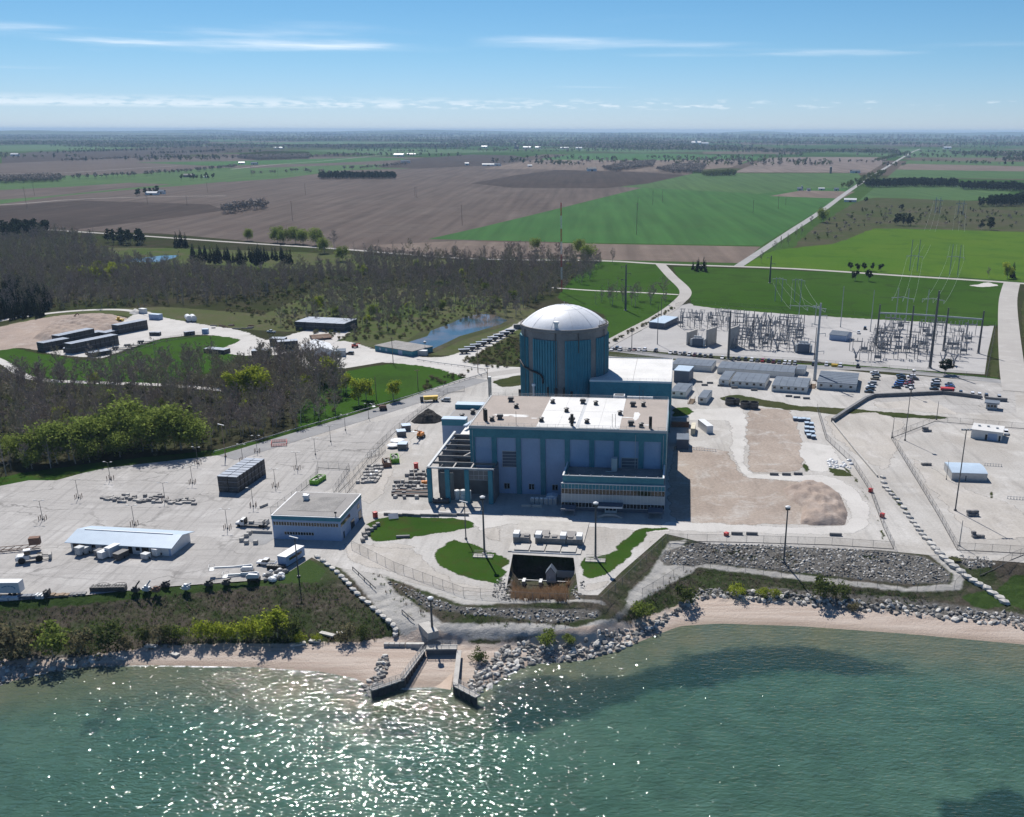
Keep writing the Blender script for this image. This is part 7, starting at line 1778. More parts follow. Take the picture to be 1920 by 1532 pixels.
# ---------------------------------------------------------------- vegetation: meshes
def leaf_mat(name, c, c2, tr=.35, scale=.5):
    m, t, p = base_mat(name); t.nodes.remove(p); v = pos(t)
    col = mixc(t, maprange(t, noise(t, v, scale, 3, .6), .35, .65), c, c2)
    f = maprange(t, noise(t, v, .06, 3, .6), .3, .7, .8, 1.2); col = mixc(t, 1.0, col, N_rgb(t, f), 'MULTIPLY')
    d = N(t, 'ShaderNodeBsdfDiffuse'); tl = N(t, 'ShaderNodeBsdfTranslucent'); mx = N(t, 'ShaderNodeMixShader'); mx.inputs[0].default_value = tr
    t.links.new(col, d.inputs[0]); t.links.new(col, tl.inputs[0]); t.links.new(d.outputs[0], mx.inputs[1]); t.links.new(tl.outputs[0], mx.inputs[2])
    t.links.new(mx.outputs[0], t.nodes['Material Output'].inputs[0]); return m
M['bark'] = mat('grey_bark', (.40, .355, .32), (.28, .25, .23), .3, rough=.95)
M['twig'] = mat('grey_twigs', (.33, .28, .24), (.245, .205, .175), .15, rough=1, lo=.3, hi=.7)
M['twig_bud'] = mat('budding_twigs', (.31, .285, .19), (.25, .22, .16), .12, rough=1, lo=.3, hi=.7)
M['willow'] = leaf_mat('willow_leaves', (.20, .25, .06), (.145, .19, .045), .5)
M['spring'] = leaf_mat('spring_leaves', (.30, .34, .045), (.22, .27, .035), .5)
M['leaf_dark'] = leaf_mat('olive_leaves', (.10, .125, .04), (.07, .095, .03))
M['needle'] = leaf_mat('spruce_needles', (.018, .032, .020), (.028, .042, .024), .12)
M['shrub_brown'] = leaf_mat('budding_shrub', (.19, .165, .10), (.14, .135, .07))
M['dry_grass'] = leaf_mat('dry_grass', (.24, .20, .155), (.16, .135, .10), .3)
M['green_tuft'] = leaf_mat('green_tufts', (.06, .10, .025), (.085, .125, .03), .3)
M['reed'] = leaf_mat('dry_reeds', (.34, .22, .13), (.24, .17, .11), .3, .2)
def tri_tube(mb, a, b, r, r2):
    a, b = Vector(a), Vector(b); d = (b - a).normalized(); x = d.orthogonal().normalized(); y = d.cross(x); vs = []
    for p, q in ((a, r), (b, r2)):
        for i in range(3): t = 2.1 * i; vs.append(p + (x * math.cos(t) + y * math.sin(t)) * q)
    mb.add(vs, [(0, 1, 4, 3), (1, 2, 5, 4), (2, 0, 3, 5)])
def sliver(mb, a, b, w_):
    d = (b - a); x = d.cross(Vector((rnd.uniform(-1, 1), rnd.uniform(-1, 1), rnd.uniform(-1, 1))));
    x = x.normalized() * w_ if x.length > 1e-4 else Vector((w_, 0, 0)); mb.add([a - x, a + x, b], [(0, 1, 2)])
def bare_tree(h_, seed, slim=1.0, n1=20, n2=7, n3=5):
    r_ = random.Random(seed); tr, cr = MB(), MB(); p = Vector((0, 0, -.2)); segs = [p]; lean = Vector((r_.uniform(-.06, .06), r_.uniform(-.06, .06), 0))
    for k in range(5): p = p + Vector((r_.uniform(-.25, .25), r_.uniform(-.25, .25), h_ / 5)) + lean * h_ / 5; segs.append(p)
    R0 = h_ * .016
    for k in range(5): tri_tube(tr, segs[k], segs[k + 1], R0 * (1 - k / 5.4), R0 * (1 - (k + 1) / 5.4))
    for i in range(n1):
        f = .25 + .72 * (i + r_.random()) / n1; k = min(4, int(f * 5)); a = segs[k].lerp(segs[k + 1], f * 5 - k)
        az_ = r_.uniform(0, 6.28); L_ = h_ * (.36 - .24 * f) * r_.uniform(.7, 1.25) * slim; up = r_.uniform(.5, 1.3)
        d = Vector((math.cos(az_), math.sin(az_), up)).normalized(); b_ = a + d * L_
        tri_tube(cr, a, b_, R0 * .34 * (1.15 - f), R0 * .12)
        for j in range(n2):
            g = r_.uniform(.3, 1); s0 = a.lerp(b_, g); d2 = (d + Vector((r_.uniform(-.9, .9), r_.uniform(-.9, .9), r_.uniform(-.2, .8)))).normalized(); s1 = s0 + d2 * L_ * r_.uniform(.3, .6)
            sliver(cr, s0, s1, .07)
            for q in range(n3):
                u0 = s0.lerp(s1, r_.uniform(.3, 1)); d3 = (d2 + Vector((r_.uniform(-1, 1), r_.uniform(-1, 1), r_.uniform(-.3, .9)))).normalized(); sliver(cr, u0, u0 + d3 * L_ * r_.uniform(.18, .4), .075)
    return tr, cr
def leafy(h_, wd, seed, n=900, leaf=.42, blobs=12, base=.25):
    r_ = random.Random(seed); tr, cr = MB(), MB()
    tri_tube(tr, (0, 0, -.3), (r_.uniform(-.4, .4), r_.uniform(-.4, .4), h_ * .55), h_ * .022, h_ * .01)
    bl = []
    for k in range(blobs):
        a = r_.uniform(0, 6.28); rr = wd * .5 * math.sqrt(r_.random()) * .75; z = h_ * (base + (1 - base) * r_.uniform(.25, .85)); s_ = wd * r_.uniform(.16, .28) * (1.2 - .5 * rr / wd)
        c_ = Vector((rr * math.cos(a), rr * math.sin(a), min(z, h_ - s_))); bl.append((c_, s_)); tri_tube(tr, (0, 0, h_ * r_.uniform(.15, .4)), c_, h_ * .009, .03)
    for k in range(n):
        c_, s_ = bl[k % blobs]; d = Vector((r_.gauss(0, 1), r_.gauss(0, 1), r_.gauss(0, 1))).normalized(); p = c_ + d * s_ * (r_.random() ** .4) * Vector((1, 1, .85)).length / 1.6
        x = Vector((r_.uniform(-1, 1), r_.uniform(-1, 1), r_.uniform(-.6, .6))).normalized(); y = x.cross(d + Vector((r_.uniform(-.7, .7), r_.uniform(-.7, .7), r_.uniform(-.7, .7)))).normalized(); l_ = leaf * r_.uniform(.6, 1.3)
        cr.add([p - x * l_, p + y * l_ * .55, p + x * l_, p - y * l_ * .55], [(0, 1, 2, 3)])
    return tr, cr
def conifer(h_, wd, seed, rings=13, per=11):
    r_ = random.Random(seed); tr, cr = MB(), MB(); tri_tube(tr, (0, 0, -.3), (0, 0, h_ * .96), h_ * .016, .03)
    for k in range(rings):
        f = k / rings; z = h_ * (.07 + .9 * f); R_ = wd / 2 * (1 - f) ** .85 + .12
        for j in range(max(4, int(per * (1 - .6 * f)))):
            a = r_.uniform(0, 6.28); L_ = R_ * r_.uniform(.7, 1.15); w_ = L_ * .30 + .12; d = Vector((math.cos(a), math.sin(a), 0)); s_ = Vector((-d.y, d.x, 0)); p0 = Vector((0, 0, z + .25 * L_)); p1 = d * L_ + Vector((0, 0, z - .22 * L_))
            m_ = p0.lerp(p1, .55); cr.add([p0, m_ + s_ * w_, p1, m_ - s_ * w_], [(0, 1, 2, 3)]); cr.add([p0, m_ + Vector((0, 0, w_ * .6)), p1, m_ - Vector((0, 0, w_ * .8))], [(0, 1, 2, 3)])
    return tr, cr
def tuft(seed, n=14, h_=.7, sp=.45, w_=.06):
    r_ = random.Random(seed); c = MB()
    for k in range(n):
        a = r_.uniform(0, 6.28); rr = r_.uniform(0, sp); p = Vector((rr * math.cos(a), rr * math.sin(a), -.05)); q = p + Vector((r_.uniform(-.4, .4), r_.uniform(-.4, .4), 1)) * h_ * r_.uniform(.5, 1.1); x = Vector((math.cos(a + 1.5), math.sin(a + 1.5), 0)) * w_
        c.add([p - x, p + x, q], [(0, 1, 2)])
    return c
def pair(nm, tc_, mt, mc): return mesh(nm + '_trunk', tc_[0], M[mt]), mesh(nm + '_crown', tc_[1], M[mc])
BARE = [pair('bare_tree', bare_tree(rnd.uniform(11, 14), 30 + k, rnd.uniform(.8, 1.15)), 'bark', 'twig' if k % 3 else 'twig_bud') for k in range(6)]
SLIM = [pair('slim_tree', bare_tree(rnd.uniform(12, 15), 60 + k, .6, 12, 4, 4), 'bark', 'twig') for k in range(3)]
WILLOW = [pair('willow', leafy(11, 12, 80 + k, 2600, .40, 16, .12), 'bark', 'willow') for k in range(4)]
SPRING = [pair('spring_tree', leafy(11, 7.5, 90 + k, 1500, .38, 12, .1), 'bark', 'spring') for k in range(3)]
SPRUCE = [pair('spruce', conifer(rnd.uniform(11, 14), 5.2, 110 + k), 'bark', 'needle') for k in range(4)]
ROUNDC = [pair('cedar', leafy(9, 5.5, 120 + k, 700, .5, 8, .05), 'bark', 'needle') for k in range(2)]
SHRUB = {m_: [pair('shrub', leafy(3.2, 4.4, 130 + k + 7 * j, 620, .24, 10, .02), 'bark', m_) for k in range(3)] for j, m_ in enumerate(('spring', 'leaf_dark', 'shrub_brown', 'willow'))}
def tree(kind, A, label, group, sc=1.0, name='tree', rz=None, cat='tree'):
    me = rnd.choice(kind); t = thing(name, label, cat, A, rnd.uniform(0, 6.28) if rz is None else rz, group); t.scale = sc if isinstance(sc, tuple) else (sc,) * 3
    ob('trunk', me[0], parent=t); ob('crown', me[1], parent=t); return t
# scatter of things nobody could count: points carrying instances
def join_pair(pr, nm):
    me = bpy.data.meshes.new(nm); bm_ = bmesh.new()
    for k, s_ in enumerate(pr):
        n0 = len(bm_.faces); bm_.from_mesh(s_)
        bm_.faces.ensure_lookup_table()
        for f in bm_.faces[n0:]: f.material_index = k
    bm_.to_mesh(me); bm_.free()
    for s_ in pr: me.materials.append(s_.materials[0])
    return me
SCG = {}
def scatter(name, pts, sources, sc, key, label=None, tilt=0.0):
    n = len(pts)
    if n == 0: return
    if key not in SCG:
        cl = bpy.data.collections.new(key)
        for k, me in enumerate(sources): cl.objects.link(bpy.data.objects.new(f'{key}_{k:02d}', me))
        g = bpy.data.node_groups.new(key, 'GeometryNodeTree')
        g.interface.new_socket('Geometry', in_out='INPUT', socket_type='NodeSocketGeometry'); g.interface.new_socket('Geometry', in_out='OUTPUT', socket_type='NodeSocketGeometry')
        gi, go = g.nodes.new('NodeGroupInput'), g.nodes.new('NodeGroupOutput')
        ci = g.nodes.new('GeometryNodeCollectionInfo'); ci.inputs['Collection'].default_value = cl; ci.inputs['Separate Children'].default_value = True; ci.inputs['Reset Children'].default_value = True
        ip = g.nodes.new('GeometryNodeInstanceOnPoints'); ip.inputs['Pick Instance'].default_value = True
        def na(nm, ty): q = g.nodes.new('GeometryNodeInputNamedAttribute'); q.data_type = ty; q.inputs['Name'].default_value = nm; return [o for o in q.outputs if o.enabled and o.name == 'Attribute'][0]
        g.links.new(gi.outputs[0], ip.inputs['Points']); g.links.new(ci.outputs[0], ip.inputs['Instance'])
        g.links.new(na('kind', 'INT'), ip.inputs['Instance Index']); g.links.new(na('size', 'FLOAT'), ip.inputs['Scale'])
        g.links.new(na('turn', 'FLOAT_VECTOR'), ip.inputs['Rotation']); g.links.new(ip.outputs[0], go.inputs[0]); SCG[key] = g
    me = bpy.data.meshes.new(name); me.vertices.add(n); me.vertices.foreach_set('co', np.asarray(pts, np.float32).ravel())
    a = me.attributes.new('kind', 'INT', 'POINT'); a.data.foreach_set('value', RNG.integers(0, len(sources), n).astype(np.int32))
    a = me.attributes.new('size', 'FLOAT', 'POINT'); a.data.foreach_set('value', (RNG.uniform(sc[0], sc[1], n)).astype(np.float32))
    tv = RNG.uniform(-tilt, tilt, (n, 3)); tv[:, 2] = RNG.uniform(0, 6.28, n)
    a = me.attributes.new('turn', 'FLOAT_VECTOR', 'POINT'); a.data.foreach_set('vector', tv.astype(np.float32).ravel())
    o = ob(name, me); md = o.modifiers.new('scatter', 'NODES'); md.node_group = SCG[key]; tag(o, label, kind='stuff'); return o
def fill(px, gap, z=0.0, jitter=.5, keep=1.0, avoid=()):
    P_ = np.array(gpoly(px)); x0, y0 = P_[:, 0].min(), P_[:, 1].min(); x1, y1 = P_[:, 0].max(), P_[:, 1].max()
    gx, gy = np.meshgrid(np.arange(x0, x1, gap), np.arange(y0, y1, gap)); gx = gx.ravel() + RNG.uniform(-jitter, jitter, gx.size) * gap; gy = gy.ravel() + RNG.uniform(-jitter, jitter, gy.size) * gap
    k = inpoly(P_, gx, gy) & (RNG.random(gx.size) < keep)
    for a in avoid: k &= ~inpoly(a, gx, gy)
    return np.stack([gx[k], gy[k], np.full(k.sum(), z)], -1)
def along(px, gap, wd=3.0):
    out = []
    for a, b_ in zip(px, px[1:]):
        A, B = G(*a), G(*b_); n = max(1, int((B - A).length / gap))
        for k in range(n): q = A.lerp(B, (k + rnd.random()) / n); out.append((q.x + rnd.uniform(-wd, wd), q.y + rnd.uniform(-wd, wd), 0))
    return np.array(out)
def band(px, wd):
    """strip polygon round a polyline, to keep trees off a road"""
    P_ = smooth_line([G(*q) for q in px]); L, R_ = [], []
    for i in range(len(P_)):
        d = (P_[min(i + 1, len(P_) - 1)] - P_[max(i - 1, 0)]).normalized(); q = Vector((-d.y, d.x, 0)) * wd / 2; L.append((P_[i] + q).xy[:]); R_.append((P_[i] - q).xy[:])
    return L + R_[::-1]
AVOID = [band([(-80, 650), (0, 683), (40, 708), (80, 718), (160, 722), (300, 726), (420, 735)], 8), band([(0, 433), (200, 443), (420, 457), (640, 470), (870, 486), (1120, 489), (1250, 495)], 16), band([(1030, 540), (1110, 545), (1190, 548), (1270, 552)], 7)]

# ---------------------------------------------------------------- woods
low = np.concatenate([fill([(-160, 745), (0, 728), (60, 724), (160, 735), (300, 725), (420, 738), (450, 700), (560, 688), (630, 700), (660, 735), (640, 775), (600, 792), (430, 842), (200, 862), (105, 884), (0, 900), (-160, 925)], 5.8, keep=.86, avoid=AVOID),
                      fill([(60, 722), (140, 700), (260, 690), (400, 690), (440, 715), (420, 740), (250, 735), (150, 735)], 5.6, keep=.6, avoid=AVOID),
                      fill([(470, 705), (500, 672), (600, 680), (650, 700), (620, 740), (520, 730)], 6, keep=.8)])
up = np.concatenate([fill([(-160, 520), (0, 505), (180, 482), (230, 500), (330, 506), (460, 522), (640, 510), (700, 492), (880, 492), (1000, 488), (1112, 498), (1112, 522), (1040, 552), (985, 580), (890, 548), (760, 545), (600, 540), (470, 572), (300, 578), (120, 585), (0, 600), (-160, 610)], 7.4, keep=.85, avoid=AVOID),
                     fill([(590, 560), (680, 545), (840, 550), (990, 570), (985, 600), (860, 590), (720, 600), (620, 600)], 9, keep=.6), fill([(480, 612), (600, 570), (800, 560), (990, 580), (880, 596), (760, 620), (660, 640), (560, 615)], 10, keep=.6),
                     fill([(1110, 558), (1200, 560), (1262, 556), (1255, 575), (1180, 575), (1110, 572)], 9, keep=.7, avoid=AVOID),
                     fill([(60, 450), (180, 452), (180, 480), (0, 500), (-100, 505), (-100, 470), (0, 460)], 9, keep=.8), along([(880, 487), (960, 480), (1040, 480), (1110, 490)], 5, 8), along([(1140, 492), (1112, 500), (1090, 520)], 6, 5),
                     fill([(800, 478), (870, 487), (860, 495), (700, 497), (640, 480)], 12, keep=.7)])
alln = np.concatenate([low, up]); dist_ = np.hypot(alln[:, 0], alln[:, 1]); view = np.abs(alln[:, 0]) < alln[:, 1] * .58
order = np.argsort(np.where(view, dist_, 1e9)); near = alln[order[:280]]; rest = alln[order[280:]]
for q in near: tree(BARE if rnd.random() < .75 else SLIM, Vector(q), 'bare grey deciduous tree in the wood beside the car park road', 'bare trees in the wood by the car park', rnd.uniform(.65, 1.1), 'bare_tree')
BJ = [join_pair(p, 'bare_tree') for p in BARE + SLIM]
scatter('bare_woods', rest, BJ, (.6, 1.25), 'bare_woods', 'leafless grey woodland stretching behind the plant')
us = fill([(-160, 745), (0, 728), (300, 728), (450, 710), (640, 705), (640, 775), (430, 842), (105, 884), (0, 900), (-160, 925)], 5.5, keep=.55, avoid=AVOID)
us2 = np.concatenate([fill([(0, 505), (180, 482), (330, 506), (640, 510), (880, 492), (1110, 498), (985, 580), (760, 545), (470, 572), (120, 585), (0, 600)], 6, keep=.5, avoid=AVOID), fill([(480, 610), (620, 545), (800, 550), (990, 575), (880, 600), (740, 640), (640, 640)], 4.5, keep=.5), fill([(430, 560), (560, 545), (600, 560), (480, 600), (420, 590)], 7, keep=.7)])
SJ = [join_pair(p, 'shrub') for k in ('shrub_brown', 'leaf_dark', 'shrub_brown') for p in SHRUB[k]]
scatter('undergrowth', np.concatenate([us, us2, fill([(862, 678), (900, 658), (975, 628), (985, 688), (920, 694)], 3.6, keep=.8), fill([(780, 720), (880, 694), (898, 700), (860, 716), (790, 738)], 4, keep=.7), along([(1140, 645), (1200, 613), (1262, 577)], 4, 1.5)]), SJ, (.25, .8), 'undergrowth', 'olive and brown undergrowth among the trees')
# conifers: rows one can make out are trees of their own
sp = np.concatenate([fill([(-60, 560), (60, 545), (95, 575), (80, 600), (0, 608), (-60, 615)], 6.5, keep=.85), fill([(355, 482), (440, 476), (535, 484), (545, 497), (480, 500), (360, 496)], 8, keep=.8), along([(120, 560), (170, 552), (230, 560)], 7, 8), along([(340, 566), (400, 560), (410, 572)], 7, 6)])
for q in sp[:220]: tree(SPRUCE, Vector(q), 'dark spruce in the stands among the bare woods', 'dark spruces among the bare woods', rnd.uniform(.8, 1.25), 'spruce_tree')
for x, y in ((1297, 505), (1304, 508), (1312, 507), (1320, 509), (1307, 503), (1317, 503)): tree(SPRUCE, G(x, y), 'dark spruce in the clump by the crossroads', 'spruces in the clump by the crossroads', rnd.uniform(.7, .95), 'spruce_tree')
for k, (x, y) in enumerate(((1592, 505), (1605, 506), (1618, 506), (1633, 506), (1649, 506))): tree(ROUNDC, G(x, y), f'{num[k]} rounded dark cedar from left, back row by the meadow road', 'rounded cedars by the meadow road', .9, 'cedar_tree')
for k, (x, y) in enumerate(((1601, 524), (1627, 525))): tree(ROUNDC, G(x, y), ('left' if k == 0 else 'right') + ' of two larger dark cedars before the back row', 'rounded cedars by the meadow road', 1.15, 'cedar_tree')
for k, (x, y, s_) in enumerate(((329, 468, 1.5), (338, 467, 1.7), (347, 468, 1.4))): tree(SPRUCE, G(x, y), f'{num[k]} tall pine from left beside the country road', 'tall pines by the country road', s_, 'pine_tree')
tree(SPRUCE, G(1896, 517), 'dark spruce behind the round green tree at right road', None, 1.3, 'spruce_tree'); tree(SPRING, G(1886, 518), 'pale green round tree at the right road corner', None, 1.3); tree(BARE, G(1852, 517), 'bare round tree left of the right road corner', None, .75, 'bare_tree')
tree(ROUNDC, G(1770, 699), 'dark spreading pine at the switchyard front corner', None, (1.45, 1.45, .95), 'pine_tree')
# leafing trees
wl = [((45, 872), .72), ((95, 872), .95), ((130, 868), 1.05), ((168, 872), .6), ((185, 858), 1.0), ((208, 850), 1.0), ((247, 842), 1.25), ((285, 852), 1.05), ((310, 846), 1.0), ((340, 848), 1.15), ((362, 846), .85), ((225, 862), .7), ((20, 868), .6), ((60, 885), .45)]
for k, (a, s_) in enumerate(wl): tree(WILLOW, G(*a), 'yellow green willow along the wood edge above the car park', 'willows along the wood edge', s_ * 1.5, 'willow_tree')
sg = [((447, 760), 1.25), ((468, 752), 1.35), ((490, 756), 1.2), ((620, 716), .95), ((606, 722), .8), ((672, 762), 1.0), ((686, 752), .8), ((737, 752), .8), ((648, 740), .8), ((575, 740), .7)]
for a, s_ in sg: tree(SPRING, G(*a), 'fresh yellow green tree among the bare trees by road', 'fresh green trees by the car park road', s_ * 1.25, 'spring_tree')
for k, (x, y, s_) in enumerate(((462, 455, 1.1), (518, 458, 1.5), (530, 460, 1.3), (552, 460, 1.5), (566, 461, 1.4), (590, 463, 1.6), (606, 478, 1.3), (1000, 470, 1.1), (1083, 478, 1.3), (1102, 490, 1.4), (1540, 415, 1.6), (640, 492, 1.2))): tree(WILLOW, G(x, y), 'round yellow green tree along the country road', 'round green trees along the country road', (s_, s_, s_ * 1.15), 'willow_tree')
for q in np.concatenate([fill([(300, 520), (560, 515), (760, 500), (1000, 495), (1100, 510), (980, 575), (760, 540), (560, 545), (400, 560)], 34, keep=.7), fill([(500, 590), (620, 555), (820, 560), (960, 580), (860, 600), (700, 620)], 30, keep=.6), fill([(120, 720), (300, 735), (560, 720), (600, 760), (420, 800), (160, 830), (20, 800)], 24, keep=.5)]):
    if not any(inpoly(a_, [q[0]], [q[1]])[0] for a_ in AVOID): tree(SPRING if rnd.random() < .4 else WILLOW, Vector(q), 'soft green leafing tree scattered among the bare grey woods', 'leafing trees among the bare woods', rnd.uniform(.45, .9), 'leafing_tree')
tree(BARE, G(624, 467), 'broad brown bare tree by the country road willows', None, 1.5, 'bare_tree')
for q in fill([(120, 525), (160, 512), (215, 508), (235, 520), (200, 532), (140, 535)], 9): tree(SPRING, Vector(q), 'bright yellow green tree in the patch within bare woods', 'bright green patch in the woods', rnd.uniform(.7, 1.0), 'spring_tree')
for x, y, s_ in ((1620, 378, 1.2), (1688, 392, 1.3), (1655, 412, 1.0), (1425, 496 - 4, .9), (1450, 470, .8), (1462, 462, .9), (1475, 460, 1), (1490, 445, .9), (1500, 440, 1), (1520, 420, 1.1), (1535, 405, 1.1), (1655, 348, 1.3)):
    tree(ROUNDC if s_ > 1.1 else BARE, G(x, y), 'roadside tree scattered along the road to the horizon', 'trees along the road to the horizon', s_, 'roadside_tree')
# far woods, windbreaks and hedgerows
FARB = [pair('far_bare', leafy(10, 9, 150 + k, 90, 1.15, 7, .1), 'bark', 'twig') for k in range(2)]
FARG = [pair('far_green', leafy(10, 9, 160 + k, 90, 1.2, 7, .1), 'bark', 'leaf_dark') for k in range(2)]
FARD = [pair('far_dark', leafy(11, 7, 170 + k, 90, 1.1, 7, .05), 'bark', 'needle') for k in range(2)]
FJ = {k: [join_pair(p, 'far_tree') for p in v] for k, v in (('bare', FARB), ('green', FARG), ('dark', FARD))}
FJ['mix'] = FJ['bare'] + FJ['green'] + FJ['dark'][:1]
def farwood(kind, polys, gap, sc, label, lines=()):
    pts = [fill(p, gap, keep=.9) for p in polys] + [along(l_, g_, w_) for l_, g_, w_ in lines]; pts = [p for p in pts if len(p)]
    if pts: scatter('distant_woods', np.concatenate(pts), FJ[kind], sc, 'far_' + kind, label)
farwood('bare', [[(408, 402), (440, 396), (498, 388), (500, 394), (450, 402), (415, 407)], [(-40, 346), (0, 342), (60, 340), (110, 338), (110, 346), (0, 350)], [(1125, 318), (1180, 308), (1225, 304), (1220, 312), (1150, 322)], [(1228, 320), (1270, 312), (1320, 310), (1310, 324), (1260, 324)], [(440, 300), (500, 296), (578, 296), (575, 301), (480, 304)]], 11, (1.0, 1.6), 'bare woodlots standing in the open fields',
        [([(110, 342), (200, 338), (260, 334), (340, 328), (400, 322), (440, 318)], 14, 10), ([(640, 322), (700, 318), (760, 312)], 20, 8), ([(460, 332), (560, 326), (620, 330)], 30, 12), ([(120, 308), (240, 303), (360, 301)], 10, 12)])
farwood('dark', [[(592, 336), (640, 333), (738, 334), (738, 338), (660, 338), (600, 339)], [(1615, 346), (1700, 341), (1790, 342), (1792, 348), (1700, 348), (1625, 350)], [(1790, 348), (1900, 348), (1930, 352), (1930, 356), (1800, 352)], [(1825, 384), (1880, 374), (1960, 368), (1960, 380), (1880, 384)], [(200, 459), (240, 456), (268, 460), (262, 464), (210, 464)], [(0, 440), (60, 437), (95, 443), (60, 450), (0, 455)]], 9, (1.0, 1.6), 'dark conifer windbreaks standing in the fields',
        [([(130, 292), (200, 289), (270, 287)], 14, 10), ([(280, 294), (360, 291), (420, 287)], 14, 10), ([(1675, 420), (1712, 420)], 4, 4), ([(1838, 427), (1862, 428)], 5, 4), ([(250, 372), (300, 366)], 10, 8), ([(335, 342), (380, 340), (400, 338)], 12, 10)])
farwood('green', [[(1312, 328), (1370, 324), (1376, 328), (1320, 330)], [(445, 297), (500, 291), (575, 292), (575, 296), (500, 299)]], 10, (1.0, 1.5), 'green leafing woodlots in the open fields', [([(1640, 300), (1680, 290), (1700, 284)], 20, 15), ([(1580, 352), (1620, 340), (1650, 322)], 22, 14), ([(1720, 300), (1800, 303), (1900, 305)], 40, 20)])
bands = []
hr = []
for k in range(110):
    y0 = rnd.uniform(263, 312); x0 = rnd.uniform(-100, 1950); 
    if 330 < x0 < 900 and y0 > 300: continue
    hr.append(along([(x0, y0), (x0 + rnd.uniform(40, 220), y0 + rnd.uniform(-2.5, 2.5))], (y0 - 240) ** -1 * 900 + 6, 14))
scatter('distant_hedges', np.concatenate(hr), FJ['mix'], (1.0, 2.1), 'far_mix', 'hedgerows and tree lines between the far fields')
for q, gp in (([(-200, 279), (100, 276), (400, 279), (560, 281), (400, 283), (0, 281)], 30), ([(390, 279), (600, 275), (720, 277), (720, 280), (500, 281)], 24), ([(600, 277), (900, 275), (1200, 276), (1440, 280), (1430, 283), (1000, 279), (700, 280)], 26), ([(-100, 275), (200, 272), (390, 272), (380, 275), (150, 277)], 30), ([(820, 272), (1100, 271), (1400, 274), (1500, 276), (1300, 277), (1000, 274)], 34), ([(1365, 288), (1500, 281), (1680, 283), (1690, 290), (1500, 291)], 22), ([(1770, 287), (2100, 285), (2100, 291), (1830, 292)], 24), ([(1826, 298), (2000, 296), (2000, 300), (1840, 300)], 20),
              ([(-400, 266), (300, 265), (900, 267), (1500, 267), (2300, 268), (2300, 271), (1500, 270), (800, 270), (200, 268), (-400, 269)], 55), ([(-400, 261), (2300, 262), (2300, 264), (-400, 263.5)], 75), ([(-400, 257), (2300, 258.5), (2300, 260), (-400, 258.5)], 120), ([(-400, 254), (2300, 256), (2300, 257), (-400, 255.5)], 190)):
    p = fill(q, gp, keep=.75)
    if len(p) > 9000: p = p[RNG.choice(len(p), 9000, False)]
    p = np.column_stack([p, np.zeros(0)]) if False else p
    pn = np.sin(p[:, 0] / 300.0) + np.sin(p[:, 1] / 210.0 + p[:, 0] / 520.0)
    bands.append((p[pn > -.15], gp))
for p, gp in bands: scatter('distant_woods', p, FJ['mix'], (1.1 + gp / 45, 1.7 + gp / 30), 'far_mix', 'dark tree belts fading towards the horizon')
farwood('mix', [[(1560, 405), (1640, 385), (1800, 385), (1930, 400), (1930, 428), (1640, 420), (1560, 450), (1500, 455)]], 26, (.35, .6), 'low scrub on the brushland at the right')

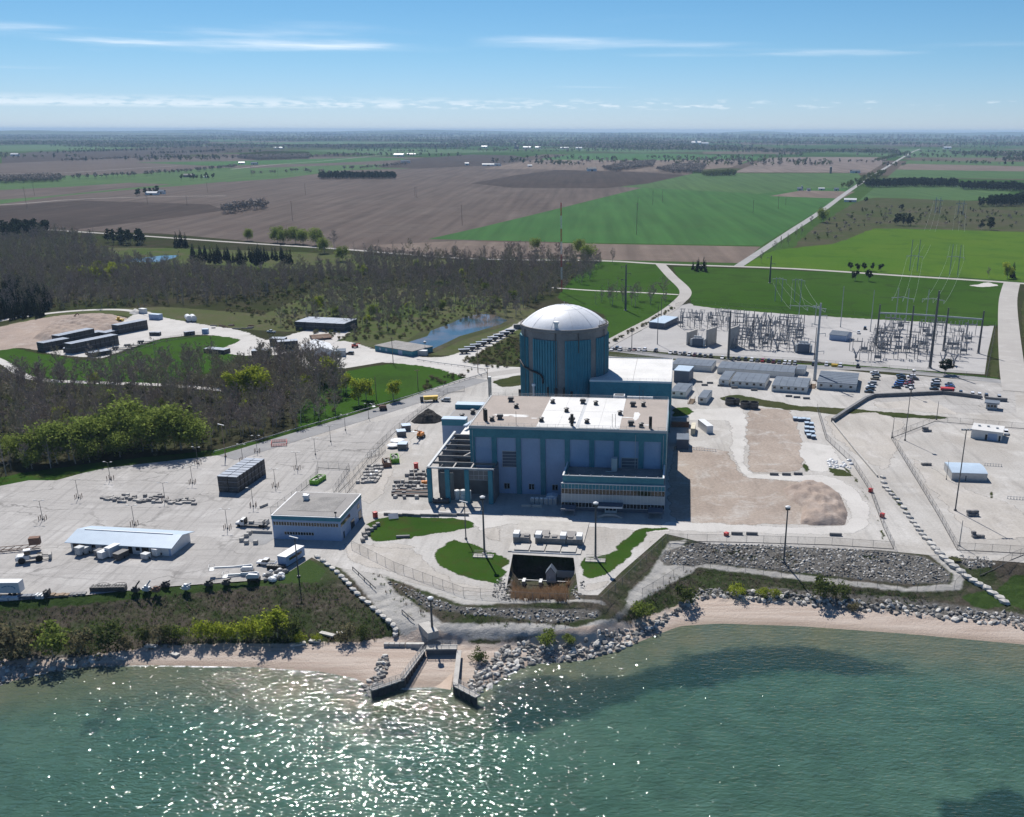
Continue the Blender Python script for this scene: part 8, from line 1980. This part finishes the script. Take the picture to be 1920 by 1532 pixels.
# ---------------------------------------------------------------- farmsteads far off
def farm(name, label, cat, a, wd, dep, h_, roof='white_metal', wall='white_metal', rz=0.0):
    A = G(*a); t = thing(name, label, cat, A, rz); c = MB(); c.box(-wd / 2, wd / 2, -dep / 2, dep / 2, 0, h_); ob('wall', c, M[wall], t)
    c = MB(); c.ext([(-dep / 2 - .5, h_ - .1), (-dep / 2 - .5, h_ + .2), (0, h_ + dep * .3), (dep / 2 + .5, h_ + .2), (dep / 2 + .5, h_ - .1), (0, h_ + dep * .3 - .4)], -wd / 2 - .5, wd / 2 + .5); ob('roof', c, M[roof], t)
    c = MB(); c.box(-wd * .12, wd * .12, -dep / 2 - .1, -dep / 2 - .02, 0, h_ * .7); ob('door', c, M['dark_metal'], t)
fl = [(283, 370, 34, 14, 5, 'long white barn left of a bare tree clump'), (301, 368, 16, 12, 7, 'grey barn at the right of long white barn', 'trailer_roof'), (352, 336, 40, 18, 6, 'dark barn among trees on the left fields', 'dark_roof', 'corr'), (383, 337, 12, 8, 4, 'tiny white shed right of the dark barn'), (450, 311, 30, 16, 6, 'white barn by the diagonal country road'), (474, 312, 34, 16, 7, 'grey roofed barn right of the road barn', 'trailer_roof'),
      (745, 295, 70, 30, 9, 'large white farm buildings on the ploughed rise'), (768, 293, 60, 22, 7, 'long white barn right of the large farm'), (757, 307, 50, 20, 7, 'pale farmhouse group below the large farm', 'trailer_roof'), (872, 311, 20, 16, 8, 'small white house on the field edge'), (912, 312, 60, 16, 6, 'long low white sheds on the field edge'), (930, 312, 30, 16, 7, 'grey roofed house at end of long sheds', 'trailer_roof'),
      (1106, 321, 40, 22, 9, 'dark farmhouse at the left end of woodlot', 'dark_roof'), (990, 313, 22, 12, 5, 'tiny white shed on the brown field'), (1497, 355, 16, 12, 5, 'grey barn with silo in front of the diagonal road', 'trailer_roof'), (1513, 356, 10, 9, 5, 'small grey shed right of the grey barn', 'trailer_roof'), (1537, 354, 18, 9, 4, 'white shed row before the dark trees'), (1591, 376, 30, 14, 4.5, 'white long barn right of the diagonal road'), (1565, 355, 14, 10, 5, 'small house among trees by the road', 'trailer_roof'),
      (1600, 322, 40, 18, 8, 'farmhouse among trees at the stubble field', 'corr'), (1880, 296, 18, 14, 12, 'white tower building among the far right trees'), (25, 298, 50, 26, 9, 'white barn at the far left edge'), (5, 273, 60, 30, 12, 'white farm on the far left horizon'), (360, 274, 60, 26, 9, 'tiny white farm left of distance'), (520, 282, 90, 26, 8, 'long white shed behind the green woodlot'), (240, 262, 90, 40, 12, 'white speck farm upper left'),
      (965, 280, 40, 30, 20, 'dark silo farm on the horizon middle', 'dark_roof', 'corr'), (985, 279, 80, 30, 10, 'white barn right of dark silo farm'), (1005, 279, 50, 30, 10, 'second white barn on the horizon middle'), (1055, 280, 80, 30, 10, 'long white barns on the horizon middle'), (1082, 280, 60, 30, 10, 'white barn at end of long barns'), (1195, 279, 90, 36, 14, 'white barn with grey roof on horizon', 'trailer_roof'), (1302, 271, 120, 60, 26, 'large white domed farm sheds on the horizon'), (1318, 271, 90, 50, 18, 'large white shed right of the domed sheds'), (1515, 268, 90, 40, 14, 'white speck farm right of centre horizon'), (1772, 276, 80, 40, 12, 'white barn speck on right horizon'), (1700, 292, 30, 14, 6, 'dark small house by far road', 'dark_roof', 'rust'), (905, 278, 60, 30, 10, 'white farm left of the dark silo farm'), (320, 262, 100, 50, 14, 'second white speck farm upper left'), (860, 261, 120, 60, 14, 'white speck farm on far middle'), (640, 262, 120, 60, 14, 'white speck farm left of far middle')]
for q in fl: farm('farm_building', q[5], 'farm building', q[:2], q[2] * .72, q[3] * .7, q[4] * .8, *(q[6:]), rz=rnd.uniform(-.3, .3))
for k, (x, y, h_) in enumerate(((1554, 323, 18), (963, 280, 40), (1301, 271, 45), (1500, 355, 9))):
    t_ = thing('silo', ['tall dark silo beside the stubble field farmhouse', 'dark silo on the middle horizon farm', 'white domed silo on the horizon farm', 'short silo by the grey barn'][k], 'silo', G(x, y)); r = h_ * .18; c = MB(); c.lathe([(r, 0), (r, h_)], 12); ob('shell', c, M['corr' if k < 2 else 'white_metal'], t_); c = MB(); c.lathe([(r * 1.02, h_), (r * .7, h_ + r * .5), (0, h_ + r * .7)], 12); ob('dome', c, M['light_metal'], t_)

# ---------------------------------------------------------------- shrubs, tufts and stones by the shore
def sshrub(kind, a, r, label, group=None, hf=.8):
    A = S(*a); s_ = r * A.y / (F * .94) / 2.2 * 1.15; tree(SHRUB[kind], A, label, group, (s_, s_, s_ * hf * 1.25), 'shrub', cat='shrub')
for k, (x, y, r, m_) in enumerate(((10, 1238, 40, 'shrub_brown'), (48, 1238, 34, 'shrub_brown'), (103, 1236, 34, 'willow'), (150, 1228, 26, 'shrub_brown'), (206, 1222, 30, 'leaf_dark'), (240, 1222, 14, 'shrub_brown'), (270, 1212, 18, 'leaf_dark'), (300, 1208, 20, 'shrub_brown'), (325, 1205, 18, 'leaf_dark'), (344, 1206, 16, 'willow'), (382, 1200, 20, 'spring'), (408, 1200, 18, 'spring'), (435, 1202, 18, 'spring'), (471, 1202, 22, 'spring'), (500, 1200, 28, 'spring'), (522, 1198, 28, 'spring'), (543, 1200, 22, 'leaf_dark'), (566, 1208, 12, 'spring'), (596, 1206, 9, 'spring'), (650, 1205, 18, 'shrub_brown'), (680, 1200, 14, 'leaf_dark'))):
    sshrub(m_, (x, y), r, {'spring': 'bright yellow green shrub', 'leaf_dark': 'dark olive shrub', 'shrub_brown': 'brown budding shrub', 'willow': 'soft green rounded shrub'}[m_] + ' at the foot of the left grass slope', 'shrubs at the foot of the left slope', 1.0)
for x, y, r, m_, lb in ((1290, 1132, 24, 'leaf_dark', 'dark green shrub at the left end of right beach'), (1383, 1116, 16, 'spring', 'round bright shrub on the rocks above right beach'), (1429, 1118, 12, 'spring', 'small bright shrub second on the rocks above right beach'), (1452, 1117, 11, 'spring', 'small bright shrub third on the rocks above right beach'), (1548, 1120, 26, 'leaf_dark', 'wide dark shrub on the rocks above right beach'), (1576, 1118, 18, 'leaf_dark', 'dark shrub right of the wide dark shrub'), (1203, 1158, 22, 'willow', 'green rounded shrub above the shore rocks'), (1028, 1210, 19, 'willow', 'green shrub at the rocks near lower path'), (1068, 1208, 12, 'willow', 'small green shrub beside the larger green shrub'), (900, 1240, 16, 'leaf_dark', 'olive shrub beside the discharge channel'), (1600, 1150 - 6, 12, 'shrub_brown', 'brown shrub among rocks above beach')):
    sshrub(m_, (x, y), r, lb)
TUF = [mesh('dry_tuft', tuft(200 + k, 16, .9, .7, .07), M['dry_grass']) for k in range(3)] + [mesh('green_tuft', tuft(210 + k, 16, .6, .6, .08), M['green_tuft']) for k in range(3)]
def on_shore(px, gap, keep=1.0):
    P_ = np.array(imgpoly(px)); x0, y0 = P_[:, 0].min(), P_[:, 1].min(); x1, y1 = P_[:, 0].max(), P_[:, 1].max()
    gx, gy = np.meshgrid(np.arange(x0, x1, gap), np.arange(y0, y1, gap)); gx = gx.ravel() + RNG.uniform(-.5, .5, gx.size) * gap; gy = gy.ravel() + RNG.uniform(-.5, .5, gy.size) * gap
    k = inpoly(P_, gx, gy) & (RNG.random(gx.size) < keep); gx, gy = gx[k], gy[k]; return np.stack([gx, gy, smooth_z(gx, gy)], -1)
tf = np.concatenate([on_shore([(-60, 1150), (0, 1150), (150, 1140), (300, 1122), (480, 1106), (600, 1095), (650, 1105), (700, 1150), (735, 1190), (690, 1206), (560, 1208), (400, 1210), (180, 1230), (0, 1240), (-60, 1240)], 1.0, .8), on_shore([(1260, 1080), (1300, 1066), (1500, 1090), (1720, 1112), (1780, 1140), (1600, 1128), (1450, 1118), (1310, 1110), (1230, 1150), (1150, 1180), (1190, 1130)], 1.1, .7),
                     on_shore([(700, 1075), (800, 1115), (760, 1110), (900, 1190), (860, 1168), (780, 1160), (690, 1085)], 1.5, .5), on_shore([(860, 1150), (1100, 1172), (1080, 1180), (900, 1175)], 1.3, .6)])
tf = np.concatenate([tf] + [on_shore(q, .9, .6) for q in ([(1335, 1030), (1400, 1034), (1440, 1044), (1400, 1050), (1340, 1040)], [(1448, 1036), (1490, 1036), (1496, 1062), (1455, 1062)], [(1560, 1066), (1590, 1064), (1600, 1074), (1566, 1076)], [(1620, 1038), (1650, 1040), (1650, 1048), (1622, 1048)])])
scatter('slope_grass', tf, TUF, (.5, 1.25), 'slope_grass', 'dry and green grass tufts on the shore slopes', .3)
RD = [mesh('reed_clump', tuft(220 + k, 22, 2.1, .8, .05), M['reed']) for k in range(3)]
scatter('reeds', on_shore([(962, 1094), (1068, 1092), (1064, 1128), (960, 1126)], .75, .7), RD, (.8, 1.5), 'reeds', 'orange brown dry reeds in the forebay', .15)
RK = [stone_mesh(300 + k, rnd.uniform(.8, 1.1), rnd.uniform(.6, .9), rnd.uniform(.5, .75)) for k in range(8)]
for k, me in enumerate(RK): me.materials.append(M['boulder'] if k % 3 else M['stone_white'])
rip = np.concatenate([on_shore([(1252, 1032), (1300, 1018), (1500, 1022), (1660, 1032), (1735, 1042), (1783, 1072), (1778, 1090), (1700, 1092), (1500, 1072), (1330, 1054), (1255, 1058), (1238, 1048)], .95, .85), on_shore([(1775, 1036), (1850, 1040), (1868, 1056), (1815, 1064)], .95, .85),
                      on_shore([(770, 1105), (800, 1118), (860, 1142), (1000, 1144), (1128, 1150), (1118, 1158), (1040, 1168), (960, 1160), (860, 1152), (800, 1142), (720, 1090)], .9, .75), on_shore([(930, 1090), (962, 1088), (960, 1132), (925, 1120)], .8, .9), on_shore([(1068, 1110), (1100, 1090), (1085, 1132)], .8, .7)])
scatter('riprap', rip, RK, (.28, .62), 'riprap', 'grey broken stone lining the revetment slopes', .8)
sr = np.concatenate([on_shore([(1190, 1172), (1250, 1150), (1296, 1118), (1310, 1102), (1450, 1108), (1600, 1122), (1750, 1132), (1900, 1146), (1990, 1170), (1990, 1196), (1900, 1172), (1750, 1156), (1600, 1142), (1450, 1128), (1330, 1118), (1270, 1150), (1215, 1190)], 1.05, .75), on_shore([(900, 1250), (950, 1205), (1020, 1205), (1100, 1200), (1190, 1172), (1215, 1190), (1165, 1220), (1100, 1238), (1000, 1246), (960, 1264), (925, 1290), (885, 1312), (875, 1290)], 1.0, .78),
                     on_shore([(-40, 1262), (60, 1248), (170, 1234), (235, 1232), (170, 1252), (90, 1268), (0, 1292), (-40, 1300)], 1.2, .55), on_shore([(672, 1300), (700, 1270), (720, 1230), (735, 1235), (722, 1275), (712, 1306), (690, 1318)], 1.1, .8)])
o_ = np.argsort(np.hypot(sr[:, 0], sr[:, 1]) * (1 + .5 * RNG.random(len(sr)))); big = sr[o_[:290]]; small = sr[o_[290:]]
for q in big:
    k = rnd.randrange(8); o = ob('boulder', RK[k], loc=(q[0], q[1], q[2] + .15)); o.rotation_euler = (rnd.uniform(-.6, .6), rnd.uniform(-.6, .6), rnd.uniform(0, 6.28)); s_ = rnd.uniform(.5, 1.15); o.scale = (s_,) * 3
    tag(o, 'grey angular boulder piled along the waterline', 'boulder', 'boulders along the waterline')
scatter('shore_stones', small, RK, (.4, 1.05), 'riprap', 'grey broken stone above the beach', .8)
scatter('shore_stones', np.concatenate([on_shore([(0, 1282), (90, 1262), (180, 1248), (300, 1230), (480, 1222), (600, 1220), (600, 1212), (300, 1222), (160, 1236), (0, 1262)], 2.2, .4), on_shore([(880, 1300), (930, 1262), (1000, 1228), (1140, 1212), (1230, 1178), (1240, 1186), (1160, 1222), (1000, 1250), (940, 1290)], 1.3, .6)]), RK, (.15, .5), 'riprap', 'scattered pale stones on the beach', .8)

# ---------------------------------------------------------------- small things on the yards
for k in range(14):
    block(G(726 + k * 11.3, 969.5 + (k % 3) * .5 - abs(k - 6) * .25), (2.2, .6, .85), -PA, 'dark low block in the row along the top of control house lawn', 'dark blocks along the lawn top', 'dark_roof' if k % 4 else 'corr')
for k, (x, y) in enumerate(((681, 1018), (686, 1012), (691, 1005), (697, 998), (703, 993), (709, 988), (683, 1006), (689, 998))):
    block(G(x, y), (1.2, 1.2, 1.1), .5, 'grey cube block in the double row at the left lawn corner', 'cube blocks at the left lawn corner', 'grey_roof' if k % 2 else 'dark_roof')
block(G(756, 1010), (4.2, .8, .8), .1, 'long dark beam lying on the control house lawn', None, 'corr')
t_ = thing('solar_panel', 'tilted pale solar panel on the control house lawn', 'solar panel', G(738, 975), .3)
c = MB(); c.add([(-1.6, -1, .4), (1.6, -1, .4), (1.6, .8, 1.6), (-1.6, .8, 1.6), (-1.6, -1, .48), (1.6, -1, .48), (1.6, .8, 1.68), (-1.6, .8, 1.68)], [(0, 3, 2, 1), (4, 5, 6, 7), (0, 1, 5, 4), (1, 2, 6, 5), (2, 3, 7, 6), (3, 0, 4, 7)]); ob('panel', c, M['crate_lid'], t_)
c = MB(); c.bar((-1.2, .6, 0), (-1.2, .6, 1.5), .1); c.bar((1.2, .6, 0), (1.2, .6, 1.5), .1); c.bar((-1.2, -.9, 0), (-1.2, -.9, .45), .1); c.bar((1.2, -.9, 0), (1.2, -.9, .45), .1); ob('leg', c, M['galv'], t_)
for lb, x, y, n in (('upper left', 1737, 806, 5), ('middle', 1736, 869, 3), ('lower right', 1824, 964, 6), ('bottom', 1834, 1004, 4)):
    for k in range(n):
        block(G(x, y) + Vector(((k % 3) * 1.3 - 1.3, (k // 3) * .6, (k // 3) * .95)), (1.2, 1.1, .95), .1, f'dark cube block in the {lb} small stack on the right yard', f'{lb} block stack on the right yard', 'corr' if k % 2 else 'grey_roof')
def rack(label, a, n, gap, rz, h_=1.1, m='white_metal'):
    t = thing('barrier_rack', label, 'barrier', G(*a), rz)
    for k in range(n):
        c = MB(); x = k * gap; c.bar((x, 0, 0), (x, 0, h_), .14); c.bar((x - .35, -.5, .06), (x + .35, .5, .06), .12); ob('post', c, M[m], t)
    c = MB(); c.bar((0, 0, h_ * .8), ((n - 1) * gap, 0, h_ * .8), .1); ob('rail', c, M[m], t)
rack('white post rack on the tan dirt beside the turbine hall shade', (1300, 842), 9, 1.1, -.25)
rack('grey barrier rack right of the arched metal shed', (1846, 869), 7, 1.0, -.2, m='light_metal')
rack('grey barrier rack at the right edge of right yard', (1889, 931), 7, 1.0, -.2, m='light_metal')
for k in range(16):
    a = G(rnd.uniform(493, 536), rnd.uniform(1074, 1093)); s_ = rnd.uniform(.6, 1.2)
    if a.y < G(536, 1094).y and a.x > G(530, 1080).x: continue
    b_ = MB(); b_.lathe([(0, 0), (s_, .05), (s_ * .95, .6 * s_), (.5 * s_, 1.0 * s_), (0, 1.1 * s_)], 7)
    tag(ob('bulk_sack', b_, M['white_metal'] if k % 3 else M['corr'], loc=a, rz=rnd.uniform(0, 3)), 'white bulk sack in the heap right of the boom lifts', 'sack', 'sacks right of the boom lifts')
for k in range(7):
    t_ = thing('pallet_stack', 'black pallet box in the short row beside the sacks', 'pallet', G(505 + k * 4.6, 1069.5 + k * .2), -PA, 'black pallet boxes beside the sacks'); c = MB(); c.box(-.4, .4, -.6, .6, 0, 1.2); ob('box', c, M['black'], t_); c = MB(); c.box(-.45, .45, -.65, .65, 1.202, 1.3); ob('lid', c, M['dark_metal'], t_)
# pipes and gear by the laydown yard track
for k in range(14):
    a = G(rnd.uniform(395, 470), rnd.uniform(613, 622)); c = MB(); L_ = rnd.uniform(2, 6); c.tube((-L_ / 2, 0, .35), (L_ / 2, 0, .35), .35, n=7)
    tag(ob('pipe_length', c, M['corr'] if k % 2 else M['rust'], loc=a, rz=rnd.uniform(-.4, .4)), 'grey pipe length lying beside the laydown yard track', 'pipe', 'pipes beside the laydown yard track')
t_ = thing('flatbed_row', 'brown flat trailers parked at the end of the five crate rows', 'trailer', G(601, 638), .45)
for k in range(4): c = MB(); c.box(-6, 6, -4 + k * 2.6, -2 + k * 2.6, .8, 1.3 + .2 * k); c.box(-5, -4.4, -4 + k * 2.6, -2 + k * 2.6, 0, .79); c.box(4.4, 5, -4 + k * 2.6, -2 + k * 2.6, 0, .79); ob('trailer_bed', c, M['wood'] if k % 2 else M['rust'], t_)
# wooden stairs by the site offices
for x, y, lb in ((1293, 757, 'wooden steps between the two short site offices'), (1522, 727, 'wooden ramp at left end of the broad site office')):
    t_ = thing('wooden_steps', lb, 'steps', G(x, y), RA)
    for k in range(5): c = MB(); c.box(-1.2, 1.2, k * 1.2, k * 1.2 + 1.1, 0, .25 + .25 * k); ob('step', c, M['wood'], t_)
    for s_ in (-1, 1): c = MB(); c.bar((s_ * 1.2, 0, 1.2), (s_ * 1.2, 6, 2.4), .12); c.bar((s_ * 1.2, 0, 0), (s_ * 1.2, 0, 1.2), .12); c.bar((s_ * 1.2, 6, 0), (s_ * 1.2, 6, 2.4), .12); ob('handrail', c, M['wood'], t_)
# gate in the lane and lamp floodlight on the discharge head
t_ = thing('slide_gate', 'grey metal gate frame where the crooked fences meet', 'gate', G(700, 857), .9)
c = MB()
for z in (.3, 1.2, 2.1): c.bar((-3, 0, z), (3, 0, z), .12)
for x in (-3, -1, 1, 3): c.bar((x, 0, 0), (x, 0, 2.4), .12)
ob('gate_leaf', c, M['light_metal'], t_)
# driftwood and flat slabs on the left beach
for k, (x, y, w_) in enumerate(((285, 1217, 3.2), (592, 1206, 3.0), (615, 1193, 4.5), (560, 1212, 4), (330, 1232, 2.2), (230, 1240, 2.5), (640, 1190, 2.0))):
    A = S(x, y); c = MB(); c.cbox((0, 0, 0), (w_, 1.3, .45)); tag(ob('stone_slab', c, M['stone_white'], loc=A, rz=rnd.uniform(-.5, .5)), 'pale flat slab lying at the top of left beach', 'slab', 'flat slabs at the top of left beach')
